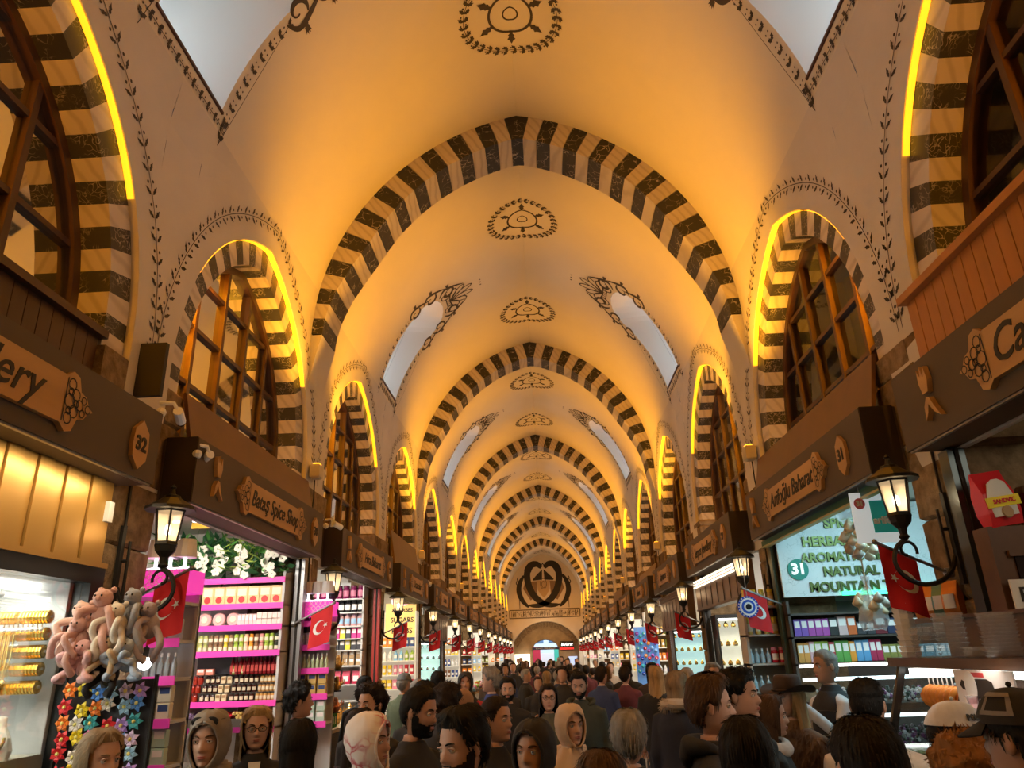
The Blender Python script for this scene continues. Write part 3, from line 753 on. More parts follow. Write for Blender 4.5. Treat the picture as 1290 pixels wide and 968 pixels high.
# ------------------------------------------------------------------ sign fascias
NAMES = {(-1, 0): 'Jewellery', (-1, 1): 'Bataş Spice Shop', (-1, 2): 'Hira Baharat', (1, 0): 'Cankurtaran', (1, 1): 'Arifoğlu Baharat', (1, 2): 'Serpos Jewellery',
         (-1, 3): 'Ucuzcular', (1, 3): 'Kuyumcu', (1, 4): 'Baharat', (-1, 4): 'Lokum', (1, 5): 'Hediyelik', (-1, 5): 'Baharat'}
NUM = {(-1, 0): '32', (-1, 1): '30', (-1, 2): '28', (1, 0): '33', (1, 1): '31', (1, 2): '29'}
FZ0, FZ1, FX = 3.10, 3.56, 2.31
WORDS = {0: 'jewellery shop', 1: 'spice shop', 2: 'herb shop'}
def fascia(s, k, c):
    side = LAB[s]
    y0, y1 = c-1.50, c+1.50
    if k == 0: y1 = c+1.62
    if k == 1: y0, y1 = c-1.54, c+1.50
    o = empty('shop_sign', (0, 0, 0), 0, None, 'sign'); o.location = (s*W, c, FZ0); o['group'] = 'wooden shop signs on brown fascias'
    L = lambda m: m.xf(Matrix.Translation((-s*W, -c, -FZ0)))
    m = M(); m.box(s*(W-.01), y0, FZ0, s*FX, y1, FZ1); L(m).ob('fascia_board', FASCIA, o)
    m = M(); m.box(s*(W-.03), y0-.008, FZ0-.005, s*(FX+.005), y0, FZ1+.005); L(m).ob('fascia_end', FASCIAD, o)
    m = M(); m.box(s*(FX+.01), y0+.02, FZ0-.012, s*(FX+.03), y1-.02, FZ0); L(m).ob('edge_strip', STEEL, o)
    zc = (FZ0+FZ1)/2 - .01
    def g(a, b, d=0): return (s*(FX-d), c - s*a, zc+b)
    hl, hh = .62, .125
    if k in (3, 4): hl = .5
    cap = [(hl, hh), (hl+.05, hh+.035), (hl+.10, hh+.02), (hl+.13, .075), (hl+.18, .06), (hl+.21, .02), (hl+.25, 0)]
    cap += [(a, -b) for a, b in cap[::-1][1:]]
    m = M(); out = [(-hl, -hh)] + [(hl, -hh)] + cap[::-1][1:-1] + [(hl, hh), (-hl, hh)] + [(-a, b) for a, b in cap[1:-1]]
    m.prism(out, lambda a, b, d: g(a, b, d), 0, .03); bd = L(m).ob('sign_board', BOARD, o)
    q = M(); h = lambda a, b: g(a, b, .0325); rr = random.Random(k*2+s)
    for sd in (-1, 1):                 # filigree of grapes in the end caps
        ribbon(q, [(sd*(hl+.01), -hh+.01), (sd*(hl+.01), hh-.01)], .008, h)
        for a, b, r in ((.05, .09, .03), (.05, -.09, .03), (.09, .045, .032), (.09, -.045, .032), (.05, 0, .04), (.13, 0, .028), (.16, .035, .02), (.16, -.035, .02), (.20, 0, .022), (.10, 0, .02), (.05, .05, .02), (.05, -.05, .02)):
            ribbon(q, [(sd*(hl+a)+r*cos(2*pi*i/10), b+r*sin(2*pi*i/10)) for i in range(11)], .007, h)
    L(q).ob('carved_ornament', INK, bd, fixn=False)
    nm = NAMES.get((s, k), None); face = (-s, 0)
    if nm:
        sz = .24 if k == 0 else .19
        t = text_mesh(nm, sz, shear=.32, extrude=.002, bold=.002)
        xs = [v.co.x for v in t.vertices]; wd_ = max(xs)-min(xs)
        f_ = min(1, 2*(hl-.04)/wd_)
        if k == 1: f_ = 2*(hl-.03)/wd_
        a_ = Vector((0, -s, 0)); mt = Matrix((a_, Vector((0, 0, 1)), Vector((-s, 0, 0)))).transposed().to_4x4(); mt.translation = (s*(FX-.032) - s*W, 0, zc-FZ0)
        t.transform(mt @ Matrix.Diagonal((f_, 1, 1, 1))); link('lettering', t, INK, bd)
    else:
        q = M()
        for i in range(7): x = -hl*.7+i*hl*.23; ribbon(q, curve([(x, -.05), (x+.03, .05), (x+.06, -.03), (x+.1, .03)], 3), .02, h)
        L(q).ob('lettering', INK, bd, fixn=False)
    if k < 8:
        q = M(); a0 = 1.18                # number plaque at the reader's right
        hexa = [(a0-.085, 0), (a0-.075, .085), (a0, .15), (a0+.075, .085), (a0+.085, 0), (a0+.075, -.085), (a0, -.15), (a0-.075, -.085)]
        if k == 0 and s < 0: hexa = [(a+.2, b-.03) for a, b in hexa]; a0 += .2
        q.prism(hexa, lambda a, b, d: g(a, b, d), 0, .025); pq = L(q).ob('number_plaque', BOARD, o)
        if (s, k) in NUM:
            t = text_mesh(NUM[(s, k)], .12, extrude=.002, bold=.004)
            a_ = Vector((0, -s, 0)); mt = Matrix((a_, Vector((0, 0, 1)), Vector((-s, 0, 0)))).transposed().to_4x4(); mt.translation = (s*(FX-.027)-s*W, -s*a0, zc-FZ0-(.03 if k == 0 and s < 0 else 0))
            t.transform(mt); link('number', t, INK, pq)
        t = M(); a0 = -1.22               # carved tulip at the reader's left
        for poly in ([(-.03, .02), (-.05, .09), (-.045, .17), (-.02, .12), (-.01, .18), (.012, .11), (.03, .17), (.045, .09), (.025, .02)],
                     [(-.055, -.13), (-.045, -.05), (-.01, -.005), (.02, -.01), (.05, -.07), (.10, -.14), (.04, -.10), (.0, -.045), (-.02, -.09)]):
            t.prism([(a0+a, b) for a, b in poly], lambda a, b, d: g(a, b, d), 0, .03)
        L(t).ob('carved_tulip', BOARD, o)
    return o
for s in (-1, 1):
    for k, c in enumerate(WIN):
        o = fascia(s, k, c)
        nm = {(-1, 0): 'brown shop fascia with board ending in ellery beside plaque 32', (-1, 1): 'brown fascia with long Spice Shop board above the pink shelves',
              (-1, 2): 'brown fascia above the spice shop with black lidded jars', (1, 0): 'brown fascia with large board starting Cank under orange planks',
              (1, 1): 'brown fascia with plaque 31 above the herbal tea window', (1, 2): 'brown fascia above the bronze awning and evil eye plate'}.get((s, k))
        o['label'] = nm or 'brown shop fascia with small wooden board, %s shop along the %s wall' % (ORDN[k], side_ if False else LAB[s])
# panels filling the windows just above some fascias
def plank_panel(s, c, y0, y1, X, z0, z1, material, name):
    p = struct(M().box(s*(X+.012), y0, z0, s*(X+.03), y1, z1).ob(name, material, walls[s]))
    n = int((y1-y0)/.105)
    for i in range(n):
        b = M(); b.box(s*X, y0+(y1-y0)*i/n+.003, z0, s*(X+.012), y0+(y1-y0)*(i+1)/n-.003, z1); b.ob('plank', material, p)
    b = M(); b.box(s*(X-.05), y0-.02, z1, s*(X+.05), y1+.02, z1+.05); b.ob('cap_rail', material, p)
    return p
plank_panel(-1, 0, 1.2, 4.02, 2.63, 3.5, 3.98, WOODD, 'panel')
plank_panel(1, 0, 1.2, 4.28, 2.50, 3.5, 4.06, mat('orange varnished planks', (.46, .165, .035), .4, noise=.25, scale=6, stretch=(1, 1, .15)), 'panel')
for s, y0, y1, z1, X in ((-1, 5.02, 7.98, 3.97, 2.50), (1, 4.95, 8.0, 4.0, 2.50), (-1, 12.5, 15.0, 4.15, 2.48), (1, 16.2, 19.2, 3.85, 2.5), (1, 23.6, 26.6, 4.0, 2.5), (-1, 19.9, 22.9, 3.8, 2.5)):
    m = M(); v = [(s*(X-.06), y0, 3.5), (s*(X-.06), y1, 3.5), (s*(X+.04), y1, z1), (s*(X+.04), y0, z1)]; v += [(a+s*.03, b, z) for a, b, z in v]
    m.add(v, [(0, 1, 2, 3), (7, 6, 5, 4), (0, 4, 5, 1), (1, 5, 6, 2), (2, 6, 7, 3), (3, 7, 4, 0)]); struct(m.ob('panel', COPPER, walls[s]))
m = M(); m.box(-(W+.02), 4.38, 3.72, -2.39, 4.42, 4.10); tag(m.ob('wall_speaker', mat('black box', (.012, .008, .007), .6)), 'flat black speaker box on the pier above plaque 32', 'speaker')
# ------------------------------------------------------------------ lanterns and flags on every pier
def lantern(s, y, z0=2.76):
    o = empty('wall_lantern', (s*2.26, y-.06, z0), 0, None, 'lantern'); k = 1
    gl = M(); gl.lathe([(.062, .0), (.088, .20)], n=6); gl.ob('lantern_glass', mat('lantern glass', (1, .85, .6), .3, alpha=.45, emit=.55, ecol=(1, .72, .40)), o)
    b = M()
    for i in range(6):
        a = 2*pi*i/6; b.tube([(.064*cos(a), .064*sin(a), 0), (.090*cos(a), .090*sin(a), .20)], .007, 4)
    b.lathe([(.075, -.01), (.07, .01)], n=6); b.lathe([(.10, .195), (.10, .21)], n=6); b.ob('lantern_cage', IRON, o)
    r = M(); r.lathe([(.155, .205), (.15, .225), (.10, .255), (.055, .285), (.05, .30), (.02, .31), (.012, .345), (.02, .355), (.004, .375)], n=10); r.ob('lantern_roof', IRON, o)
    q = M(); q.lathe([(.07, -.012), (.06, -.05), (.028, -.085), (.022, -.12), (.034, -.135), (.015, -.155)], n=8); q.ob('lantern_base', IRON, o)
    u = M(); u.ball((0, 0, .085), .020, 8, (1, 1, 1.7)); u.ob('bulb', mat('lantern bulb', (1, .8, .5), .4, emit=30, ecol=(1, .74, .42)), o)
    # scroll bracket down and back to the wall
    p = curve([(0, 0, 0), (0, 0, 0)], 1) if False else None
    S_ = M(); d = lambda a, b: (s*a, .02*0, b)
    pts = []
    for i in range(15):
        t = i/14; a = lerp(radians(260), radians(-20), t); rr = lerp(.028, .065, t); pts.append((rr*cos(a)*.9+.0, rr*sin(a) - .215))
    sp = [d(a, b) for a, b in pts]
    S_.tube(sp, .010, 6)
    arm = [(-.0, -.15), (-.06, -.20), (-.085, -.28), (-.05, -.36), (.04, -.41), (.15, -.40), (.23, -.34), (.27, -.26)]
    P = []
    A = [Vector((a, 0, b)) for a, b in arm]
    for i in range(len(A)-1):
        p0, p1, p2, p3 = A[max(0, i-1)], A[i], A[i+1], A[min(len(A)-1, i+2)]
        for q_ in range(5):
            t = q_/5; P.append(.5*((2*p1) + (p2-p0)*t + (2*p0-5*p1+4*p2-p3)*t*t + (3*p1-p0-3*p2+p3)*t**3))
    P.append(A[-1]); S_.tube([(s*v.x, 0, v.z) for v in P], .014, 6); S_.ob('bracket_scroll', IRON, o)
    pl = M(); pl.tube([(s*.285, 0, -.42), (s*.285, 0, .12)], .022, 6); pl.tube([(s*.285, 0, -.1), (s*.23, 0, -.1)], .012, 5); pl.tube([(s*.23, 0, -.35), (s*.23, 0, .02)], .010, 5)
    pl.tube([(s*.29, .02, .12), (s*.30, .03, .6)], .010, 5); pl.ob('wall_bar', IRON, o)
    return o
def flag_mesh():
    m = M(); nx, nz = 8, 7; fn = lambda a, b: (a, .018*sin(a*22+b*5) + .012*sin(b*14), b)
    v = []; f = []
    for j in range(nz+1):
        for i in range(nx+1):
            u, w_ = i/nx, j/nz; v.append((lerp(-.145, .145, u)*(1-.08*w_) , 0, -.40*w_ - .0*u))
    return nx, nz, v
def flag(s, y, rz, lab):
    """short pole slanting up from the wall into the aisle, cloth hanging from it"""
    o = empty('flag', (s*2.555, y, 2.42), 0, lab, 'flag', 'red flags with white crescent along both walls')
    tip = Vector((-s*.45, -.10, .19)); m = M(); m.tube([(0, 0, 0), tuple(tip)], .011, 6); m.ball(tuple(tip), .018, 8); m.ob('pole', STEEL, o)
    m = M(); m.lathe([(.03, 0), (.03, .04)], axis='x', n=8, loc=(-.02 if s > 0 else -.02, 0, 0)); m.ob('wall_mount', STEEL, o)
    nx, nz = 9, 8; a, b = tip*.97, tip*.44; sw = .06*(1 if s > 0 else -1)
    def P(u, w, off=0):               # u along the pole from the tip, w down the cloth
        p = a.lerp(b, u); drop = w*.33
        q = Vector((p.x + s*.015*w*w, p.y + .030*sin(u*7+w*3+y)*w*.7 + off, p.z - .012 - drop*(1+.10*(1-u))))
        return q
    m = M(); v = [tuple(P(i/nx, j/nz)) for j in range(nz+1) for i in range(nx+1)]
    f = [(j*(nx+1)+i, j*(nx+1)+i+1, (j+1)*(nx+1)+i+1, (j+1)*(nx+1)+i) for j in range(nz) for i in range(nx)]
    m.add(v, f); cl = m.ob('flag_cloth', mat('red flag cloth', (.62, .012, .016), .75), o, smooth=True, fixn=False)
    def shape(poly, name):
        q = M()
        for off in (-.006, .006):
            vv = [tuple(P(.5+px/.21, .47-pz/.30, off)) for px, pz in poly]
            q.add(vv, [tuple(range(len(vv)))])
        return q
    R1, R2 = .058, .047; c0, c1 = -.018, .0
    a1 = [radians(30+300*i/26) for i in range(27)]
    outer = [(c0+R1*cos(t), R1*sin(t)) for t in a1]
    end = outer[-1]; ph = atan2(end[1], end[0]-c1-.006)
    inner = []
    for i in range(27):
        t = radians(-39 + (360-322+0)*0) ; ang = radians(41.5) + radians(277)*i/26; inner.append((-.003+R2*cos(ang), R2*sin(ang)))
    flip = -1
    q = M()
    for off in (-.006, .006):
        b0 = len(q.v); n = len(outer)
        for (ox, oz), (ix, iz) in zip(outer, inner[::1]):
            q.v.append(tuple(P(.5+flip*ox/.21, .47-oz/.30, off))); q.v.append(tuple(P(.5+flip*ix/.21, .47-iz/.30, off)))
        for i in range(n-1): q.f.append((b0+2*i, b0+2*i+1, b0+2*i+3, b0+2*i+2))
    q.ob('crescent', WHITEP, cl, fixn=False)
    st = [((.046 + (.024 if i % 2 == 0 else .010)*cos(pi*i/5+pi))*flip, (.024 if i % 2 == 0 else .010)*sin(pi*i/5+pi)) for i in range(10)]
    shape(st, 'star').ob('star', WHITEP, cl, fixn=False)
    return o
for s in (-1, 1):
    for k, y in enumerate(PIERS[1:]):
        o = lantern(s, y); o['label'] = ('black iron scroll lantern on the pier, %s lantern along the %s wall' % (ORDN[k], LAB[s])); o['group'] = 'iron lanterns on the piers'
        lamp('lantern_light', 'POINT', (s*2.26, y-.06, 2.85), 2.2 if k < 6 else 1.5, (1, .74, .42), shadow_soft_size=.03)
        flag(s, y+.10 if k != 1 else 7.86, 0, 'red crescent flag on a short pole, %s flag along the %s wall' % (ORDN[k], LAB[s]))
# ------------------------------------------------------------------ goods: builders
def C(n, c=None, **k):
    k.setdefault('rough', .5); return MATS[n] if n in MATS else mat(n, c, **k)
PINK = C('pink shelf strip', (.80, .05, .42), emit=.12)
SHELF = C('white shelf', (.55, .54, .53)); SHELFD = C('dark shelf', (.06, .045, .035)); KRAFT = C('kraft paper', (.45, .30, .16))
def prod_box(nm, w, d, h, col, lab=None, dot_=None, parent=None):
    m = M(); m.box(-w/2, -d/2, 0, w/2, d/2, h, .004); o = m.ob(nm, col)
    if lab: m = M(); m.box(-w*.38, -d/2-.002, h*.50, w*.38, -d/2+.001, h*.88); m.ob('printed_label', lab, o)
    if dot_: m = M(); m.lathe([(w*.30, -.002), (w*.28, .002)], axis='y', n=10, loc=(0, -d/2-.001, h*.28)); m.ob('printed_fruit', dot_, o)
    return o
def prod_jar(nm, r, h, col, lid, lab=None, n=10):
    m = M(); m.lathe([(r*.9, 0), (r, .01), (r, h*.70), (r*.82, h*.80), (r*.80, h*.82)], n=n); o = m.ob(nm, col, smooth=False)
    m = M(); m.lathe([(r*.86, h*.82), (r*.88, h*.84), (r*.88, h*.98), (r*.8, h)], n=n); m.ob('lid', lid, o)
    if lab:
        m = M(); q = [(r*1.02*sin(a), -r*1.02*cos(a)) for a in [-1.0+2*i/6 for i in range(7)]]
        for (a, b), (c_, d) in zip(q[:-1], q[1:]): m.add([(a, b, h*.18), (c_, d, h*.18), (c_, d, h*.60), (a, b, h*.60)], [(0, 1, 2, 3)])
        m.ob('paper_label', lab, o, fixn=False)
    return o
def prod_bottle(nm, r, h, col, cap, lab=None):
    m = M(); m.lathe([(r*.92, 0), (r, .008), (r, h*.55), (r*.45, h*.72), (r*.38, h*.84)], n=10); o = m.ob(nm, col)
    m = M(); m.lathe([(r*.44, h*.84), (r*.44, h*.99), (r*.4, h)], n=8); m.ob('cap', cap, o)
    if lab: m = M(); m.box(-r*.72, -r*1.05, h*.14, r*.72, -r*.6, h*.46); m.ob('paper_label', lab, o)
    return o
def prod_bag(nm, w, h, col, lab=None):
    m = M(); k = [(w*.5, .0, .16), (w*.52, .25, .26), (w*.50, .6, .24), (w*.48, .82, .10), (w*.50, 1, .02)]
    v = []; f = []
    for a, z, d in k: v += [(-a, -d*w, z*h), (0, -d*w*1.15, z*h), (a, -d*w, z*h), (a, d*w, z*h), (0, d*w*1.15, z*h), (-a, d*w, z*h)]
    for i in range(len(k)-1):
        for j in range(6): f.append((i*6+j, i*6+(j+1) % 6, i*6+6+(j+1) % 6, i*6+6+j))
    f += [(5, 4, 3, 2, 1, 0), tuple(range(24, 30))]
    m.add(v, f); o = m.ob(nm, col)
    if lab: m = M(); m.box(-w*.34, -w*.31, h*.22, w*.34, -w*.26, h*.62); m.ob('printed_label', lab, o)
    return o
def place(proto, pts, label, group, cat, rz=0):
    """proto is used for the first point and copied, with its parts, for the others"""
    labs = placed(pts, label)
    for i, p in enumerate(pts):
        o = proto if i == 0 else copy_tree(proto)
        o.location = p; o.rotation_euler = (0, 0, rz); tag(o, labs[i], cat, group)
    return proto
ORD2 = ORDN + ['fifteenth', 'sixteenth', 'seventeenth', 'eighteenth', 'nineteenth', 'twentieth']
def placed(pts, label):
    """adds each one's place in its row (and tier) to the label"""
    if len(pts) < 2: return [label]
    zs = sorted({round(p[2], 3) for p in pts}, reverse=True)
    xr = max(p[0] for p in pts) - min(p[0] for p in pts); yr = max(p[1] for p in pts) - min(p[1] for p in pts)
    ax = 0 if xr >= yr else 1; rows = {z: sorted([p for p in pts if round(p[2], 3) == z], key=lambda p: p[ax]) for z in zs}; out = []
    for p in pts:
        z = round(p[2], 3); r = rows[z]; k = r.index(p); n = len(r)
        w = '' if n < 2 else ', %s from %s' % (ORD2[k] if k < len(ORD2) else 'far', 'left' if ax == 0 else 'near end')
        t = '' if len(zs) < 2 else (', %s row' % ('upper' if zs.index(z) == 0 else 'lower' if len(zs) == 2 else ORD2[zs.index(z)]))
        out.append(label + w + t)
    return out
def row(x0, x1, n, y, z): return [(lerp(x0, x1, (i+.5)/n), y, z) for i in range(n)]
def shelf_unit(x0, x1, y0, y1, zs, ztop, zbot, label, mt=SHELF, strips=None, back=True, th=.02, nm='shelf_unit', closed=True):
    """open shelves facing -Y"""
    if x0 > x1: x0, x1 = x1, x0
    xc = (x0+x1)/2
    o = empty(nm, (xc, (y0+y1)/2, 0), 0, label, 'shelf'); yc = (y0+y1)/2
    L = lambda m: m.xf(Matrix.Translation((-xc, -yc, 0)))
    if back: L(M().box(x0, y1-.02, zbot, x1, y1, ztop)).ob('back_panel', mt, o)
    for x in (x0, x1-.025): L(M().box(x, y0 if closed else y1-.04, FL, x+.025, y1, ztop)).ob('side_panel', mt, o)
    for z in zs:
        b = L(M().box(x0, y0, z-th, x1, y1, z)).ob('shelf_board', mt, o)
        if strips: L(M().box(x0, y0-.012, z-.045, x1, y0-.001, z+.012)).ob('price_strip', strips, b)
    return o
# ------------------------------------------------------------------ the pink spice shop
YB = 7.70
shelf_unit(-4.3, -2.62, YB, YB+.36, (2.88, 2.62, 2.41, 2.16, 1.69, 1.46), 2.95, .9, 'tall white shelves with pink edge strips at the end of the spice shop', strips=PINK)
p = prod_box('tea_box', .118, .10, .185, C('pale orange box', (.80, .52, .24)), C('cream print', (.80, .72, .55)), C('pomegranate print', (.62, .03, .03)))
place(p, row(-3.50, -2.65, 7, YB+.07, 2.623), 'orange tea box with red pomegranate print on the top pink shelf', 'pomegranate tea boxes on the top pink shelf', 'tea box')
p = prod_box('tea_box', .118, .10, .185, C('amber box', (.85, .46, .12)), C('cream print', (.80, .72, .55)), C('orange print', (.85, .25, .02)))
place(p, row(-3.98, -3.52, 4, YB+.07, 2.623), 'amber tea box with orange print, top pink shelf, inner end', 'orange tea boxes on the top pink shelf', 'tea box')
m = M(); m.lathe([(.062, 0), (.07, .01), (.07, .03), (.06, .04)], axis='y', n=14); rw = m.ob('soap_dish', C('rose pink soap', (.82, .42, .40)))
m = M(); m.lathe([(.035, -.004), (.03, -.008)], axis='y', n=12); m.ob('soap_print', C('cream print', (.8, .72, .55)), rw)
place(rw, [(x, YB+.05, z) for z in (2.482,) for x in (-3.46, -3.31, -3.16)], 'round pink soap standing on edge on the second pink shelf', 'round pink soaps on the second shelf', 'soap')
place(prod_box('soap_box', .036, .05, .115, C('pale pink box', (.86, .56, .56)), C('white print', (.9, .86, .84))), row(-3.10, -2.90, 5, YB+.05, 2.413), 'slim pink soap box with white band on the second pink shelf', 'slim pink soap boxes', 'soap box')
place(prod_box('soap_box', .05, .05, .062, C('blush box', (.84, .66, .60)), None), [(x, YB+.05, z) for z in (2.413, 2.478) for x in [q[0] for q in row(-2.90, -2.63, 5, 0, 0)]], 'small blush soap box on the second pink shelf', 'small blush soap boxes', 'soap box')
cols = [('yellow green tin', (.62, .58, .10)), ('olive tin', (.50, .52, .16)), ('olive tin', 0), ('brown tin', (.30, .17, .08)), ('brown tin', 0), ('brown tin', 0), ('yellow tin', (.85, .66, .05)), ('brown tin', 0),
        ('lime tin', (.42, .60, .08)), ('lime tin', 0), ('peach tin', (.85, .55, .35)), ('orange tin', (.88, .36, .03)), ('brown tin', 0), ('rose tin', (.82, .35, .33)), ('lime tin', 0), ('lime tin', 0), ('dark tin', (.05, .06, .04))]
seen = {}
for i, (nm, cc) in enumerate(cols):
    x = lerp(-3.55, -2.65, (i+.5)/17); key = nm
    if key not in seen: seen[key] = prod_jar('tea_tin', .024, .082, C(nm, cc or (.3, .2, .1)), C(nm), C('cream print', (.8, .72, .55)), n=8); first = True
    else: first = False
    for j in range(2):
        o = seen[key] if (first and j == 0) else copy_tree(seen[key])
        o.location = (x, YB+.05, 2.163+j*.086); tag(o, '%s with cream label stacked on the third pink shelf' % nm, 'tin', 'tins on the third pink shelf')
place(prod_bottle('sauce_bottle', .021, .19, C('dark red syrup', (.20, .008, .012), rough=.15), C('purple cap', (.20, .02, .25)), C('red label', (.55, .06, .05))), row(-3.16, -2.65, 12, YB+.11, 1.945) , 'dark red syrup bottle with purple cap on the fourth pink shelf', 'syrup bottles on the fourth pink shelf', 'bottle')
m = M(); m.box(-3.55, YB+.20, 1.95, -3.17, YB+.215, 2.13); tag(m.ob('dark_screen', C('grey screen', (.06, .06, .08), rough=.2)), 'blank grey screen leaning behind the green jars on the pink shelves', 'screen')
sb = empty('stepped_rack', (-3.15, YB, 1.69), 0, 'black stepped rack carrying three tiers of jars on the pink shelves', 'rack')
for j in range(3): M().box(-.53, .02+.05*j, 0, .52, .07+.05*j, .006+.082*j).ob('step', SHELFD, sb)
jl = C('cream label', (.72, .62, .44))
for j in range(3):
    y, z = YB+.045+.05*j, 1.697+.082*j
    tier = ('lowest', 'middle', 'highest')[j]
    place(prod_jar('jam_jar', .022, .078, C('dark jam', (.06, .014, .01), rough=.15), C('black lid', (.02, .02, .02)), jl, n=8), row(-3.42, -3.26, 3, y, z)+row(-3.12, -2.86, 5, y, z), 'dark jam jar with cream label on the %s tier' % tier, 'jam jars, %s tier' % tier, 'jar')
    place(prod_box('jam_box', .045, .04, .07, C('cream box', (.75, .62, .40)), C('brown print', (.40, .22, .1))), row(-3.26, -3.13, 2, y, z), 'cream carton between jars on the %s tier' % tier, 'cream cartons on the rack', 'carton')
    place(prod_jar('honey_jar', .02, .078, C('honey', (.62, .33, .10), rough=.15), C('dark lid', (.08, .05, .03)), jl, n=8), row(-2.85, -2.65, 5, y, z), 'pale honey jar on the %s tier, aisle end' % tier, 'honey jars, %s tier' % tier, 'jar')
    place(prod_jar('sauce_jar', .026, .08, C('red sauce', (.38, .03, .015), rough=.15), C('dark red lid', (.2, .01, .01)), None, n=8), row(-3.66, -3.44, 4, y, z), 'red sauce jar on the %s tier, inner end' % tier, 'red sauce jars, %s tier' % tier, 'jar')
place(prod_jar('green_jar', .03, .085, C('green jar', (.20, .42, .05)), C('green lid', (.10, .25, .03)), jl), [(-3.12, YB+.12, 1.945-.085+.002+.085), (-3.02, YB+.12, 1.947)], 'green jar standing before the grey screen on the pink shelves', 'green jars before the screen', 'jar')
place(prod_box('pink_carton', .08, .05, .06, C('salmon carton', (.80, .28, .20)), C('white print', (.9, .86, .84))), [(-3.46, YB+.12, 1.947), (-3.37, YB+.12, 1.947)], 'salmon pink carton before the grey screen on the pink shelves', 'salmon cartons before the screen', 'carton')
# open bins of dried fruit and spice
for i, (cc, wd, nm) in enumerate((((.85, .30, .02), .28, 'orange dried apricots'), ((.72, .62, .45), .20, 'cream almonds'), ((.16, .10, .18), .22, 'purple hibiscus'), ((.60, .03, .05), .22, 'red dried berries'), ((.72, .50, .16), .26, 'yellow spice'), ((.04, .035, .04), .16, 'black dried fruit'))):
    x = -3.86 + [0, .26, .48, .70, .95, 1.15][i]
    o = empty('spice_bin', (x, YB+.05, 1.47), 0, 'open bin heaped with %s under the jars' % nm, 'bin')
    M().box(-wd/2, -.12, 0, wd/2, .18, .07).ob('tray', SHELFD, o)
    m = M(); rr = random.Random(i)
    for q in range(90): m.ball((rr.uniform(-wd/2+.02, wd/2-.02), rr.uniform(-.10, .15), .07+rr.random()*.05), rr.uniform(.012, .02), 5, rings=3)
    tag(m.ob('heap', C('heap %d' % i, cc), o), kind='stuff')
# flower wall above the shelves
o = empty('flower_arrangement', (-3.3, YB+.1, 2.90), 0, 'bank of green leaves and white orchids over the pink shelves', 'flowers')
def leafy(n, x0, x1, y0, y1, z0, z1, L, wdt, seed, droop=.4):
    m = M(); rr = random.Random(seed)
    for i in range(n):
        p = Vector((rr.uniform(x0, x1), rr.uniform(y0, y1), rr.uniform(z0, z1))); d = Vector((rr.uniform(-1, 1), rr.uniform(-1, .1), rr.uniform(-droop, 1))).normalized()
        n_ = d.cross(Vector((rr.uniform(-1, 1), rr.uniform(-1, 1), rr.uniform(-1, 1)))).normalized(); l = L*rr.uniform(.6, 1.3)
        m.add([p, p + d*l*.5 + n_*wdt, p + d*l, p + d*l*.5 - n_*wdt], [(0, 1, 2, 3)])
    return m
for nm, cc, n, L, wdt, sd in (('dark_leaves', (.03, .13, .045), 260, .16, .03, 1), ('green_leaves', (.10, .32, .06), 220, .18, .018, 2), ('lime_fronds', (.40, .55, .10), 120, .20, .008, 3), ('brown_blooms', (.20, .12, .05), 60, .07, .03, 4)):
    x0, x1 = (-.7, .65) if nm != 'lime_fronds' else (.05, .4)
    if nm == 'brown_blooms': x0, x1 = .40, .6
    tag(leafy(n, x0, x1, -.08, .08, .03, .42, L, wdt, sd).ob(nm, C(nm, cc), o, fixn=False), kind='stuff')
rr = random.Random(9)
def orchid():
    m = M()
    for i in range(5):
        a = 2*pi*i/5+.3; m.lathe([(.001, 0), (.022, .004), (.001, .008)], axis='y', n=7, loc=(.026*cos(a), 0, .026*sin(a)))
    return m.mesh('orchid_bloom')
om = orchid()
for cx_, n in ((-.22, 6), (-.02, 7), (.22, 8), (.5, 8), (.62, 4)):
    for i in range(n): link('orchid_bloom', om, C('white orchid', (.85, .80, .68)), o, loc=(cx_+rr.uniform(-.06, .06), -.13+rr.uniform(-.02, .02), .30-i*.04), rot=(rr.uniform(-.3, .3), rr.uniform(0, 2), 0))
# lights and yellow beam in the shop ceiling
for i in range(4):
    o = empty('ceiling_spotlight', (-3.55+i*.2, 7.1, 3.40), 0, 'small white ceiling spotlight in the pink spice shop', 'light', 'spice shop ceiling spotlights')
    M().lathe([(.05, 0), (.05, .05)], n=10).ob('housing', WHITEP, o); M().lathe([(.045, -.012), (.045, -.001)], n=10).ob('lens', WHITELED, o)
m = M(); m.box(-3.5, 7.3, 3.36, -2.9, 7.34, 3.42); tag(m.ob('yellow_beam', C('yellow beam', (.75, .45, .02))), 'yellow beam across the ceiling of the pink spice shop', 'beam')
# steel shutter posts beside the shop openings
for s, y, mt, nm in ((-1, 7.93, STEEL, 'grey steel shutter post beside the pink shelves'), (1, 4.26, C('blue grey steel', (.10, .13, .15), metal=.7, rough=.3), 'blue grey steel post beside the stone pier and deli'), (1, 7.90, C('green bronze frame', (.06, .07, .035), metal=.4), 'greenish frame post of the herbal tea shop'), (-1, 11.65, C('red post', (.40, .03, .02)), 'red post at the far side of the herb shop'), (1, 11.6, C('black post', (.02, .02, .02)), 'black post at the far side of the jewellery awning')):
    o = empty('shutter_post', (s*2.53, y, 0), 0, nm, 'post'); M().box(-.05, -.05, FL, .05, .05, 3.09, .01).ob('channel', mt, o); M().box(-.012, -.058, FL, .012, -.05, 3.09).ob('groove', DARK, o)
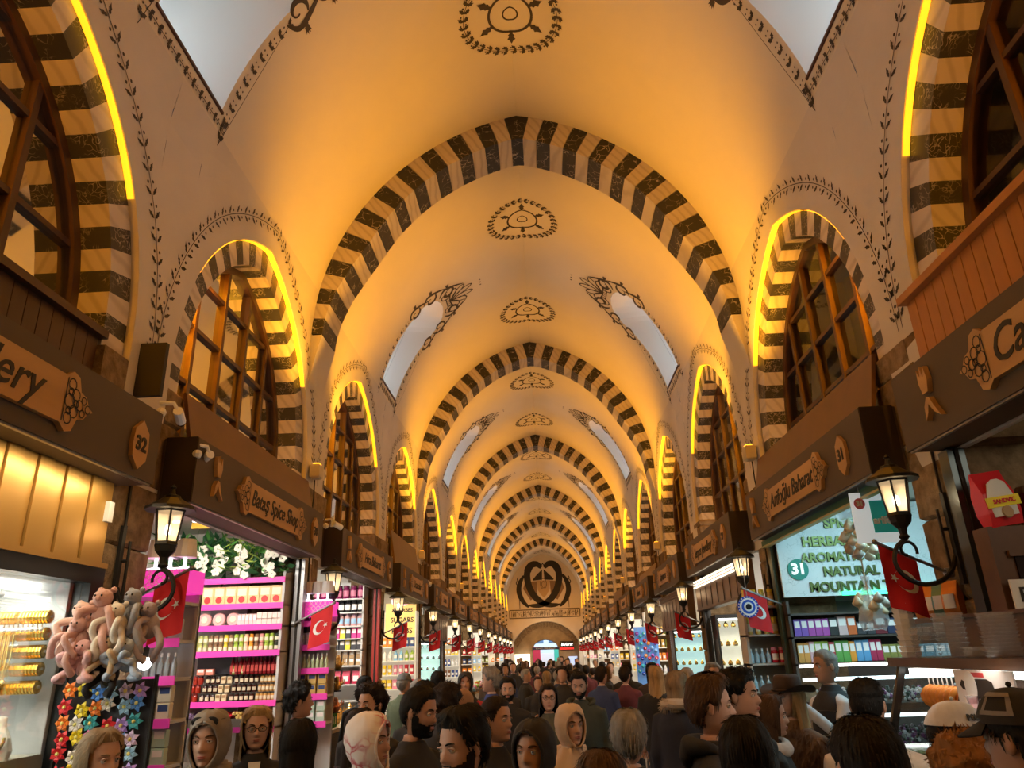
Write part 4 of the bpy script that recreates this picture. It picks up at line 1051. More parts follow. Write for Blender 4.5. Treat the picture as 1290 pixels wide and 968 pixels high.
# ------------------------------------------------------------------ display units by the piers
def pier_unit(xa, xb, y, label, seed, top='lattice'):
    o = shelf_unit(xa, xb, y, y+.25, (2.44, 2.20, 1.97, 1.72, 1.46), 2.50, .9, label, strips=PINK, closed=False)
    t = empty('pink_lattice_box', ((xa+xb)/2, y+.12, 2.50), 0, 'pink lattice light box on top of the %s' % label.split(' ', 1)[1][:40], 'box')
    w = abs(xb-xa)/2; M().box(-w, -.14, 0, w, .13, .15).ob('light_box', C('pink light box', (.85, .05, .45), emit=.7), t)
    q = M(); fn = lambda a, b: (a, -.144, b)
    for i in range(int(w*2/.05)):
        for j in range(3): ribbon(q, [(-w+.025+i*.05+.022*cos(2*pi*a/8), .028+j*.05+.022*sin(2*pi*a/8)) for a in range(9)], .006, fn)
    q.ob('lattice', C('white lattice', (.85, .6, .75)), t, fixn=False)
    return o
pier_unit(-2.75, -2.30, 4.90, 'A narrow display of cosmetics beside the stone pier with flag', 1)
pier_unit(-2.67, -2.20, 8.02, 'A narrow display of oils between the pink shop and herb shop', 2)
for (xa, xb, y, nm) in ((-2.73, -2.32, 4.90, 'near'), (-2.65, -2.22, 8.02, 'second')):
    place(prod_box('cream_box', .075, .05, .13, C('lavender box', (.55, .55, .70)), C('white print', (.9, .86, .84))), row(xa, xb, 5, y+.05, 2.202), 'lavender cream box on the upper shelf of the %s pier display' % nm, 'lavender boxes, %s display' % nm, 'box')
    place(prod_bottle('lotion_tube', .018, .15, C('silver tube' if nm == 'near' else 'pale green bottle', (.35, .42, .46) if nm == 'near' else (.55, .68, .40), rough=.25), C('white cap', (.8, .8, .8))), row(xa, xb, 9, y+.05, 1.972), 'slim bottle on the middle shelf of the %s pier display' % nm, 'slim bottles, %s display' % nm, 'bottle')
    place(prod_box('soap_carton', .085, .05, .10, C('pale cream carton' if nm == 'near' else 'gold carton', (.72, .68, .55) if nm == 'near' else (.62, .42, .12)), C('navy print', (.03, .06, .2))), [(x, y+.05, z) for z in (1.722, 1.825) for x in [q[0] for q in row(xa, xb, 4, 0, 0)]], 'carton with dark square print on the %s pier display' % nm, 'cartons, %s display' % nm, 'carton')
    place(prod_box('soap_carton', .085, .05, .10, C('mint carton', (.45, .60, .50)), C('white print', (.9, .86, .84))), [(x, y+.05, z) for z in (1.462, 1.565) for x in [q[0] for q in row(xa, xb, 4, 0, 0)]], 'mint carton on the lowest shelf of the %s pier display' % nm, 'mint cartons, %s display' % nm, 'carton')
    for i, x in enumerate((lerp(xa, xb, .35), lerp(xa, xb, .6), lerp(xa, xb, .85))):
        o = empty('white_lampshade', (x, y+.1, 2.652), 0, 'white pleated lampshade standing on the %s pink lattice box' % nm, 'lampshade', 'lampshades on the pink boxes')
        M().lathe([(.05, 0), (.055, .02), (.012, .03), (.012, .09)], n=10).ob('stand', C('lit white', (.9, .95, 1), emit=1.2), o)
        M().lathe([(.075, .09), (.06, .21), (.055, .215)], n=12).ob('shade', WHITEP, o)
o = empty('hanging_bulb', (-2.42, 4.72, 2.06), 0, 'bare glowing bulb hanging on a wire by the cosmetics display', 'bulb')
M().ball((0, 0, 0), .04, 12).ob('glass', C('glowing bulb', (1, 1, 1), emit=14, ecol=(1, .97, .9)), o); M().lathe([(.018, .035), (.02, .09), (.008, .10)], n=8).ob('socket', IRON, o); M().tube([(0, 0, .1), (.02, 0, .30), (.05, 0, .34), (-.10, 0, .35)], .005, 5).ob('wire', IRON, o)
# ------------------------------------------------------------------ herb shop with black lidded jars
Y2 = 11.40
shelf_unit(-3.9, -2.68, Y2, Y2+.3, (2.94, 2.74, 2.54, 2.36, 2.20, 1.98, 1.72, 1.5), 3.2, .9, 'white shelves of jars and tins at the end of the herb shop')
def colored(nm, kind, pts, a, b, lab, grp, cat, L=None, sz=(.05, .17)):
    if kind == 'jar': p_ = prod_jar(nm, sz[0], sz[1], a, b, L, n=9)
    elif kind == 'box': p_ = prod_box(nm, sz[0]*2, sz[0]*1.6, sz[1], a, b)
    else: p_ = prod_bag(nm, sz[0]*2, sz[1], a, b)
    return place(p_, pts, lab, grp, cat)
colored('tea_jar', 'jar', row(-3.5, -2.7, 7, Y2+.12, 2.942), C('maroon tea', (.22, .01, .09), rough=.2), C('maroon lid', (.15, .01, .06)), 'maroon jar on the top shelf of the herb shop', 'maroon jars in the herb shop', 'jar', C('rose print', (.6, .2, .3)), (.052, .20))
colored('tea_jar', 'jar', row(-3.5, -2.7, 8, Y2+.12, 2.742), C('black tea', (.015, .015, .018), rough=.2), C('black lid', (.02, .02, .02)), 'black lidded jar with white label in the herb shop', 'black jars in the herb shop', 'jar', C('white print', (.9, .86, .84)), (.047, .19))
colored('salt_jar', 'jar', row(-3.5, -2.7, 8, Y2+.12, 2.542), C('pink salt', (.62, .35, .35), rough=.2), C('lilac lid', (.45, .30, .42)), 'pink salt jar with blue label in the herb shop', 'pink salt jars', 'jar', C('blue print', (.30, .50, .70)), (.047, .18))
for i, x in enumerate([q[0] for q in row(-3.4, -2.7, 8, 0, 0)]):
    cc = ((.75, .62, .05), (.04, .04, .05), (.75, .03, .25), (.75, .03, .25))[i % 4]; nn = ('yellow', 'black', 'magenta', 'magenta')[i % 4]
    p_ = prod_box('coffee_pack', .075, .06, .15, C(nn+' pack', cc), C('white print', (.9, .86, .84))); place(p_, [(x, Y2+.1, 2.362)], nn+' coffee pack on the fourth shelf of the herb shop', 'coffee packs in the herb shop', 'pack')
    nn = ('black', 'black', 'yellow')[i % 3]; p_ = prod_box('coffee_pack', .075, .06, .14, C(nn+' pack', (.04, .04, .05)), C('white print', (.9, .86, .84))); place(p_, [(x, Y2+.1, 2.202)], nn+' coffee pack on the fifth shelf of the herb shop', 'coffee packs in the herb shop', 'pack')
place(prod_box('kraft_box', .075, .06, .10, KRAFT, C('white print', (.9, .86, .84))), [(x, Y2+.1, z) for z in (1.982, 2.085) for x in [q[0] for q in row(-3.3, -2.7, 6, 0, 0)]], 'brown kraft box with white label in the herb shop', 'kraft boxes in the herb shop', 'box')
place(prod_bag('tea_bag', .12, .18, C('crimson bag', (.55, .02, .08)), C('white print', (.9, .86, .84))), row(-3.3, -2.7, 4, Y2+.1, 1.722), 'crimson tea bag on the lower shelf of the herb shop', 'crimson tea bags', 'bag')
# counters with pots, brass ware and green bottles towards the aisle
def counter(x0, x1, y0, y1, z, label, mt=SHELFD, nm='counter'):
    o = empty(nm, ((x0+x1)/2, (y0+y1)/2, 0), 0, label, 'counter'); a, b = abs(x1-x0)/2, abs(y1-y0)/2
    M().box(-a, -b, FL, a, b, z-.04).ob('cabinet', mt, o); M().box(-a-.02, -b-.02, z-.04, a+.02, b+.02, z).ob('worktop', C('light worktop', (.5, .42, .3)), o); return o
BRASS = C('brass', (.75, .48, .14), metal=.9, rough=.3); COPR = C('copper pot', (.75, .32, .16), metal=.9, rough=.3)
def pot(mt, h=.14, r=.05):
    o = M().lathe([(r*.5, 0), (r*.9, h*.15), (r, h*.35), (r*.6, h*.62), (r*.35, h*.72), (r*.5, h*.78), (r*.2, h*.92), (.006, h)], n=10).ob('coffee_pot', mt); M().tube([(r*.9, 0, h*.35), (r*1.6, 0, h*.5), (r*1.7, 0, h*.75)], .008, 5).ob('spout', mt, o); M().tube([(-r*.6, 0, h*.65), (-r*1.4, 0, h*.6), (-r*.95, 0, h*.3)], .008, 5).ob('handle', mt, o); return o
counter(-3.1, -2.45, 8.75, 11.2, 1.30, 'long counter of brass pots before the herb shop')
rr = random.Random(21)
place(pot(BRASS, .20, .06), [(rr.uniform(-2.95, -2.5), 8.8+i*.17, 1.302) for i in range(14)], 'shining brass coffee pot on the herb shop counter', 'brass pots on the herb shop counter', 'coffee pot', 1.2)
o = empty('brass_stand', (-2.42, 8.75, 0), 0, 'tall stand hung with brass and copper pots before the herb shop', 'stand')
M().tube([(0, 0, FL), (0, 0, 2.05)], .02, 8).ob('pole', IRON, o)
for z in (1.5, 1.72, 1.94): M().lathe([(.16, z), (.17, z+.012)], n=12).ob('tray', IRON, o)
for z in (1.512, 1.732, 1.952):
    place(pot(COPR if z < 1.6 else BRASS, .15, .045), [(-2.42+.12*cos(a), 8.75+.12*sin(a), z) for a in [2*pi*i/7 for i in range(7)]], 'small metal pot on the %s tray of the tall stand' % ({1.512: 'lowest', 1.732: 'middle', 1.952: 'top'}[z]), 'pots on the tall stand', 'coffee pot', .4)
place(prod_bottle('green_bottle', .035, .26, C('green oil bottle', (.05, .16, .03), rough=.15), C('dark lid', (.08, .05, .03)), jl), [(-2.38+.0*i, 9.1+.10*i, 1.302) for i in range(0)] or [(-2.52, 8.95+.09*i, 1.302) for i in range(7)], 'green oil bottle at the aisle edge of the herb shop counter', 'green oil bottles', 'bottle')
# ------------------------------------------------------------------ jewellery window beside plaque 32
c0 = WIN[0]; GOLD = C('gold', (.95, .62, .15), metal=.95, rough=.25); BLK = C('black frame', (.012, .012, .012), rough=.3)
gp = empty('gilded_shutter_box', (-2.52, c0, 2.62), 0, 'gold planked shutter box glowing under the jewellery fascia', 'shutter box')
GP = C('gold planks', (.50, .28, .07), metal=.55, rough=.38)
M().box(-.06, -1.5, 0, -.02, 1.56, .48).ob('box', GP, gp)
for i in range(26): M().box(-.02, -1.5+i*.1177+.004, .0, .002+(.012 if i % 2 == 0 else 0), -1.5+(i+1)*.1177-.004, .48).ob('plank', GP, gp)
M().box(-.07, -1.52, -.03, .03, 1.58, 0).ob('lower_rail', GP, gp); M().box(-.0, 1.50, .24, .03, 1.55, .36).ob('alarm_sensor', WHITEP, gp)
lamp('shutter_wash', 'AREA', (-2.36, c0, 3.06), 16, (1, .80, .50), (-.25, 0, -1), shape='RECTANGLE', size=3, size_y=.05)
sw = empty('jewellery_showcase', (-2.55, c0, 0), 0, 'brightly lit jewellery showcase in a black frame beside the plush toys', 'showcase')
for a, b, z0, z1, x in ((-1.5, 1.58, 2.50, 2.62, 0), (-1.5, 1.58, FL, .95, 0), (1.46, 1.58, .95, 2.5, 0), (-1.5, -1.42, .95, 2.5, 0)): M().box(-.05, a, z0, .05, b, z1).ob('frame', BLK, sw)
M().box(-.75, -1.45, .95, -.72, 1.45, 2.5).ob('back_panel', C('pale blue panel', (.62, .76, .82)), sw); M().box(-.72, 1.43, .95, -.05, 1.46, 2.5).ob('end_panel', C('white panel', (.78, .80, .80)), sw)
M().box(-.72, -1.45, .93, -.05, 1.45, .95).ob('floor_panel', C('white panel', (.78, .8, .8)), sw); M().box(-.72, -1.45, 2.5, -.05, 1.45, 2.52).ob('top_panel', C('white panel', (.78, .8, .8)), sw)
M().box(.0, -1.45, .95, .004, 1.46, 2.5).ob('pane', CLEAR, sw); M().box(-.30, -1.4, 2.46, -.2, 1.4, 2.49).ob('light_tube', WHITELED, sw)
lamp('showcase_light', 'AREA', (-2.80, c0, 2.44), 42, (1, .94, .80), (0, 0, -1), shape='RECTANGLE', size=.4, size_y=2.6)
for i in range(5):
    z = 2.31-.088*i
    for j in range(2):
        o = empty('bangle_roll', (-2.665-.18*j, 3.99, z), 0, 'roll of gold bangles in the jewellery showcase, %s row' % ORDN[i], 'bangles', 'bangle rolls in the showcase')
        M().tube([(-.085, 0, 0), (.085, 0, 0)], .008, 5).ob('bar', WHITEP, o)
        m = M()
        for q in range(9): m.lathe([(.030, -.008), (.036, -.004), (.036, .004), (.030, .008)], axis='x', n=10, loc=(-.072+q*.018, 0, 0))
        tag(m.ob('bangle', GOLD, o), kind='stuff')
for i in range(13):
    y = 3.90; m = M(); L_ = .22 + .09*((i*7) % 3)
    m.tube([(-.014, 0, 0), (-.018, 0, -L_*.5), (0, 0, -L_), (.018, 0, -L_*.5), (.014, 0, 0)], .0045, 5); o = m.ob('necklace', GOLD); o.location = (-2.72-.022*i, y, 2.22); m = M(); m.ball((0, 0, -L_-.012), .012, 8); m.ob('pendant', GOLD, o)
    tag(o, 'fine gold necklace hanging in the jewellery showcase', 'necklace', 'necklaces in the showcase')
for i in range(15):
    m = M(); m.ball((0, 0, 0), .013, 8); o = m.ob('pearl_charm', C('pearl', (.85, .82, .76), rough=.2)); o.location = (-2.585-.026*i, 3.93, 2.245); M().tube([(0, 0, .01), (0, 0, .03)], .003, 4).ob('loop', GOLD, o); tag(o, 'white pearl charm in the row across the jewellery showcase', 'charm', 'pearl charms row')
for i in range(6):
    o = empty('necklace_bust', (-2.65-.17*(i % 3), 3.86-.13*(i//3), 1.63-.12*(i//3)), 0, 'cream display bust wearing a gold necklace, %s row of the showcase' % ('back', 'front')[i//3], 'bust', 'necklace busts in the showcase')
    M().lathe([(.065, 0), (.078, .04), (.06, .10), (.028, .15), (.024, .19), (.016, .20)], n=12, sy=.5).ob('torso', C('cream bust', (.72, .66, .54)), o)
    m = M(); m.tube([(.058*cos(a), -.038-.004, .105+.055*sin(a)*1.3) for a in [pi + pi*k/12 for k in range(13)]], .008, 6); m.ob('gold_necklace', GOLD, o)
for i in range(10):
    o = M().lathe([(.036, 0), (.042, .009), (.036, .018)], n=12).ob('bracelet', GOLD); o.location = (-2.60-.055*(i % 5), 3.60-.09*(i//5), 1.512); m = M(); m.ball((.038, 0, .009), .010, 6); m.ob('clasp', GOLD, o); tag(o, 'gold bracelet lying on the step of the jewellery showcase', 'bracelet', 'bracelets in the showcase')
M().box(-.5, 1.10, .95, -.03, 1.42, 1.63).ob('display_step', C('ivory step', (.72, .68, .55)), sw)
M().box(-.5, .6, .95, -.03, 1.10, 1.51).ob('display_step', C('ivory step', (.72, .68, .55)), sw)
# ------------------------------------------------------------------ plush toys and hair flowers on the pier
st = empty('hair_flower_rack', (-2.17, 3.98, 0), 0, 'black rack of colourful hair flowers before the stone pier', 'rack')
for x in (-.26, .22): M().tube([(x, 0, FL), (x, 0, 2.0)], .012, 6).ob('post', IRON, st)
M().box(-.26, .0, 1.1, .22, .012, 1.98).ob('board', C('black board', (.015, .012, .015)), st)
def flower_mesh():
    m = M()
    for i in range(6):
        a = 2*pi*i/6; c_, s_ = cos(a), sin(a)
        m.add([(0, -.012, 0), (.026*c_-.013*s_, -.028, .026*s_+.013*c_), (.046*c_, -.016, .046*s_), (.026*c_+.013*s_, -.028, .026*s_-.013*c_), (.02*c_, 0, .02*s_)], [(0, 1, 2, 3), (0, 3, 4), (0, 4, 1), (1, 4, 2), (2, 4, 3)])
    return m.mesh('hair_flower')
fm = flower_mesh(); cm_ = M().ball((0, -.03, 0), .010, 6).mesh('centre')
fc = [('red', (.70, .02, .03)), ('orange', (.90, .22, .02)), ('pink', (.85, .20, .50)), ('yellow', (.90, .68, .02)), ('white', (.85, .80, .75)), ('violet', (.48, .30, .75)), ('blue', (.10, .30, .80)), ('teal', (.05, .38, .42)), ('lilac', (.70, .55, .80)), ('pale blue', (.35, .60, .85))]
rr = random.Random(5)
for r_ in range(11):
    for q in range(6):
        nm, cc = fc[(r_*5 + q*3 + rr.randrange(2)) % (5 if q < 2 else 10)] if q < 4 else fc[5 + (r_+q*2) % 5]
        o = link('hair_flower', fm, C(nm+' petals', cc)); o.location = (-2.385+q*.074+rr.uniform(-.012, .012), 3.965, 1.93-r_*.075+rr.uniform(-.015, .015)); o.rotation_euler = (0, rr.uniform(0, 1), 0)
        tag(o, '%s six petalled hair flower on the black rack' % nm, 'hair flower', 'hair flowers on the rack'); link('centre', cm_, C('flower centre', (.85, .75, .2)), o)
def plush(nm, cc, loc, L, bend, hd, label, seed):
    r_ = random.Random(seed); mt = mat('plush '+nm, cc, .95, bump=.5, scale=60); o = empty('plush_toy', loc, 0, label, 'plush toy')
    M().ball((0, 0, 0), hd*.95, 12, (.9, .8, 1.15)).ob('body', mt, o, smooth=True)
    h = M().ball((0, -.03, hd*1.35), hd*.72, 12, (1, .95, .95)).ob('head', mt, o, smooth=True); M().ball((0, -.03-hd*.7, hd*1.28), hd*.22, 8).ob('snout', mt, h, smooth=True)
    for s_ in (-1, 1): M().ball((s_*hd*.5, -.0, hd*1.95), hd*.26, 8).ob('ear', mt, h, smooth=True); M().ball((s_*hd*.25, -.03-hd*.66, hd*1.5), hd*.09, 6).ob('eye', DARK, h, smooth=True)
    for i in range(4):
        a = (2*pi*i/4 + .7 + bend); P = [(0, 0, hd*.4)]; x = Vector((cos(a)*hd, -abs(sin(a))*hd*.6-.02, hd*(.6 if i < 2 else -.5)))
        P += [tuple(x*.9), tuple(x*1.6 + Vector((0, -.02, -L*.35))), tuple(x*1.5 + Vector((r_.uniform(-.03, .03), -.01, -L*.8))), tuple(x*1.25 + Vector((r_.uniform(-.05, .05), 0, -L)))]
        Q = []
        A = [Vector(p) for p in P]
        for j in range(len(A)-1):
            p0, p1, p2, p3 = A[max(0, j-1)], A[j], A[j+1], A[min(len(A)-1, j+2)]
            for k_ in range(4): t = k_/4; Q.append(.5*((2*p1)+(p2-p0)*t+(2*p0-5*p1+4*p2-p3)*t*t+(3*p1-p0-3*p2+p3)*t**3))
        Q.append(A[-1]); rs = [hd*.30]*(len(Q)-3)+[hd*.34, hd*.36, hd*.1]
        M().tube(Q, rs, 8).ob('limb', mt, o, smooth=True)
    return o
PK = [('rose', (.62, .36, .30), (-2.24, 3.86, 2.26), .24, 0, .085, 'rose pink plush monkey with long wrapped arms, front of the pile'), ('blush', (.72, .48, .40), (-2.40, 3.90, 2.20), .22, .6, .08, 'blush pink plush monkey at the aisle wall side of the pile'),
      ('dusty', (.55, .32, .28), (-2.33, 3.80, 2.12), .20, 1.0, .07, 'dusty pink plush monkey low in the pile'), ('cream', (.75, .68, .58), (-2.12, 3.84, 2.20), .20, .3, .07, 'cream plush monkey in the middle of the pile'),
      ('grey', (.38, .40, .46), (-2.08, 3.92, 2.28), .26, .2, .075, 'blue grey plush monkey at the top right of the pile'), ('mauve', (.45, .38, .42), (-1.98, 3.95, 2.20), .22, .9, .075, 'mauve grey plush monkey beside the flag'),
      ('tan', (.55, .42, .28), (-2.13, 3.82, 2.02), .10, .2, .06, 'tan plush monkey hanging at the bottom of the pile'), ('black', (.03, .03, .035), (-2.14, 3.86, 1.93), .10, .2, .07, 'black plush toy under the pale monkeys'),
      ('sky', (.45, .55, .72), (-2.02, 3.84, 2.00), .08, .5, .065, 'pale blue plush ball toy at the bottom of the pile'), ('pinkball', (.75, .45, .45), (-2.27, 3.80, 1.99), .06, .1, .07, 'pink plush ball toy at the bottom left of the pile')]
for i, a in enumerate(PK): plush(a[0], a[1], (-2.20+(a[2][0]+2.19)*.80, a[2][1]+.04, 2.20+(a[2][2]-2.15)*.85), a[3]*.62, a[4], a[5]*.82, a[6], i)
# ------------------------------------------------------------------ herbal tea shop (plaque 31)
YT = 7.75
tw = empty('herbal_sign_panel', (3.4, YT, 2.50), 0, 'pale crackled sign panel with green gold herbal tea lettering', 'sign')
crk = marble('pale crackle', (.70, .76, .78), (.40, .48, .50), 14, .03, dist=1); M().box(-.88, 0, 0, .95, .03, .92).ob('panel', crk, tw)
GL = C('green gold letters', (.10, .13, .03), metal=.5, rough=.35)
for t, x, z, sz in (('SPICE', 3.20, 3.22, .135), ('HERBAL TEA', 3.16, 3.04, .135), ('AROMATIC HERBS', 3.26, 2.88, .125), ('NATURAL', 3.23, 2.735, .125), ('MOUNTAIN TEA', 3.27, 2.585, .13)):
    text(t, (x, YT-.012, z), (0, -1), sz, GL, tw, extrude=.012, bold=.004)
dk = M().lathe([(.105, 0), (.105, .012)], axis='y', n=28, loc=(-.70, -.014, .27)).ob('number_disc', C('teal disc', (.0, .20, .15), emit=.2), tw)
text('31', (2.70, YT-.018, 2.77), (0, -1), .15, C('white letters', (.9, .95, .95), emit=.5), dk, name='number', bold=.006) if False else link('number', (lambda me: (me.transform(Matrix.Translation((-.70, -.018, .27)) @ Matrix.Rotation(pi/2, 4, 'X')), me)[1])(text_mesh('31', .15, bold=.006)), C('white letters', (.9, .95, .95), emit=.5), dk)
M().box(-.3, -.03, .0, .95, -.01, .035).ob('green_light_strip', C('green strip', (.05, .9, .4), emit=3), tw)
shelf_unit(2.52, 4.35, YT-.02, YT+.3, (2.34, 2.12, 1.87), 2.46, .9, 'dark shelves of tea cartons under the herbal tea sign', mt=SHELFD)
M().box(2.55, YT-.04, 1.835, 4.3, YT-.02, 1.86).ob('shelf_light', WHITELED)['category'] = 'light'
bpy.data.objects['shelf_light']['label'] = 'white strip light along the lowest shelf of the herbal tea shop'
def cartons(z, x0, items, grp, y=YT+.08):
    x = x0
    for nm, cc, w, h, n in items:
        place(prod_box('tea_carton', w*.94, .07, h, C(nm+' carton', cc), C('white print', (.9, .86, .84))), [(x+w*(i+.5), y, z) for i in range(n)], '%s tea carton on the %s' % (nm, grp), grp, 'carton'); x += w*n
cartons(2.142-.02, 2.58, (('purple', (.22, .10, .50), .07, .165, 2), ('violet magenta', (.42, .08, .42), .07, .165, 3), ('black white', (.03, .03, .03), .09, .17, 1), ('pale rose', (.70, .50, .50), .09, .18, 1), ('vermilion', (.65, .14, .03), .09, .18, 1), ('charcoal', (.05, .05, .06), .09, .12, 2), ('dark red', (.18, .02, .03), .12, .17, 1), ('navy', (.03, .04, .10), .12, .15, 1), ('yellow', (.75, .58, .04), .11, .2, 1), ('dark brown', (.09, .04, .02), .11, .16, 3)), 'upper tea shelf under the herbal sign')
cartons(1.873, 2.58, (('mixed orange', (.75, .35, .08), .06, .19, 2), ('pale pink', (.75, .45, .50), .05, .2, 1), ('lime green', (.35, .58, .08), .07, .2, 2), ('cherry', (.55, .05, .08), .06, .19, 1), ('green', (.12, .38, .08), .07, .2, 2), ('orange', (.85, .34, .04), .06, .19, 1), ('sky blue', (.12, .35, .65), .07, .2, 2), ('ruby', (.45, .03, .10), .06, .2, 2), ('olive', (.25, .25, .06), .07, .15, 3), ('teal', (.08, .28, .38), .10, .14, 3), ('pale blue', (.35, .55, .65), .11, .14, 4)), 'lower tea shelf under the herbal sign')
for k, (z, nm) in enumerate(((1.55, 'upper'), (1.22, 'lower'))):
    o = empty('glass_display', (3.4, 7.35, z-.1), 0, '%s glass display heaped with dried flowers and lokum in the herbal tea shop' % nm, 'display')
    M().box(-.85, -.15, 0, .9, .35, .08).ob('tray', SHELFD, o); M().box(-.85, -.16, .0, .9, -.15, .30).ob('pane', CLEAR, o); M().box(-.85, .30, .26, .9, .34, .29).ob('light_strip', C('cool strip', (.8, .95, 1), emit=2.2), o)
    for j, cc in enumerate(((.45, .42, .40), (.22, .05, .16), (.03, .05, .04), (.60, .5, .5))):
        m = M(); rr = random.Random(j+k*9)
        for q in range(170): m.ball((rr.uniform(-.82, .86), rr.uniform(-.12, .28), .08+rr.random()*.12), rr.uniform(.012, .022), 5, rings=3)
        tag(m.ob('heap', C('heap tone %d' % j, cc), o), kind='stuff')
# sign, bag and garlic hanging in the opening
o = empty('hanging_price_sign', (2.50, 5.30, 2.70), 0, 'white hanging sign with teal logo behind the lantern of the herbal tea shop', 'sign')
M().box(-.17, 0, 0, .19, .012, .36).ob('board', C('white lit board', (.75, .86, .90), emit=.35), o); M().box(-.04, -.004, .07, .18, 0, .30).ob('teal_panel', C('teal panel', (.02, .34, .30), emit=.15), o)
link('lettering', (lambda me: (me.transform(Matrix.Translation((.075, -.008, .155)) @ Matrix.Rotation(pi/2, 4, 'X')), me)[1])(text_mesh('arifoğlu', .07, bold=.003, extrude=.002)), WHITEP, o)
dk = M().lathe([(.04, 0), (.04, .004)], axis='y', n=16, loc=(-.11, -.006, .28)).ob('number_disc', C('pink disc', (.75, .2, .3)), o)
link('number', (lambda me: (me.transform(Matrix.Translation((-.11, -.008, .28)) @ Matrix.Rotation(pi/2, 4, 'X')), me)[1])(text_mesh('31', .05, bold=.003, extrude=.001)), WHITEP, dk)
M().lathe([(.06, 0), (.075, .06), (.05, .13), (.01, .15)], n=3, loc=(.08, -.006, .20), sy=.05).ob('teal_crown', C('teal panel', (.02, .34, .30)), o); M().tube([(-.1, 0, .36), (-.1, 0, .62)], .004, 4).ob('hook', STEEL, o); M().tube([(.12, 0, .36), (.12, 0, .62)], .004, 4).ob('hook', STEEL, o)
o = empty('garlic_braid', (2.60, 5.95, 2.20), 0, 'hanging braid of garlic heads with knotted plastic bags in the herbal tea shop', 'garlic braid')
FILM = mat('plastic film', (.75, .80, .85), .12, alpha=.38); rr = random.Random(3)
M().tube([(0, 0, .05), (0, 0, 1.15)], .006, 5).ob('cord', KRAFT, o)
for i in range(34):
    t = i/33; z = .74-.42*t if i < 22 else .16-.14*(i-22)/12; a = i*2.4; r_ = .05+.05*sin(pi*t)
    b = M().lathe([(.012, -.03), (.038, -.012), (.042, .005), (.025, .03), (.006, .055)], n=7, loc=(r_*cos(a)+rr.uniform(-.03, .03), r_*sin(a)-.02, z)).ob('garlic_head', C('garlic %d' % (i % 3), ((.72, .66, .50), (.60, .50, .32), (.40, .36, .30))[i % 3]), o, smooth=True)
for z, r_ in ((.95, .14), (.12, .11)):
    m = M(); m.lathe([(r_*.75, -.18), (r_, -.12), (r_*.95, -.02), (r_*.35, .08), (.012, .14), (.03, .2)], n=10, loc=(0, 0, z)); 
    for i in range(len(m.v)): v = m.v[i]; m.v[i] = (v[0]+rr.uniform(-.02, .02), v[1]+rr.uniform(-.02, .02), v[2]+rr.uniform(-.02, .02))
    m.ob('plastic_bag', FILM, o)
tt = empty('opening_frame', (2.44, WIN[1], 3.03), 0, 'green and bronze frame along the top of the herbal tea shop opening', 'frame'); M().box(-.03, -1.5, 0, .03, 1.5, .05).ob('rail', C('dark green rail', (.02, .10, .03)), tt); M().box(-.035, -1.5, -.018, .02, 1.5, -.002).ob('bright_edge', C('bronze edge', (.5, .45, .2), metal=.7), tt)
# ------------------------------------------------------------------ deli counter and its goods on the right
WD = C('deli brown wood', (.12, .055, .025), noise=.3, scale=6, rough=.45)
dc = empty('deli_case', (2.2, 3.45, 0), 0, 'slanted glass deli case in dark wood with hanging sausages', 'display case')
M().box(-.25, -1.5, FL, .35, 1.3, 1.1).ob('base_cabinet', WD, dc); M().box(-.05, -1.55, 1.90, .40, 1.35, 1.95).ob('top_board', WD, dc)
for y in (-1.5, -.75, -.05, .55, 1.27): 
    m = M(); m.add([(-.02, y, 1.9), (.02, y, 1.9), (-.26, y, 1.1), (-.30, y, 1.1), (-.02, y+.03, 1.9), (.02, y+.03, 1.9), (-.26, y+.03, 1.1), (-.30, y+.03, 1.1)], [(0, 1, 2, 3), (7, 6, 5, 4), (0, 4, 5, 1), (2, 6, 7, 3), (0, 3, 7, 4), (1, 5, 6, 2)]); m.ob('slanted_post', BLK, dc)
m = M(); m.add([(-.01, -1.5, 1.9), (-.01, 1.3, 1.9), (-.29, 1.3, 1.1), (-.29, -1.5, 1.1)], [(0, 1, 2, 3)]); m.ob('front_glass', CLEAR, dc, fixn=False)
m = M(); m.add([(-.01, 1.3, 1.9), (.35, 1.3, 1.9), (.35, 1.3, 1.1), (-.29, 1.3, 1.1)], [(0, 1, 2, 3)]); m.ob('side_glass', CLEAR, dc, fixn=False); m = M(); m.box(-.18, -1.45, 1.48, .33, 1.25, 1.49); m.ob('glass_shelf', CLEAR, dc)
M().box(.0, -1.4, 1.86, .05, 1.2, 1.89).ob('light_strip', C('deli strip', (1, .95, .85), emit=4), dc)
lamp('deli_light', 'AREA', (2.3, 3.6, 1.87), 5, (1, .93, .8), (-.2, 0, -1), shape='RECTANGLE', size=.15, size_y=2.2)
rr = random.Random(8)
for i in range(7):
    o = empty('sausage_ring', (2.24, 4.22+.05*i, 1.80), 0, 'orange wrapped sausage ring hanging in the deli case', 'sausage', 'sausage rings in the deli case'); m = M()
    m.tube([(.0, .0, -.07-.07*cos(a)) if False else (.045*sin(a), .01*sin(3*a), -.055+.048*cos(a)) for a in [2*pi*k/14 for k in range(15)]], .016, 7); m.ob('ring', C('paprika casing', (.78, .28, .04)), o, smooth=True); M().tube([(0, 0, -.005), (0, 0, .06)], .004, 4).ob('string', WHITEP, o)
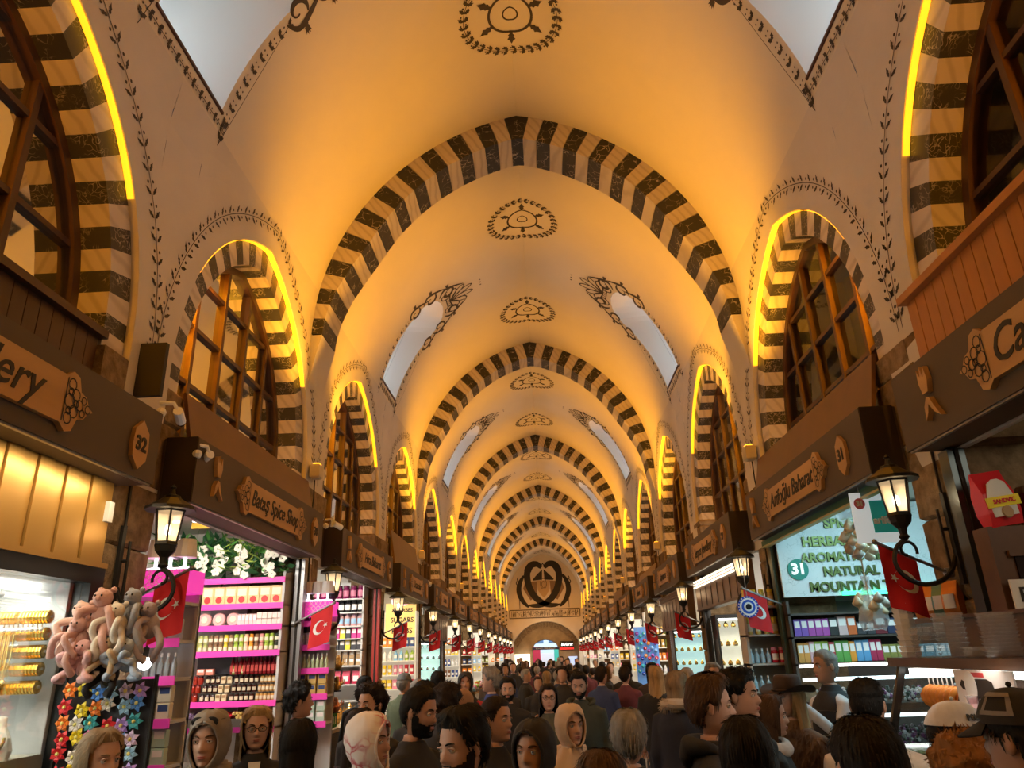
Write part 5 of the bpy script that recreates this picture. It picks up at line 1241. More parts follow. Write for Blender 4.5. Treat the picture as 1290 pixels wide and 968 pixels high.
for i in range(16):
    nm, cc = (('yellow pepper', (.75, .62, .06)), ('black olive', (.03, .03, .03)), ('green pepper', (.28, .38, .06)), ('white cheese', (.75, .72, .62)))[i // 4]
    o = empty('deli_bowl', (2.08+.14*(i % 2), 3.05+.105*i, 1.11 if i % 2 else 1.10), 0, 'deli bowl heaped with %s in the slanted case' % (nm if nm != 'black olive' else 'black olives'), 'bowl', 'bowls of the deli case')
    M().lathe([(.05, 0), (.065, .06), (.06, .06)], n=10).ob('bowl', WHITEP, o); m = M()
    for q in range(22): m.ball((rr.uniform(-.045, .045), rr.uniform(-.045, .045), .06+rr.random()*.035), .018, 5, rings=3)
    tag(m.ob('contents', C(nm, cc), o), kind='stuff')
# things on top of the case
PET = mat('clear plastic', (.70, .70, .70), .12, alpha=.32)
for k, (y, w, h, n, nm) in enumerate(((4.42, .16, .16, 7, 'tall stack of clear cups'), (4.62, .13, .30, 10, 'tall sleeve of white cups'), (4.13, .17, .22, 9, 'middle stack of clear tubs'), (3.92, .14, .05, 3, 'low stack of clear lids'), (3.70, .18, .20, 12, 'wide stack of clear trays'))):
    o = empty('container_stack', (2.22, y, 1.952), 0, nm + ' on top of the deli case', 'container stack')
    for j in range(n):
        z = h*j/n; M().lathe([(w*.40, z), (w*.48, z+h/n*.85), (w*.5, z+h/n*.9), (w*.5, z+h/n*.95)], n=8).ob('container', WHITEP if 'white' in nm else PET, o)
bb = empty('wooden_back_board', (2.45, 4.18, 1.95), 0, 'brown wooden board behind the plastic containers on the deli case', 'board'); M().box(0, -.85, 0, .025, .45, .20).ob('board', WD, bb); M().box(-.03, -.85, .20, .04, .45, .22).ob('top_rail', WD, bb)
for i in range(4):
    o = prod_bag('orange_pouch', .11, .20, C('copper pouch' if i != 1 else 'teal pouch', (.55, .20, .05) if i != 1 else (.10, .22, .18), rough=.25, metal=.4), WHITEP); o.location = (2.52, 4.60+.12*i, 2.17); o.rotation_euler = (0, 0, -1.2); tag(o, 'shiny %s pouch on the ledge beside the stone pier' % ('copper' if i != 1 else 'teal'), 'pouch', 'pouches on the ledge')
M().box(2.42, 4.52, 2.14, 2.60, 5.1, 2.17).ob('ledge', WD); tag(bpy.data.objects['ledge'], 'short wooden ledge carrying shiny pouches beside the pier', 'ledge')
# tall brown cabinet with pasta bag and sign
cb = empty('deli_cabinet', (2.95, 4.02, 0), 0, 'brown wooden cabinet with a dark window behind the deli case', 'cabinet'); M().box(-.47, -.0, FL, .6, .14, 2.60).ob('body', WD, cb); M().box(-.37, -.012, 1.9, .5, .0, 2.44).ob('door', C('dark window', (.02, .012, .012), rough=.15), cb)
for z in (1.88, 2.44): M().box(-.40, -.022, z, .52, .0, z+.03).ob('frame_rail', WD, cb)
sg = empty('deli_sign', (2.74, 3.99, 2.17), 0, 'white sign with black PAST lettering on the brown cabinet', 'sign'); M().box(-.24, -.012, 0, .3, 0, .15).ob('board', WHITEP, sg)
link('lettering', (lambda me: (me.transform(Matrix.Translation((.02, -.014, .07)) @ Matrix.Rotation(pi/2, 4, 'X')), me)[1])(text_mesh('PASTIRMA', .10, bold=.003, extrude=.001)), INK, sg)
pb = prod_bag('flour_bag', .19, .30, C('red glossy bag', (.70, .02, .03), rough=.25)); pb.location = (2.60, 4.06, 2.605); pb.rotation_euler = (0, -.14, .15); tag(pb, 'red and white bag with yellow band on top of the brown cabinet', 'bag')
M().lathe([(.075, 0), (.08, .11), (.055, .18), (.02, .2)], axis='z', n=16, loc=(0, -.052, .05), sy=.12).ob('white_panel', WHITEP, pb); M().box(-.098, -.066, .10, .098, -.055, .155).ob('yellow_band', C('yellow band', (.9, .75, .02)), pb)
link('red_lettering', (lambda me: (me.transform(Matrix.Translation((0, -.069, .128)) @ Matrix.Rotation(pi/2, 4, 'X')), me)[1])(text_mesh('SANDVIC', .032, bold=.001, extrude=.001)), C('red letters', (.7, .02, .03)), pb); M().lathe([(.03, 0), (.035, .005)], axis='y', n=12, loc=(0, -.068, .07)).ob('printed_bread', KRAFT, pb)
for i in range(3):
    o = prod_jar('pickle_jar', .07, .22, C('dark red pickle', (.12, .01, .01), rough=.1), C('dark lid', (.08, .05, .03))); o.location = (2.80+.15*i, 4.10, 2.602); tag(o, 'dark red pickle jar on the brown cabinet beside the red bag', 'jar', 'pickle jars on the cabinet')
# cow poster, meat bag and ÇEMEN card
cp = empty('cow_poster', (2.09, 3.72, 1.70), 0, 'white poster with a black cow on the deli case front', 'poster'); M().box(-.01, -.28, 0, 0, .20, .20).ob('sheet', C('poster paper', (.75, .70, .68)), cp); M().box(-.013, -.29, -.012, -.002, .21, 0).ob('red_edge', C('red edge', (.5, .05, .05)), cp)
q = M(); fn = lambda a, b: (-.013, -a, b); cow = [(-.20, .17), (-.17, .20), (-.14, .19), (-.10, .205), (.10, .21), (.15, .195), (.165, .14), (.17, .06), (.155, .06), (.15, .12), (.13, .09), (.125, .04), (.105, .04), (.10, .10), (-.02, .10), (-.05, .04), (-.07, .04), (-.075, .10), (-.12, .14), (-.17, .145)]; q.prism([(a*.78, b*.78) for a, b in cow], lambda a, b, d: (-.012-d, -a, b), 0, .002); q.ob('cow_print', INK, cp)
M().lathe([(.05, 0), (.05, .004)], axis='x', n=16, loc=(-.016, .06, .13), sy=1.3).ob('white_patch', WHITEP, cp); M().box(-.013, -.06, .17, -.011, .08, .19).ob('red_banner', C('red edge', (.5, .05, .05)), cp)
mb = empty('meat_bag', (2.06, 3.76, 1.64), 0, 'clear bag of red paste hanging before the cow poster', 'bag'); M().lathe([(.02, 0), (.042, .03), (.04, .075), (.016, .11), (.022, .14)], n=9).ob('paste', C('red paste', (.55, .02, .04), rough=.2), mb); M().lathe([(.024, -.005), (.047, .03), (.045, .08), (.02, .115), (.03, .15)], n=9).ob('film', FILM, mb)
cc_ = empty('price_card', (1.98, 3.95, 1.47), 0, 'white card with red CEMEN lettering on the deli case glass', 'sign'); M().box(-.006, -.08, 0, 0, .08, .12).ob('card', WHITEP, cc_)
a_ = Vector((0, -1, 0)); mt = Matrix((a_, Vector((0, 0, 1)), Vector((-1, 0, 0)))).transposed().to_4x4(); mt.translation = (-.008, 0, .09)
me = text_mesh('ÇEMEN', .042, bold=.002, extrude=.001); me.transform(mt); link('lettering', me, C('red letters', (.7, .02, .03)), cc_)
# ------------------------------------------------------------------ bronze awnings, eye plate and display units further down
BRZ = C('bronze awning', (.16, .085, .04), metal=.3, rough=.4)
for s, k, za, nm in ((1, 2, 2.60, 'bronze shutter box with white light ribs above the jewellery window on right'), (1, 3, 2.42, 'second bronze shutter box down the right wall above the cyan showcase'), (-1, 4, 2.46, 'brown planked shutter box above the pale green showcase on left')):
    c = WIN[k]; o = empty('awning_box', (s*2.47, c, za), 0, nm, 'awning')
    M().box(-.06, -1.45, 0, .06, 1.45, 3.02-za, .01).ob('box', BRZ, o)
    for j in range(3): M().box(-s*.062, -1.45, 3.02-za-.03-.04*j, -s*.085, 1.45, 3.02-za-.012-.04*j).ob('light_rib', C('warm rib', (1, .9, .7), emit=1.6) if k == 2 else BRZ, o)
    for j in range(1, 8): M().box(-s*.06, -1.45+j*.3625-.003, .02, -s*.066, -1.45+j*.3625+.003, 3.02-za-.14).ob('seam', DARK, o)
    M().box(-.075, -1.47, -.02, .075, 1.47, 0).ob('lower_rail', BRZ, o)
def lit_case(x0, x1, y, z0, z1, cc, item, label, n, seed, glow=1.0):
    short = {1: 'the awning shop showcase', 2: 'the cyan showcase', 3: 'the pale green showcase'}[seed]
    """glass cabinet facing -Y, lit inside, with rows of small gold or silver things"""
    o = empty('lit_showcase', ((x0+x1)/2, y, 0), 0, label, 'showcase'); a = abs(x1-x0)/2
    M().box(-a, .0, FL, a, .35, z0).ob('base', BLK, o); M().box(-a, .33, z0, a, .35, z1).ob('back_panel', C('lit panel %s' % seed, cc, emit=glow*.6), o)
    for x in (-a, a-.03): M().box(x, 0, z0, x+.03, .35, z1).ob('frame', BLK, o)
    M().box(-a, 0, z1, a, .35, z1+.05).ob('frame', BLK, o); M().box(-a+.03, .02, z1-.03, a-.03, .06, z1-.005).ob('light_tube', WHITELED, o)
    M().box(-a+.03, .002, z0, a-.03, .006, z1).ob('pane', CLEAR, o)
    rr = random.Random(seed); rows = 6
    for r in range(rows):
        z = lerp(z0+.08, z1-.12, r/(rows-1)); M().box(-a+.03, .12, z-.012, a-.03, .33, z).ob('glass_shelf', CLEAR, o)
        for i in range(n):
            m = M(); m.lathe([(.030, 0), (.038, .02), (.030, .05), (.012, .07)], n=8, loc=(0, 0, 0)); q = m.ob('trinket', item); M().lathe([(.013, .07), (.004, .085)], n=6).ob('tip', item, q); q.location = ((x0+x1)/2 + lerp(-a+.07, a-.07, i/(n-1)), y+.2, z); tag(q, '%s trinket, %s shelf of %s' % ('gold' if item is GOLD else 'silver', ORDN[rows-r-1], short), 'trinket', 'trinkets of ' + label[:40])
SILV = C('silver', (.75, .76, .78), metal=.9, rough=.25)
lit_case(2.55, 3.35, 11.15, .95, 2.45, (.85, .80, .62), GOLD, 'gold showcase at the far end of the awning shop with warm light', 7, 1, 1.1)
lit_case(2.52, 3.25, 14.9, .95, 2.38, (.55, .88, .90), GOLD, 'cyan showcase under the second bronze box with gold rows', 6, 2, 1.0)
lit_case(-3.2, -2.5, 18.6, .95, 2.40, (.62, .92, .80), SILV, 'pale green showcase under the planked box with silver rows', 5, 3, 1.3)
# gift display between the awning shop and the herbal tea shop
shelf_unit(2.15, 2.72, 8.02, 8.28, (2.44, 2.16, 1.88, 1.62, 1.36), 2.46, .9, 'narrow gift shelves by the pier with gold tins and red jars', mt=C('blond shelf', (.45, .40, .34)))
place(prod_jar('gold_tin', .032, .17, C('gold tin', (.62, .45, .12), metal=.5), C('yellow lid', (.75, .62, .05)), C('cream label')), row(2.17, 2.70, 6, 8.1, 2.442)+row(2.17, 2.70, 6, 8.1, 2.162), 'gold tin with cream label on the gift shelves', 'gold tins on the gift shelves', 'tin')
place(prod_jar('red_jar', .036, .15, C('red glazed jar', (.55, .02, .05), rough=.2), C('pink lid', (.75, .25, .35)), C('white print')), row(2.40, 2.70, 4, 8.1, 1.882), 'red glazed jar on the third gift shelf', 'red jars on the gift shelves', 'jar')
place(prod_bottle('perfume_bottle', .022, .14, C('pale blue glass', (.45, .60, .70), rough=.1), C('white cap')), row(2.17, 2.40, 4, 8.1, 1.882)+row(2.17, 2.70, 8, 8.1, 1.622)+row(2.17, 2.70, 8, 8.1, 1.362), 'pale blue perfume bottle on the gift shelves', 'perfume bottles on the gift shelves', 'bottle')
ep = empty('evil_eye_plate', (2.13, 7.70, 2.42), 0, 'round blue evil eye plate hanging before the red flag', 'plate')
for r, cc, nm, d in ((.105, (.02, .06, .45), 'plate', 0), (.085, (.85, .85, .85), 'white_ring', .006), (.068, (.03, .10, .55), 'blue_ring', .010), (.045, (.8, .85, .9), 'inner_ring', .014), (.028, (.01, .01, .02), 'pupil', .018)): M().lathe([(r, -d-.006), (r, -d)], axis='y', n=28).ob(nm, C('eye '+nm, cc, rough=.2), ep)
for i in range(20): M().ball((.095*cos(2*pi*i/20), -.008, .095*sin(2*pi*i/20)), .006, 6).ob('white_dot', WHITEP, ep)
M().tube([(0, 0, .1), (.0, 0, .5)], .004, 4).ob('wire', STEEL, ep)
# yellow herb sign
ys = empty('yellow_herb_sign', (-2.86, 15.35, 2.46), 0, 'yellow lit sign with black herb lettering and a pink oval, left wall', 'sign'); M().box(-.32, 0, 0, .30, .03, .66).ob('panel', C('yellow lit panel', (.85, .58, .18), emit=.55), ys)
for t, z, sz in (('& HERBES', .52, .10), ('SUGARS', .33, .13), ('HERBS', .12, .15)):
    me = text_mesh(t, sz, bold=.003, extrude=.002); me.transform(Matrix.Translation((.02, -.006, z)) @ Matrix.Rotation(pi/2, 4, 'X')); link('lettering', me, INK, ys)
M().lathe([(.2, 0), (.2, .012)], axis='y', n=24, loc=(-.02, -.012, .70), sy=.5).ob('pink_oval', C('pink oval', (.9, .6, .7), emit=.8), ys)
# ------------------------------------------------------------------ shops further down: shelves of goods facing up the aisle
GC = [('orange', (.85, .26, .02)), ('white', (.75, .73, .68)), ('gold', (.65, .42, .10)), ('crimson', (.55, .03, .05)), ('navy', (.04, .08, .25)), ('lime', (.35, .50, .08)), ('pink', (.80, .30, .45)), ('brown', (.22, .10, .04)), ('sky', (.25, .50, .75)), ('yellow', (.85, .62, .05))]
rr = random.Random(77)
for s in (-1, 1):
    for k in range(3, 14):
        if (s, k) in ((1, 3), (-1, 4)): continue
        y = WIN[k] + 1.30; x0, x1 = (2.52, 3.25)
        zs = (2.42, 2.12, 1.82, 1.52) if k < 9 else (2.3, 1.8)
        if (s, k) == (-1, 3): zs = (2.28, 2.02, 1.76, 1.5)
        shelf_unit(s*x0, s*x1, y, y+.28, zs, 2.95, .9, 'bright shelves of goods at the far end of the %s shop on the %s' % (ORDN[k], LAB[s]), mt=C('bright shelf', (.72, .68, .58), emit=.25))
        for r, z in enumerate(zs):
            n = 6 if k < 6 else 4 if k < 9 else 3
            base = rr.randrange(10)
            for i in range(n):
                nm, cc = GC[(base + (i//2)*3) % 10]; mt = C('goods '+nm, cc); w = .62/n
                x = s*lerp(x0+.09, x1-.09, i/(n-1))
                kind = (r+k) % 3
                if kind == 0: m = M().box(-w*.42, -.04, 0, w*.42, .05, .17, .006)
                elif kind == 1: m = M().lathe([(w*.36, 0), (w*.40, .02), (w*.40, .12), (w*.2, .16), (w*.18, .19)], n=8)
                else: m = M().lathe([(w*.30, 0), (w*.42, .05), (w*.36, .12), (w*.42, .18)], n=7)
                o = m.ob('goods_%s' % ('box', 'jar', 'bag')[kind], mt); o.location = (x, y+.1, z+.002)
                M().box(-w*.25, -.05 if kind == 0 else -w*.42, .05, w*.25, -.035, .11).ob('printed_label', C('white print'), o)
                tag(o, '%s %s, %s shelf, %s shop on the %s' % (nm, ('box', 'jar', 'bag')[kind], ('top', 'second', 'third', 'lowest')[r], ORDN[k], LAB[s]), ('box', 'jar', 'bag')[kind], 'goods of the %s shop on the %s' % (ORDN[k], LAB[s]))
        if k < 10:                    # stall table along the opening, heaped with wares
            o = empty('stall_table', (s*2.42, WIN[k]-.1, 0), 0, 'stall table along the opening of the %s shop on the %s' % (ORDN[k], LAB[s]), 'table')
            M().box(-.22, -1.1, FL, .22, 1.1, .98).ob('skirt', C('stall wood', (.25, .15, .07)) if k % 2 else C('white stall', (.6, .58, .54)), o); M().box(-.25, -1.15, .98, .25, 1.15, 1.02).ob('top', C('orange stall top', (.45, .20, .05)), o)
            for j in range(8):
                nm, cc = GC[rr.randrange(10)]; m = M()
                for q in range(7): m.ball((rr.uniform(-.08, .08), rr.uniform(-.10, .10), .05+rr.random()*.12), rr.uniform(.03, .06), 6, rings=4)
                q = empty('ware_pile', (s*2.42+rr.choice((-.11, .11)), WIN[k]-1.05+j*.27, 1.022), 0, 'pile of %s souvenirs, stall of %s shop on %s' % (nm, ORDN[k], LAB[s]), 'souvenirs', 'souvenir piles'); tag(m.ob('pile', C('goods '+nm, cc), q), kind='stuff'); M().box(-.12, -.12, 0, .12, .12, .03).ob('tray', SHELFD, q)
# hanging ornaments of the fifth shop on the right
for i in range(36):
    nm, cc = (('blue', (.02, .08, .55)), ('turquoise', (.05, .45, .55)), ('red', (.60, .03, .05)), ('violet', (.30, .08, .45)), ('orange', (.85, .30, .03)), ('sky', (.25, .50, .85)))[rr.randrange(6)]
    x, z = 2.28 + (i % 6)*.085, 2.45 - (i//6)*.17 - (i % 2)*.06; y = 18.75
    o = M().ball((0, 0, 0), .046, 10).ob('hanging_bauble', C('bauble '+nm, cc, rough=.15)); o.location = (x, y, z); M().ball((0, -.038, 0), .014, 6).ob('eye_dot', WHITEP, o); M().tube([(0, 0, .04), (0, 0, .14)], .004, 4).ob('string', STEEL, o)
    tag(o, '%s glass bauble hanging before the fifth shop on the right' % nm, 'bauble', 'baubles of the fifth shop')
M().box(2.22, 18.80, 1.2, 2.78, 18.82, 2.6).ob('bauble_board', C('blue board', (.10, .25, .55), emit=.3)); tag(bpy.data.objects['bauble_board'], 'blue lit board behind the hanging glass baubles', 'board')
# security cameras on the piers
for s, y, z, rz, nm in ((-1, 4.45, 3.62, .3, 'white security camera beside plaque 32 aiming down the aisle'), (-1, 4.95, 3.46, .9, 'white bullet camera with looping cable over the spice shop sign'), (-1, 8.22, 3.52, -.4, 'white dome camera between the spice and herb shop signs'), (-1, 15.4, 3.5, .2, 'white bullet camera further down the left wall')):
    o = empty('security_camera', (s*2.28, y, z), rz, nm, 'camera'); M().tube([(0, -.02, 0), (.0, .12, -.03)], .032, 10).ob('camera_body', WHITEP, o); M().tube([(0, .12, -.03), (0, .135, -.034)], .03, 10).ob('lens', C('lens', (.01, .01, .01), rough=.1), o); M().tube([(0, 0, 0), (-.03, -.02, .05), (-.12, -.02, .05)], .015, 6).ob('arm', WHITEP, o); M().ball((-.10, -.03, -.02), .035, 8).ob('mount', WHITEP, o)
# ------------------------------------------------------------------ people
def tab(T, w):
    for (a, x), (b, y) in zip(T[:-1], T[1:]):
        if a >= w >= b: return lerp(x, y, (a-w)/(a-b))
    return T[-1][1] if w < T[-1][0] else T[0][1]
T_X = [(1, .003), (.97, .020), (.92, .036), (.85, .048), (.7, .061), (.5, .070), (.25, .0745), (0, .0745), (-.3, .070), (-.6, .0595), (-.8, .046), (-.92, .034), (-1, .020)]
T_F = [(1, .003), (.97, .022), (.92, .040), (.85, .053), (.7, .068), (.5, .079), (.25, .084), (0, .083), (-.3, .085), (-.6, .085), (-.8, .081), (-.92, .071), (-1, .045)]
T_B = [(1, .003), (.97, .024), (.92, .043), (.85, .059), (.7, .078), (.5, .093), (.25, .100), (0, .098), (-.3, .085), (-.5, .070), (-.7, .056), (-1, .052)]
HC = .1175                        # half the head height; the head centre stands at 1.632 on a 1.75 m figure
HZ = 1.632
def G(x, s): return math.exp(-(x/s)**2)
def head_pt(w, ph, t=0):
    """ph 0 = face, positive towards +x; t = offset outward"""
    c, s = cos(ph), sin(ph); rx = tab(T_X, w); ry = tab(T_F, w) if c >= 0 else tab(T_B, w)
    x = rx*s; y = -ry*c
    if c > .2:
        u = x/.0745; k = 1
        nose = G(u, .17)*(0 if w > .22 or w < -.37 else (sstep((.22-w)/.46)*.024 if w > -.24 else .024*sstep((w+.37)/.13)))
        nose += .006*G(abs(u)-.17, .10)*G(w+.27, .07)
        y -= nose + .005*G(abs(u)-.38, .3)*G(w-.20, .09) - .010*G(abs(u)-.42, .17)*G(w-.05, .09)
        y -= .0055*G(u, .33)*(G(w+.47, .045)+G(w+.57, .05)) - .003*G(u, .3)*G(w+.52, .018) - .004*G(u, .5)*G(w+.67, .05)
        y -= .008*G(u, .35)*G(w+.85, .10) + .004*G(abs(u)-.62, .2)*G(w+.18, .14)
    if t:
        q = Vector((x/.0055, y/.009, w/.118*1.15)); q = Vector((s*.9, -c, max(-.3, w)*1.0))
        q.normalize(); return Vector((x+q.x*t, y+q.y*t, HZ + w*HC + q.z*t))
    return Vector((x, y, HZ + w*HC))
def wlist(n): return [cos(pi*i/n)*.999 for i in range(n+1)]
BODY = [(1.505, .050, .042, .056), (1.485, .053, .046, .060), (1.46, .056, .050, .064), (1.44, .075, .058, .072), (1.42, .115, .068, .082), (1.40, .155, .078, .088), (1.375, .178, .088, .092), (1.33, .188, .105, .098), (1.25, .180, .115, .100),
        (1.15, .165, .110, .090), (1.05, .155, .108, .088), (.97, .162, .108, .10), (.90, .172, .105, .115), (.83, .168, .095, .105), (.79, .12, .07, .07)]
def P3(*a): return Vector(a)
def arm_pose(pose, sd):
    """shoulder, elbow, wrist, hand direction"""
    S_ = P3(sd*.180, .0, 1.365)
    if pose == 'down': return S_, P3(sd*.235, .03, 1.09), P3(sd*.235, -.06, .86), P3(0, -.15, -1)
    if pose == 'walk': return S_, P3(sd*.225, .05*sd, 1.09), P3(sd*.23, -.10+.14*sd, .87), P3(0, -.3, -1)
    if pose == 'phone': return (S_, P3(sd*.225, .03, 1.10), P3(sd*.085, -.23, 1.19), P3(-sd*.25, -.6, .55)) if sd < 0 else (S_, P3(sd*.24, .03, 1.09), P3(sd*.25, -.10, .86), P3(0, -.3, -1))
    if pose == 'talk': return S_, P3(sd*.225, -.10, 1.15), P3(sd*.12, -.34, 1.36+.04*sd), P3(-sd*.05, -.55, .85)
    if pose == 'cross': return S_, P3(sd*.225, -.03, 1.10), P3(sd*.04, -.24, 1.12), P3(-sd*1, -.2, .1)
    if pose == 'wide': return S_, P3(sd*.26, .0, 1.12), P3(sd*.22, -.20, 1.0), P3(0, -.8, -.3)
def hand(m, wr, d, sd, r=.5):
    d = d.normalized(); side = d.cross(P3(0, 0, 1))
    if side.length < .2: side = P3(1, 0, 0)*-sd
    side.normalize(); nrm = side.cross(d).normalized()
    k = len(m.v); m.tube([wr - d*.02, wr + d*.02, wr + d*.05, wr + d*.085], [.026, .034, .040, .034], 8)
    for i in range(k, len(m.v)):  # flatten the palm
        v = Vector(m.v[i]) - wr; h = v.dot(nrm); m.v[i] = tuple(wr + v - nrm*h*.5)
    for j, (o_, L) in enumerate(((-.030, .070), (-.010, .080), (.010, .076), (.029, .060))):
        b = wr + d*.08 + side*o_; P = [b, b + d*L*.4 + side*o_*.15, b + d*L*.75 - nrm*L*r*.35 + side*o_*.2, b + d*L*.88 - nrm*L*r*.8 + side*o_*.2]
        m.tube(P, [.0095, .0092, .0085, .006], 6)
    b = wr + d*.025 - side*.03*sd*1; m.tube([b, b - side*.03*sd + d*.025 - nrm*.01, b - side*.036*sd + d*.055 - nrm*.02], [.012, .0105, .007], 6)
def legs_pose(pose, sd):
    k = {'walk': .22, 'phone': .10}.get(pose, .04)*sd
    return [P3(sd*.088, 0, .92), P3(sd*.098, -.02 - k*.6, .50), P3(sd*.10, .02 - k, .10)]
def ring_loft(m, rings, n):       # rings of (z, rx, front, back)
    b = len(m.v)
    for z, rx, f_, bk in rings:
        for j in range(n):
            a = 2*pi*j/n; c = cos(a); m.v.append((rx*sin(a), -(f_ if c > 0 else bk)*c + .012, z))
    for i in range(len(rings)-1):
        for j in range(n): m.f.append((b+i*n+j, b+i*n+(j+1) % n, b+i*n+n+(j+1) % n, b+i*n+n+j))
    m.f.append(tuple(range(b, b+n))); m.f.append(tuple(range(b+(len(rings)-1)*n+n-1, b+(len(rings)-1)*n-1, -1)))
DG = bpy.context.evaluated_depsgraph_get
def remeshed(m, voxel, smooth=3):
    me = m.mesh('tmp'); bm = bmesh.new(); bm.from_mesh(me); bmesh.ops.recalc_face_normals(bm, faces=bm.faces); bm.to_mesh(me); bm.free()
    o = bpy.data.objects.new('tmp', me); COL.objects.link(o)
    r = o.modifiers.new('r', 'REMESH'); r.mode = 'VOXEL'; r.voxel_size = voxel; r.use_smooth_shade = True
    s_ = o.modifiers.new('s', 'SMOOTH'); s_.iterations = smooth; s_.factor = .5
    out = bpy.data.meshes.new_from_object(o.evaluated_get(DG())); bpy.data.objects.remove(o); bpy.data.meshes.remove(me); return out
def body_mesh(pose, lod):
    n = 40 if lod else 20; N = 44 if lod else 18
    # one continuous surface: limbs and trunk are fused, then the modelled head and neck are welded to the open neck ring
    m = M(); b = 0
    ws = [w for w in wlist(N) if w > -.985]
    for w in ws:
        for j in range(n): p = head_pt(w, 2*pi*j/n); m.v.append(tuple(p))
    rings = [(1.512, .046, .046, .056)] + BODY
    for z, rx, f_, bk in rings:
        for j in range(n):
            a = 2*pi*j/n; c = cos(a); m.v.append((rx*sin(a), -(f_ if c > 0 else bk)*c + .012, z))
    R_ = len(ws)+len(rings)
    for i in range(R_-1):
        for j in range(n): m.f.append((i*n+j, i*n+(j+1) % n, i*n+n+(j+1) % n, i*n+n+j))
    m.f.append(tuple(range(n))); m.f.append(tuple(range((R_-1)*n+n-1, (R_-1)*n-1, -1)))
    for sd in (-1, 1):
        S_, E, Wr, d = arm_pose(pose, sd); m.tube([S_*.85+P3(0, 0, .19), S_, S_.lerp(E, .5), E, E.lerp(Wr, .5), Wr], [.045, .05, .046, .037, .036, .026], 8); hand(m, Wr, d, sd)
        H, K, A = legs_pose(pose, sd); m.tube([H, H.lerp(K, .5), K, K.lerp(A, .4), A], [.085, .075, .055, .052, .036], 8); m.tube([A, A+P3(0, -.04, -.05), A+P3(0, -.15, -.075)], [.036, .04, .028], 8)
    return m
COAT = [(1.497, .068, .064, .074), (1.465, .082, .074, .086), (1.435, .125, .085, .098), (1.405, .170, .098, .105), (1.37, .200, .115, .118), (1.30, .212, .140, .128), (1.18, .205, .148, .125), (1.05, .195, .145, .120), (.95, .200, .145, .130), (.86, .208, .140, .138), (.80, .205, .132, .130)]
def coat_mesh(pose, kind):
    m = M(); g = {'thin': -.018, 'coat': 0, 'puffy': .028, 'long': .004}[kind]
    rings = [(z, rx + g*(1 if z < 1.44 else .3), f_ + g*(1 if z < 1.44 else .3), b + g*(1 if z < 1.44 else .3)) for z, rx, f_, b in COAT]
    if kind == 'long': rings += [(.65, .215, .145, .15), (.48, .225, .15, .16)]
    if kind == 'puffy':
        out = []
        for (z, a, b, c), (z2, a2, b2, c2) in zip(rings[:-1], rings[1:]):
            out.append((z, a, b, c))
            if z < 1.40: out.append(((z+z2)/2, (a+a2)/2*1.05, (b+b2)/2*1.06, (c+c2)/2*1.06))
        rings = out + [rings[-1]]
    ring_loft(m, rings, 24)
    for sd in (-1, 1):
        S_, E, Wr, d = arm_pose(pose, sd); q = g*.6
        m.tube([P3(sd*.10, .005, 1.40), S_+P3(sd*.005, 0, 0), S_.lerp(E, .5), E, E.lerp(Wr, .5), Wr.lerp(E, .04)], [.06+q, .076+q, .068+q, .060+q, .054+q, .046+q], 10)
    return remeshed(m, .016 if kind != 'puffy' else .018)
def trouser_mesh(pose):
    m = M(); ring_loft(m, [(1.0, .165, .115, .105), (.92, .178, .118, .128), (.84, .182, .112, .128), (.78, .15, .09, .09)], 20)
    for sd in (-1, 1):
        H, K, A = legs_pose(pose, sd); m.tube([H, H.lerp(K, .5), K, K.lerp(A, .5), A], [.100, .092, .074, .066, .060], 10)
    return remeshed(m, .02)
def shoe_mesh(pose, sd):
    H, K, A = legs_pose(pose, sd); m = M(); z = A.z-.10
    m.tube([A+P3(0, .05, -.055), A+P3(0, .0, -.045), A+P3(0, -.09, -.065), A+P3(0, -.17, -.075)], [.038, .047, .043, .028], 8)
    for i in range(len(m.v)): v = m.v[i]; m.v[i] = (v[0], v[1], max(v[2], .002))
    return m.mesh('shoe', True)
def hairline(a):                  # lowest w with hair, by angle from the face in degrees
    return tab([(180, -.72), (130, -.60), (112, -.25), (98, .12), (82, .02), (66, .16), (50, .50), (32, .66), (0, .66)][::1], a) if a <= 180 else -.7
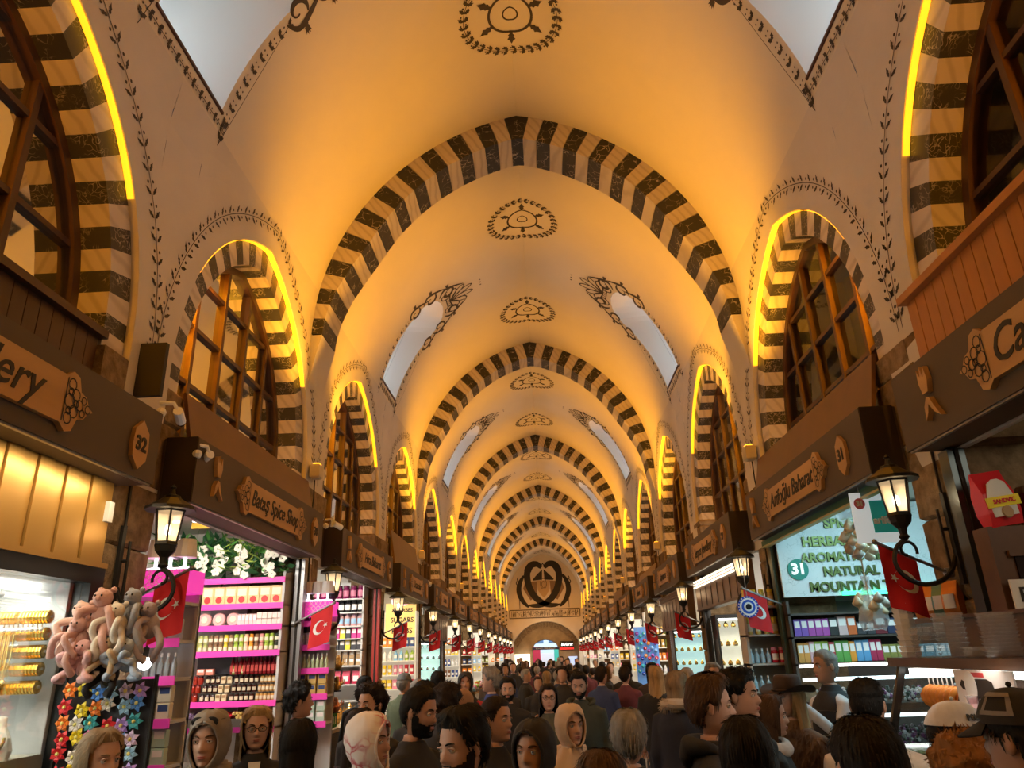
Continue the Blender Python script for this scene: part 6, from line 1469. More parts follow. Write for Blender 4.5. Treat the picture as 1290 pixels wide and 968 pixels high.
def hair_mesh(style, seed, lod, cap=False):
    n, N = (56, 40) if lod else (26, 20); m = M(); rr = seed*3.7
    T = {'short': .016, 'fade': .014, 'curly': .034, 'long': .019, 'bob': .022, 'thin': .006, 'side': .024}[style]
    rows = [w for w in wlist(N) if w > -.9]; idx = {}
    for i, w in enumerate(rows):
        for j in range(n):
            ph = 2*pi*j/n; a = abs((degs(ph)+180) % 360 - 180); h = hairline(a)
            if style == 'long' and a > 60: h = -2
            if style == 'bob' and a > 62: h = -2
            if style == 'thin': h = h if a > 60 else max(h, .97)
            dd = (w-h)
            if dd < -.06 or (cap and w > .45): continue
            t = T*sstep((dd+.04)/.30)
            if style == 'fade' and w < .45: t *= .25
            if style == 'side': t *= 1 + .5*sstep((w-.5)/.3)*(1+.5*sin(ph))
            f_ = 26 if style == 'curly' else 14
            q = head_pt(w, ph); nz = mnoise.noise(Vector((q.x*f_+rr, q.y*f_, q.z*f_*(1 if style == 'curly' else .35))))
            fine = mnoise.noise(Vector((ph*9+rr, w*2.2, rr)))
            if cap and w > .2: t = min(t, .008)
            t = t*(1 + (.75 if style == 'curly' else .28)*nz + .22*fine) + .0025
            idx[(i, j)] = len(m.v); m.v.append(tuple(head_pt(w, ph, t)))
    for i in range(len(rows)-1):
        for j in range(n):
            q = [(i, j), (i, (j+1) % n), (i+1, (j+1) % n), (i+1, j)]
            if all(k in idx for k in q): m.f.append(tuple(idx[k] for k in q))
    if style in ('long', 'bob'):  # the fall of hair below the skull
        L = .30 if style == 'long' else .10; K = 12 if lod else 6; b = len(m.v); cols = [j for j in range(n) if abs((360*j/n+180) % 360 - 180) > 58]
        cols.sort(key=lambda j: (360*j/n) % 360)
        for k in range(K+1):
            for j in cols:
                ph = 2*pi*j/n; z = HZ - .0 - (L+.10)*k/K; q = k/K
                rx = lerp(.092, .112 if style == 'long' else .098, min(1, q*1.6)); ry = lerp(.112, .118, q)
                wv = .007*mnoise.noise(Vector((ph*5+rr, z*9, 1))) + .006*mnoise.noise(Vector((ph*16+rr, z*3, 4)))
                c = cos(ph); m.v.append(((rx+wv)*sin(ph)*(1-.1*(style == 'bob')*q), -(ry+wv)*c*(1 if c < 0 else .62) + .004, z))
        nc = len(cols)
        for k in range(K):
            for j in range(nc-1): m.f.append((b+k*nc+j, b+k*nc+j+1, b+(k+1)*nc+j+1, b+(k+1)*nc+j))
    if lod and style != 'thin':   # loose locks break up the outline
        r_ = random.Random(seed+1); pts = [Vector(v) for v in m.v]; L = {'curly': .03, 'fade': .014, 'short': .026, 'side': .032}.get(style, .045)
        for _ in range(520):
            p = pts[r_.randrange(len(pts))]
            if p.y < -.045 and p.z < HZ+.098: continue
            if cap and p.z > HZ+.03: continue
            c = Vector((p.x, p.y-.01, (p.z-HZ)*.6)); nrm = c.normalized(); dn = Vector((0, .35, -1)) if style != 'curly' else Vector((r_.uniform(-1, 1), r_.uniform(-1, 1), r_.uniform(-1, 1)))
            d = (dn - nrm*dn.dot(nrm)); d = d.normalized() if d.length > .01 else Vector((1, 0, 0)); t_ = nrm.cross(d)*.0026; l = L*r_.uniform(.5, 1.3); a = p - nrm*.001; e = p + d*l + nrm*(.001+.004*r_.random())*(3 if style == 'curly' else 1); k = p + d*l*.5 + nrm*.004
            m.add([a-t_, a+t_, k+t_, k-t_, e], [(0, 1, 2, 3), (3, 2, 4)])
    return m
def shell(cond, t, n=40, N=36, extra=None):
    """patch of cloth or beard lying t off the head where cond(w, a) holds"""
    m = M(); idx = {}; rows = wlist(N)
    for i, w in enumerate(rows):
        for j in range(n):
            ph = 2*pi*j/n; a = abs((degs(ph)+180) % 360 - 180)
            if cond(w, a): idx[(i, j)] = len(m.v); m.v.append(tuple(head_pt(w, ph, t(w, a) if callable(t) else t)))
    for i in range(len(rows)-1):
        for j in range(n):
            q = [(i, j), (i, (j+1) % n), (i+1, (j+1) % n), (i+1, j)]
            if all(k in idx for k in q): m.f.append(tuple(idx[k] for k in q))
    return m
def scarf_mesh(seed):             # headscarf: snug over the skull, open at the face, gathered under the chin
    n = 48; m = M(); rings = []
    for w in wlist(30):
        if w < -.95: break
        rings.append([head_pt(w, 2*pi*j/n, .020 + .006*mnoise.noise(Vector((j*.5, w*4, seed)))) for j in range(n)])
    for z, rx, f_, bk in ((1.51, .098, .088, .112), (1.465, .118, .105, .125), (1.435, .150, .115, .128), (1.40, .195, .130, .138), (1.36, .215, .142, .145), (1.31, .205, .150, .140)):
        rings.append([Vector(((rx+.006*sin(j*2.1+z*40))*sin(2*pi*j/n), -(f_ if cos(2*pi*j/n) > 0 else bk)*cos(2*pi*j/n) + .01, z + .01*sin(j*1.3))) for j in range(n)])
    for r in rings: m.v += [tuple(p) for p in r]
    for i in range(len(rings)-1):
        for j in range(n):
            a = abs((360*(j+.5)/n+180) % 360 - 180); zc_ = (rings[i][j].z+rings[i+1][j].z)/2; w = (zc_-HZ)/HC
            lim = 50*sqrt(max(0, 1-((w+.16)/.83)**2)) if -.99 < w < .67 else 0
            if a < lim: continue
            m.f.append((i*n+j, i*n+(j+1) % n, i*n+n+(j+1) % n, i*n+n+j))
    return m
SKIN = {'fair': mat('fair skin', (.50, .30, .215), .5, noise=.08, scale=20), 'tan': mat('tan skin', (.44, .25, .165), .5, noise=.08, scale=20), 'olive': mat('olive skin', (.36, .20, .125), .5, noise=.08, scale=20)}
HAIR = {k: mat(k+' hair', c, .68, spec=.22, noise=.5, scale=30, stretch=(1, 1, .12), bump=.3) for k, c in (('black', (.007, .006, .005)), ('dark brown', (.020, .012, .008)), ('brown', (.085, .045, .022)), ('auburn', (.20, .085, .030)), ('blonde', (.42, .28, .13)), ('ash blonde', (.30, .21, .12)), ('grey', (.30, .29, .27)), ('ginger', (.30, .13, .035)))}
def cloth(nm, c, **k): return mat(nm+' cloth', c, .85, noise=k.pop('noise', .18), scale=k.pop('scale', 25), bump=.15, **k)
LIPS = mat('lips', (.36, .12, .10), .45); EYEW = mat('eye white', (.65, .62, .58), .25); IRIS = mat('dark iris', (.02, .012, .008), .2); BLKP = mat('black plastic', (.012, .012, .013), .3)
_cache = {}
def cached(key, fn):
    if key not in _cache: _cache[key] = fn()
    return _cache[key]
def person(x, y, z_crown, face, label, yaw=0, pitch=0, skin='fair', hair=('short', 'dark brown'), coat=('coat', 'black', (.012, .012, .013)), legs=('dark', (.02, .022, .03)), pose='down', beard=None, extras=(), lod=1, cat='person', group=None, seed=None, scale=None):
    sc = scale or (z_crown-FL)/1.75; seed = seed if seed is not None else int(abs(x*131+y*17)*10) % 97
    o = empty('person', (x, y, FL), radians(face), label, cat, group); o.scale = (sc, sc, sc)
    HM = Matrix.Translation((0, .0, 1.47)) @ Matrix.Rotation(radians(yaw), 4, 'Z') @ Matrix.Rotation(radians(pitch), 4, 'X') @ Matrix.Translation((0, 0, -1.47))
    def onhead(m): return m.xf(HM)
    def turn(me):                 # bend the neck so the head looks where the photo shows
        for v in me.vertices:
            k = sstep((v.co.z-1.43)/.09)
            if k > 0: v.co = v.co.lerp(HM @ v.co, k) if k < 1 else HM @ v.co
    if lod:
        me = body_mesh(pose, 1).mesh('body', True); turn(me)
    else: me = cached(('b', pose), lambda: body_mesh(pose, 0).mesh('body', True))
    bd = link('body', me, SKIN[skin], o)
    cm = cached(('c', pose, coat[0]), lambda: coat_mesh(pose, coat[0])); link({'thin': 'jumper', 'coat': 'jacket', 'puffy': 'puffer_jacket', 'long': 'long_coat'}[coat[0]], cm, cloth(coat[1], coat[2]), o)
    link('trousers', cached(('t', pose), lambda: trouser_mesh(pose)), cloth(legs[0], legs[1]), o)
    for sd in (-1, 1): link('shoe', cached(('s', pose, sd), lambda: shoe_mesh(pose, sd)), mat('dark shoes', (.015, .013, .012), .5), o)
    if hair:
        if lod: onhead(hair_mesh(hair[0], seed, 1, any(e_[0] in ('cap', 'hat') for e_ in extras))).ob('hair', HAIR[hair[1]], bd, smooth=True, fixn=False)
        else: link('hair', cached(('h', hair[0]), lambda: hair_mesh(hair[0], 3, 0).mesh('hair', True)), HAIR[hair[1]], bd)
    if lod:
        hc = HAIR[hair[1]] if hair and hair[1] not in ('blonde', 'grey') else HAIR['brown']
        for sd in (-1, 1):
            e = onhead(M().ball((sd*.0305, -.0715, HZ+.05*HC), .0118, 10)).ob('eye', EYEW, bd, smooth=True)
            onhead(M().ball((sd*.0305, -.0790, HZ+.05*HC), .0057, 8, (1, .8, 1))).ob('iris', IRIS, e, smooth=True)
            onhead(M().tube([(sd*.0305+q*.017, -.0765-.007*(1-q*q), HZ+.05*HC+.0075-.005*q*q) for q in (-1, -.5, 0, .5, 1)], .0028, 5)).ob('eyelid', SKIN[skin], e, smooth=True)
            onhead(M().tube([(sd*(.014+.034*q), -.0885+.016*q*q, HZ+.205*HC+.006*sin(pi*q*.8)) for q in (0, .25, .5, .75, 1)], [.003, .0042, .004, .003, .0015], 5)).ob('eyebrow', hc, bd)
            if not (hair and hair[0] == 'long') and 'scarf' not in [e_[0] for e_ in extras]:
                onhead(M().ball((sd*.077, .010, HZ-.02*HC), .024, 10, (.38, .75, 1.25))).ob('ear', SKIN[skin], bd, smooth=True)
        onhead(M().tube([(q*.023, -.0925+.012*q*q, HZ-.475*HC-.002*abs(q)) for q in (-1, -.5, 0, .5, 1)], [.001, .0032, .0036, .0032, .001], 6)).ob('upper_lip', LIPS, bd, smooth=True)
        onhead(M().tube([(q*.021, -.0920+.012*q*q, HZ-.545*HC-.001*abs(q)) for q in (-1, -.5, 0, .5, 1)], [.001, .0036, .0044, .0036, .001], 6)).ob('lower_lip', LIPS, bd, smooth=True)
    if beard:
        def bc(w, a):
            if a < 30 and -.42 < w < -.31: return True
            if a < 17 and -.62 < w <= -.42: return False
            return (a < 62 and w < -.42 + .16*(a/62)**2) or (62 <= a < 92 and w < -.10 + (a-62)*.006)
        onhead(shell(bc, lambda w, a: .006*beard[1] + .003*mnoise.noise(Vector((a*.4, w*25, 2))), 72, 60)).ob('beard', HAIR[beard[0]], bd, smooth=True, fixn=False)
    for ex in extras:
        k = ex[0]
        if k == 'glasses' or k == 'sunglasses':
            up_ = .80 if k == 'sunglasses' else 0; g = M(); y0_ = -.096 if not up_ else -.072; z0_ = HZ + (.05*HC if not up_ else .74*HC); w_ = .023 if not up_ else .029
            for sd in (-1, 1):
                g.tube([(sd*.031 + w_*cos(2*pi*i/14)*1.05, y0_+.010*abs(cos(2*pi*i/14))*.3, z0_ + w_*.72*sin(2*pi*i/14)) for i in range(15)], .0024, 5)
                g.tube([(sd*.054, y0_+.004, z0_+.004), (sd*.076, y0_+.05, z0_+.006), (sd*.079, .01, z0_)], .002, 4)
            g.tube([(-.008, y0_, z0_+.003), (.008, y0_, z0_+.003)], .0022, 4); g_ = onhead(g).ob('glasses', BLKP, bd)
            if up_:
                for sd in (-1, 1): onhead(M().ball((sd*.031, y0_+.001, z0_), w_, 10, (1, .12, .72))).ob('lens', BLKP, g_)
        elif k == 'scarf': onhead_soft = scarf_mesh(seed); me2 = onhead_soft.mesh('headscarf', True); turn(me2); hs_ = link('headscarf', me2, ex[1], bd); rim = onhead(M().tube([tuple(head_pt(-.16+.83*cos(q), radians(51*sin(q)), .017)) for q in [2*pi*i/30 for i in range(31)]], .0075, 7)).ob('hem', ex[1], hs_, smooth=True)
        elif k == 'hood':         # hood lying on the shoulders behind the neck
            m = M(); pts = [(.105*sin(a)*1.15, -.115*cos(a)*.8+.03, 1.455 - .035*cos(a)*(-1 if cos(a) < 0 else 1)*.6 + .02*(1-cos(a))) for a in [radians(-140+280*i/20 + 180) for i in range(21)]]
            m.tube(pts, [.018+.026*sin(pi*i/20) for i in range(21)], 10); m.ball((0, .13, 1.43), .07, 12, (1.3, .65, .9)); me2 = remeshed(m, .012); link('hood', me2, ex[1], o)
        elif k == 'fur_collar':
            m = M(); rr_ = random.Random(seed); ring_ = [(.115*sin(a), -.105*cos(a)+.02, 1.46+.02*(1-cos(a))) for a in [2*pi*i/24 for i in range(25)]]
            m.tube(ring_, .046, 10)
            for q in range(420):
                a = rr_.random()*2*pi; b_ = rr_.random()*2*pi; c = Vector((.115*sin(a), -.105*cos(a)+.02, 1.46+.02*(1-cos(a)))); d = Vector((sin(a)*cos(b_), -cos(a)*cos(b_), sin(b_))); t_ = d.cross(Vector((cos(a), sin(a), 0)))
                p = c + d*.040; m.add([p - t_*.006, p + t_*.006, p + d*.032 + Vector((0, 0, -.012))], [(0, 1, 2)])
            m.ob('fur_collar', ex[1], o, fixn=False)
        elif k == 'fur':          # long pile over the coat
            m = M(); rr_ = random.Random(seed); src = cm
            for v in src.vertices:
                if v.co.z > .95 and rr_.random() < .95:
                    nrm = v.normal; t_ = nrm.cross(Vector((0, 0, 1))); p = v.co; j_ = Vector((rr_.uniform(-.012, .012), rr_.uniform(-.012, .012), 0)); m.add([p - t_*.012, p + t_*.012, p + nrm*.034 + j_ + Vector((0, 0, -.045))], [(0, 1, 2)])
            tag(m.ob('fur', ex[1], o, fixn=False), kind='stuff')
        elif k == 'neck_scarf': m = M(); m.tube([(.085*sin(a), -.085*cos(a)+.012, 1.462+.012*sin(2*a)) for a in [2*pi*i/20 for i in range(21)]], .034, 9); m.tube([(.100*sin(a), -.100*cos(a)+.012, 1.435+.010*sin(3*a+1)) for a in [2*pi*i/20 for i in range(21)]], .036, 9); link('neck_scarf', remeshed(m, .012), ex[1], o)
        elif k == 'collar': m = M(); ring_loft(m, [(1.505, .064, .060, .072), (1.49, .068, .066, .076), (1.455, .090, .08, .092), (1.44, .115, .085, .10)], 24); m.ob('collar', ex[1], o, smooth=True)
        elif k == 'shirt_front': m = M(); m.prism([(-.035, 1.455), (.035, 1.455), (.012, 1.22), (-.012, 1.22)], lambda a, b, d: (a, -.088-d-(1.455-b)*.27, b), 0, .012); m.ob('shirt_front', ex[1], o)
        elif k == 'vest':         # quilted vest over a light shirt
            m = M(); g = .012; ring_loft(m, [(z, rx+g-(.012 if z > 1.36 else .012), f_+g, b_+g) for z, rx, f_, b_ in COAT[1:]], 28); v_ = remeshed(m, .016); link('vest', v_, ex[1], o)
            for i in range(6):
                z = 1.33-.085*i; q = M(); q.tube([((.222)*sin(a), -(.162 if cos(a) > 0 else .142)*cos(a)+.012, z) for a in [2*pi*j/32 for j in range(33)]], .004, 4); q.ob('quilt_seam', BLKP, o)
        elif k == 'cap':
            m = shell(lambda w, a: w > (.34 if a < 60 else .24), lambda w, a: .017+.004*G(w-.34, .1), 48, 40); c_ = onhead(m).ob('cap', ex[1], bd, smooth=True, fixn=False)
            b_ = M(); v = []
            for i in range(13):
                a = radians(-62+124*i/12)
                for q in (0, 1): rx_ = .080+.078*q*cos(a*1.15)**.5; v.append((rx_*sin(a)*(1-.12*q), -(.088+.078*q*max(0, cos(a*1.3)))*cos(a), HZ+.36*HC+.004-.030*q*cos(a)-.014*q))
            v2 = [(p[0], p[1], p[2]-.006) for p in v]; nn = len(v); f_ = []
            for i in range(12): f_ += [(2*i, 2*i+1, 2*i+3, 2*i+2), (nn+2*i+2, nn+2*i+3, nn+2*i+1, nn+2*i), (2*i+1, nn+2*i+1, nn+2*i+3, 2*i+3)]
            b_.add(v+v2, f_); onhead(b_).ob('brim', ex[1], c_, smooth=True); onhead(M().ball((0, 0, HZ+HC*1.0+.02), .008, 8)).ob('button', ex[1], c_)
            if len(ex) > 2 and ex[2] == 'POLO':
                me2 = text_mesh('POLO', .026, extrude=.001, bold=.0012)
                for v in me2.vertices: ph = -.95 + v.co.x/.10; p = head_pt(.52 + v.co.y/HC, ph, .0225+v.co.z); v.co = HM @ p
                link('lettering', me2, INK, c_)
            if len(ex) > 2 and ex[2] == 'patch':
                q = M()
                for (a0, a1, w0, w1) in ((60, 112, .46, .54), (60, 112, .80, .88), (60, 68, .46, .88), (104, 112, .46, .88)):
                    P = [(w0, a0), (w0, (a0+a1)/2), (w0, a1), (w1, a1), (w1, (a0+a1)/2), (w1, a0)]; q.add([tuple(head_pt(w, radians(a), .0235)) for w, a in P], [(0, 1, 4, 5), (1, 2, 3, 4)])
                onhead(q).ob('patch', ex[3], c_, fixn=False)
        elif k == 'hat':          # wide felt hat with a dented crown
            m = M(); n = 40
            R_ = [(.088, .100, .30), (.092, .104, .36), (.086, .098, .70), (.078, .090, 1.05), (.060, .075, 1.22), (.028, .05, 1.16), (.002, .004, 1.10)]
            for rx_, ry_, w in R_:
                for j in range(n): a = 2*pi*j/n; m.v.append((rx_*sin(a), -ry_*cos(a)+.004, HZ+w*HC))
            for i in range(len(R_)-1):
                for j in range(n): m.f.append((i*n+j, i*n+(j+1) % n, i*n+n+(j+1) % n, i*n+n+j))
            c_ = onhead(m).ob('hat_crown', ex[1], bd, smooth=True, fixn=False); b_ = M()
            for q in range(6):
                for j in range(n):
                    a = 2*pi*j/n; r_ = .088+.085*q/5; b_.v.append((r_*sin(a), -(r_+.012)*cos(a)+.004, HZ+.33*HC + .045*(q/5)**1.5*sin(a)**2 - .018*(q/5)*cos(a)**2))
            for i in range(5):
                for j in range(n): b_.f.append((i*n+j, i*n+(j+1) % n, i*n+n+(j+1) % n, i*n+n+j))
            onhead(b_).ob('hat_brim', ex[1], c_, smooth=True, fixn=False); onhead(M().tube([(.094*sin(a), -.106*cos(a)+.004, HZ+.40*HC) for a in [2*pi*j/30 for j in range(31)]], .007, 6)).ob('hat_band', HAIR['brown'], c_)
        elif k == 'phone':
            S_, E, Wr, d = arm_pose('phone', -1); p = Wr + d.normalized()*.11; M().box(p.x-.035, p.y-.03, p.z-.07, p.x+.035, p.y-.02, p.z+.075, .006).ob('phone_case', BLKP, o)
        elif k == 'strap': M().tube([(-.17, -.10, 1.42), (-.06, -.16, 1.25), (.12, -.16, 1.0)], .012, 5).ob('bag_strap', BLKP, o)
    return o
BLK_ = ('coat', 'black', (.010, .010, .011)); PUF = ('puffy', 'black puffer', (.011, .011, .013))
C_ = cloth
def PP(*a, **k): person(*a, **k)
GREYSC = mat('taupe scarf cloth', (.22, .19, .16), .6, noise=.35, scale=8); WHSC = marble('white patterned scarf', (.72, .70, .70), (.45, .05, .09), 12, .11, rough=.75); BGSC = mat('beige scarf cloth', (.50, .38, .27), .8); BLSC = mat('black scarf cloth', (.012, .011, .012), .8); BRSC = mat('brown scarf cloth', (.26, .14, .07), .8)
PP(-1.85, 3.39, 1.78, 58, 'blonde fringed woman at the left edge before the hair flowers', yaw=6, hair=('long', 'ash blonde'), coat=('coat', 'dark grey', (.03, .03, .032)))
PP(-1.51, 3.71, 1.83, 8, 'smiling woman in taupe headscarf with sunglasses pushed up on her head', yaw=-6, pitch=6, skin='fair', hair=None, extras=(('scarf', GREYSC), ('sunglasses',)), coat=('coat', 'black', (.010, .010, .011)))
PP(-1.70, 4.79, 1.78, 22, 'blonde woman in black glasses and black coat before the jam jars', hair=('bob', 'blonde'), extras=(('glasses',), ('shirt_front', WHITEP)), coat=BLK_)
PP(-1.94, 6.34, 1.86, 115, 'dark haired person in a striped cream jacket looking at the shelves', skin='tan', hair=('curly', 'black'), coat=('thin', 'striped cream', (.42, .36, .28)))
PP(-1.23, 4.15, 1.74, 178, 'dark haired woman seen from behind in an olive jacket', hair=('bob', 'black'), coat=('coat', 'olive', (.07, .07, .045)), extras=(('hood', C_('olive', (.07, .07, .045))),))
PP(-2.05, 9.0, 1.86, -150, 'man in a black top before the brass pots', skin='tan', hair=('short', 'black'), coat=('thin', 'black', (.01, .01, .011)))
PP(-1.16, 5.46, 1.86, -22, 'man with tousled dark curls and short beard looking left', yaw=-6, hair=('curly', 'dark brown'), beard=('dark brown', .8), coat=BLK_)
PP(-1.02, 4.62, 1.76, 170, 'long dark haired woman seen from behind beside the patterned scarf', hair=('long', 'dark brown'), coat=BLK_)
PP(-.74, 3.63, 1.80, 78, 'woman in a white headscarf with red pattern, in profile', pitch=0, skin='tan', hair=None, extras=(('scarf', WHSC), ('hood', C_('beige coat', (.40, .33, .26)))), coat=('coat', 'beige coat', (.40, .33, .26)))
PP(-.65, 4.34, 1.88, 62, 'black haired bearded man in profile looking down to the right', yaw=8, pitch=10, skin='tan', hair=('short', 'black'), beard=('black', 1.2), coat=BLK_)
PP(-.24, 3.07, 1.83, -32, 'bearded man in dark jacket and sand hood, front centre of the crowd', yaw=-10, pitch=6, hair=('side', 'black'), beard=('dark brown', .8), coat=('coat', 'dark jacket', (.022, .022, .025)), extras=(('hood', C_('sand hood', (.38, .29, .20))),))
PP(-1.84, 10.37, 1.86, 150, 'man in grey cap and green jacket by the orange tea shelves', hair=('short', 'grey'), coat=('coat', 'green jacket', (.09, .11, .06)), extras=(('cap', C_('grey cap', (.12, .13, .13))),))
PP(-1.55, 9.75, 1.80, 70, 'bald man in a beige jacket by the left stalls', skin='fair', hair=('thin', 'grey'), coat=('coat', 'sand jacket', (.30, .24, .17)))
PP(-1.46, 10.89, 1.86, 160, 'dark haired woman in black by the pale green showcase', hair=('bob', 'black'), coat=BLK_)
PP(-.93, 9.54, 1.86, 5, 'woman in a black headscarf and red jacket facing the camera', hair=None, extras=(('scarf', BLSC),), coat=('coat', 'red jacket', (.42, .03, .03)))
PP(-.60, 9.16, 1.89, -80, 'grey haired man in a blue jacket in profile', yaw=-8, hair=('curly', 'grey'), coat=('coat', 'blue jacket', (.03, .05, .20)))
PP(-.36, 8.55, 1.80, 0, 'dark bearded man in black walking to the camera', skin='tan', hair=('short', 'black'), beard=('black', .9), coat=BLK_, pose='walk')
PP(-.22, 4.62, 1.80, 52, 'young man with short brown hair and black jumper looking right', yaw=8, skin='tan', hair=('fade', 'dark brown'), coat=('thin', 'black', (.01, .01, .011)))
PP(-.68, 6.80, 1.77, -72, 'woman in a brown headscarf and red jacket looking left', hair=None, extras=(('scarf', BRSC),), coat=('coat', 'red jacket', (.42, .03, .03)))
PP(.02, 3.36, 1.77, -18, 'woman in a black headscarf at the bottom centre', yaw=-6, skin='tan', hair=None, extras=(('scarf', BLSC),), coat=BLK_)
PP(.21, 4.80, 1.74, 28, 'woman in a beige headscarf and beige coat behind the black headscarf', hair=None, extras=(('scarf', BGSC),), coat=('coat', 'beige coat', (.40, .33, .26)))
PP(.08, 7.48, 1.76, 4, 'woman with long brown hair, glasses and olive green coat facing camera', hair=('long', 'dark brown'), extras=(('glasses',),), coat=('coat', 'olive', (.07, .07, .045)), pose='walk')
PP(.40, 7.96, 1.86, -8, 'bearded man in a dark green parka looking at his phone', pitch=14, hair=('fade', 'black'), beard=('black', 1.0), coat=('coat', 'green parka', (.035, .042, .030)), legs=('grey jeans', (.10, .11, .13)), pose='phone', extras=(('phone',), ('hood', C_('green parka', (.035, .042, .030)))))
PP(.26, 2.78, 1.71, 172, 'brown haired head seen from behind at the bottom edge', hair=('bob', 'brown'), coat=BLK_)
PP(.87, 11.53, 1.84, 140, 'man in a blue jacket walking away past the right stalls', hair=('short', 'dark brown'), coat=('coat', 'navy jacket', (.02, .035, .10)), legs=('dark jeans', (.015, .02, .035)), pose='walk')
PP(1.25, 11.9, 1.82, 150, 'man in a maroon jacket walking away by the right stalls', hair=('short', 'dark brown'), coat=('coat', 'maroon jacket', (.10, .02, .03)), pose='walk')
PP(.46, 3.80, 1.77, 172, 'grey haired man seen from behind in a dark coat', hair=('short', 'grey'), coat=('coat', 'charcoal', (.018, .018, .02)), extras=(('collar', C_('charcoal', (.018, .018, .02))),))
PP(1.23, 7.02, 1.85, 150, 'woman in a long navy coat with pale fur hood, seen from behind', hair=('bob', 'ash blonde'), coat=('long', 'navy coat', (.012, .015, .028)), extras=(('fur_collar', mat('pale fur', (.45, .38, .30), .95)),))
PP(1.55, 10.6, 1.42, 165, 'child in a blue camouflage jacket beside the right stall', hair=('short', 'black'), coat=('coat', 'blue camouflage', (.06, .11, .32)), scale=.78)
PP(1.72, 9.26, 1.84, 170, 'balding man in a beige jacket before the cyan showcase', hair=('thin', 'grey'), coat=('coat', 'sand jacket', (.30, .24, .17)))
PP(1.45, 9.95, 1.84, 165, 'woman with long blonde hair before the cyan showcase', hair=('long', 'blonde'), coat=BLK_)
PP(.88, 3.88, 1.89, 72, 'young man with swept brown hair in profile, black hooded jacket', yaw=8, hair=('side', 'brown'), coat=BLK_, extras=(('hood', C_('black', (.010, .010, .011))),))
PP(1.18, 4.52, 1.90, 48, 'young man with curly black hair and black jacket looking right', yaw=10, hair=('curly', 'black'), coat=BLK_)
PP(1.95, 8.9, 1.88, 0, 'grey haired man facing the camera before the gold showcase', hair=('short', 'grey'), coat=('coat', 'charcoal', (.018, .018, .02)))
PP(1.70, 5.38, 1.83, -58, 'woman in a brown cowboy hat and fur coat with long blonde hair', yaw=-8, hair=('long', 'blonde'), coat=('coat', 'brown fur', (.16, .09, .045)), extras=(('hat', C_('brown felt', (.040, .022, .014))), ('fur', mat('fur pile', (.20, .12, .06), .95, noise=.75, scale=7, col2=(.045, .022, .012)))))
PP(1.46, 5.02, 1.74, 76, 'woman with straight brown hair and white scarf in profile', pitch=4, hair=('bob', 'brown'), coat=BLK_, extras=(('neck_scarf', C_('white scarf', (.52, .50, .48))),))
PP(2.30, 6.30, 1.99, -78, 'grey haired seller in a black quilted vest talking with raised hands', skin='tan', hair=('fade', 'grey'), coat=('thin', 'white shirt', (.62, .64, .68)), pose='talk', extras=(('vest', C_('black vest', (.016, .017, .02))), ('collar', C_('black vest', (.016, .017, .02)))), scale=1.02)
bpy.data.objects[[o.name for o in COL.objects if o.get('label', '').startswith('grey haired seller')][0]].location.z = 1.99-1.75*1.02
M().box(1.95, 5.85, FL, 2.62, 6.75, .20).ob('platform', C('deli brown wood')); tag(bpy.data.objects['platform'], 'low wooden platform under the seller of the herbal tea shop', 'platform')
PP(1.69, 4.05, 1.86, 150, 'young man with faded black hair and white collar seen from behind', yaw=-4, hair=('fade', 'black'), coat=('coat', 'cream jacket', (.50, .44, .36)), extras=(('collar', WHITEP),))
PP(.93, 2.18, 1.84, 180, 'large dark haired head seen from behind at the bottom edge', hair=('short', 'black'), coat=BLK_)
PP(1.68, 3.19, 1.80, 72, 'person in a white cap with dark lettering looking right', hair=('short', 'black'), coat=('coat', 'grey coat', (.12, .12, .12)), extras=(('cap', C_('white cap', (.62, .64, .68)), 'POLO'),))
PP(1.41, 2.66, 1.73, 180, 'curly ginger haired head seen from behind at the bottom edge', hair=('curly', 'ginger'), coat=BLK_)
PP(1.40, 2.29, 1.89, -150, 'person in a black cap with a grey square patch at the right edge', hair=('short', 'black'), coat=('coat', 'taupe jacket', (.10, .08, .06)), extras=(('cap', C_('black cap', (.012, .012, .013)), 'patch', C_('grey patch', (.22, .20, .18))),))
PP(.80, 2.98, 1.78, 176, 'dark haired person in a black puffer seen from behind', hair=('bob', 'black'), coat=PUF, extras=(('hood', C_('black puffer', (.011, .011, .013))),))
PP(-.90, 6.25, 1.86, 180, 'dark haired man seen from behind in the middle left crowd', hair=('short', 'black'), coat=BLK_)
PP(-.66, 5.75, 1.84, 172, 'woman with loose dark curls seen from behind, middle left', hair=('curly', 'dark brown'), coat=PUF)
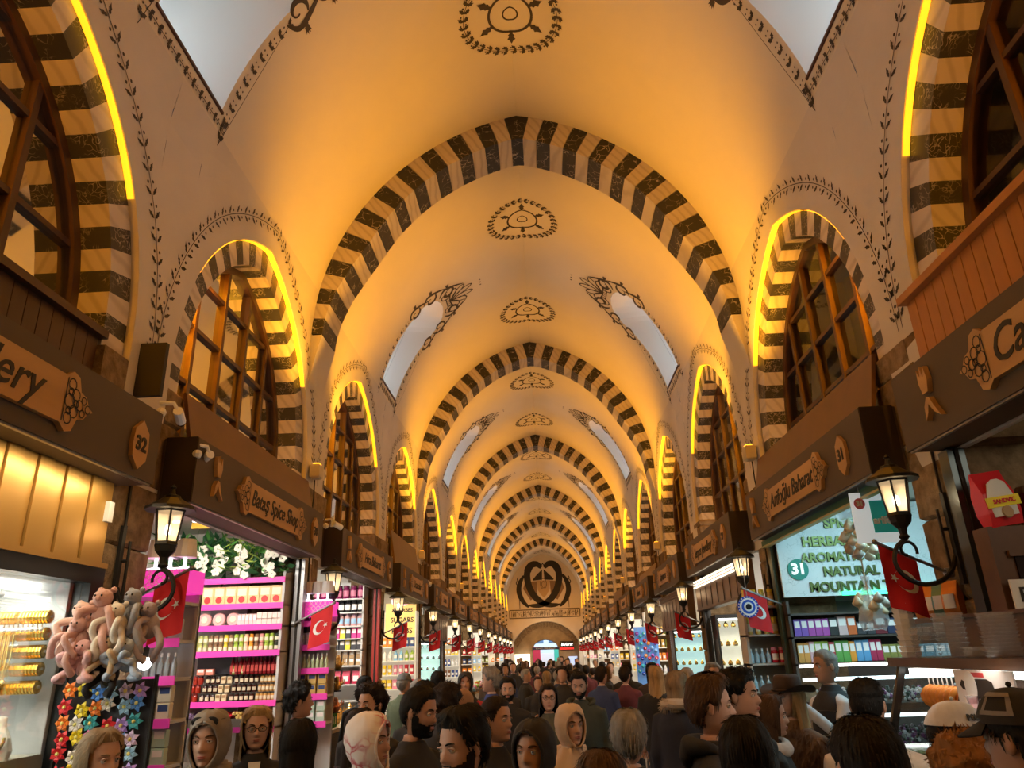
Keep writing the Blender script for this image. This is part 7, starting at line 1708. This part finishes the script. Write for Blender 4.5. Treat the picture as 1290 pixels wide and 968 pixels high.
# the crowd filling the aisle behind
CO = [('black', (.010, .010, .011)), ('black puffer', (.011, .011, .013)), ('charcoal', (.018, .018, .02)), ('navy jacket', (.02, .035, .10)), ('dark brown coat', (.04, .025, .016)), ('beige coat', (.40, .33, .26)), ('green parka', (.035, .042, .030)), ('maroon jacket', (.10, .02, .03))]
rr = random.Random(42); used = []
spots = 0; tries = 0
while spots < 74 and tries < 4000:
    tries += 1; y = 8.6 + 38*rr.random()**1.5; x = rr.uniform(-1.75, 1.75)
    if y < 12.5 and (-.2 < x < 1.7): continue
    if any((x-a)**2 + (y-b)**2 < .36 for a, b in used): continue
    if any(o.name.startswith('person') and o.parent is None and (o.location.x-x)**2 + (o.location.y-y)**2 < .36 for o in COL.objects): continue
    used.append((x, y)); spots += 1
    cn, cc = CO[rr.choice((0, 0, 0, 1, 1, 2, 2, 3, 4, 5, 6, 7))]; hs, hn = rr.choice((('short', 'black'), ('short', 'dark brown'), ('bob', 'brown'), ('bob', 'black'), ('short', 'grey'), ('bob', 'ash blonde'), ('curly', 'dark brown')))
    f_ = rr.choice((0, 8, -15, 180, 172, 190, 180, 160, 90)); z = FL + rr.uniform(1.58, 1.84)
    person(x, y, z, f_, '%s haired person in %s, %s, far crowd' % (hn, cn, 'facing us' if abs(f_) < 20 else 'in profile' if f_ == 90 else 'back turned'), skin=rr.choice(('fair', 'tan', 'olive')), hair=(hs, hn), coat=('puffy' if 'puffer' in cn else rr.choice(('coat', 'coat', 'long')), cn, cc), legs=rr.choice((('dark', (.02, .022, .03)), ('dark jeans', (.015, .02, .035)), ('grey jeans', (.10, .11, .13)))), pose=rr.choice(('down', 'walk', 'walk', 'cross')), lod=0, group='people in the distant crowd')
# ------------------------------------------------------------------ labels: tell members of a group apart by their place
def relabel():
    by = {}
    for o in COL.objects:
        if o.parent is None and o.get('category') and o.get('label'): by.setdefault(o['label'], []).append(o)
    for lab, L in by.items():
        if len(L) < 2: continue
        pts = [tuple(round(x, 4) for x in o.location) for o in L]
        xr = max(p[0] for p in pts)-min(p[0] for p in pts); yr = max(p[1] for p in pts)-min(p[1] for p in pts)
        left = [o for o in L if o.location.x < 0]; right = [o for o in L if o.location.x >= 0]
        if left and right and xr > 3 and L[0]['category'] != 'person':
            for side, G in (('left', left), ('right', right)):
                G.sort(key=lambda o: o.location.y)
                for i, o in enumerate(G): o['label'] = lab + ', %s along the %s wall' % (ORD2[i] if i < 20 else 'far', side)
            continue
        if L[0]['category'] == 'person':
            L.sort(key=lambda o: (o.location.x-.1)/o.location.y)
            for i, o in enumerate(L): o['label'] = lab + ', %s from left' % ORD2[i]
            continue
        zs = sorted({round(o.location.z, 2) for o in L}, reverse=True)
        if len(zs) > len(L)*.6 or len(zs) > 11:
            zs = [0]; key = lambda o: 0
        else: key = lambda o: round(o.location.z, 2)
        for z in zs:
            G = [o for o in L if key(o) == z or zs == [0]]
            ax = 0 if xr >= yr else 1; G.sort(key=lambda o: o.location[ax])
            for i, o in enumerate(G):
                w = '' if len(G) < 2 else ', %s from %s' % (ORD2[i] if i < 20 else 'far', 'left' if ax == 0 else 'near end')
                t = '' if len(zs) < 2 else ', %s row' % (ORD2[zs.index(z)])
                o['label'] = lab + w + t
relabel()
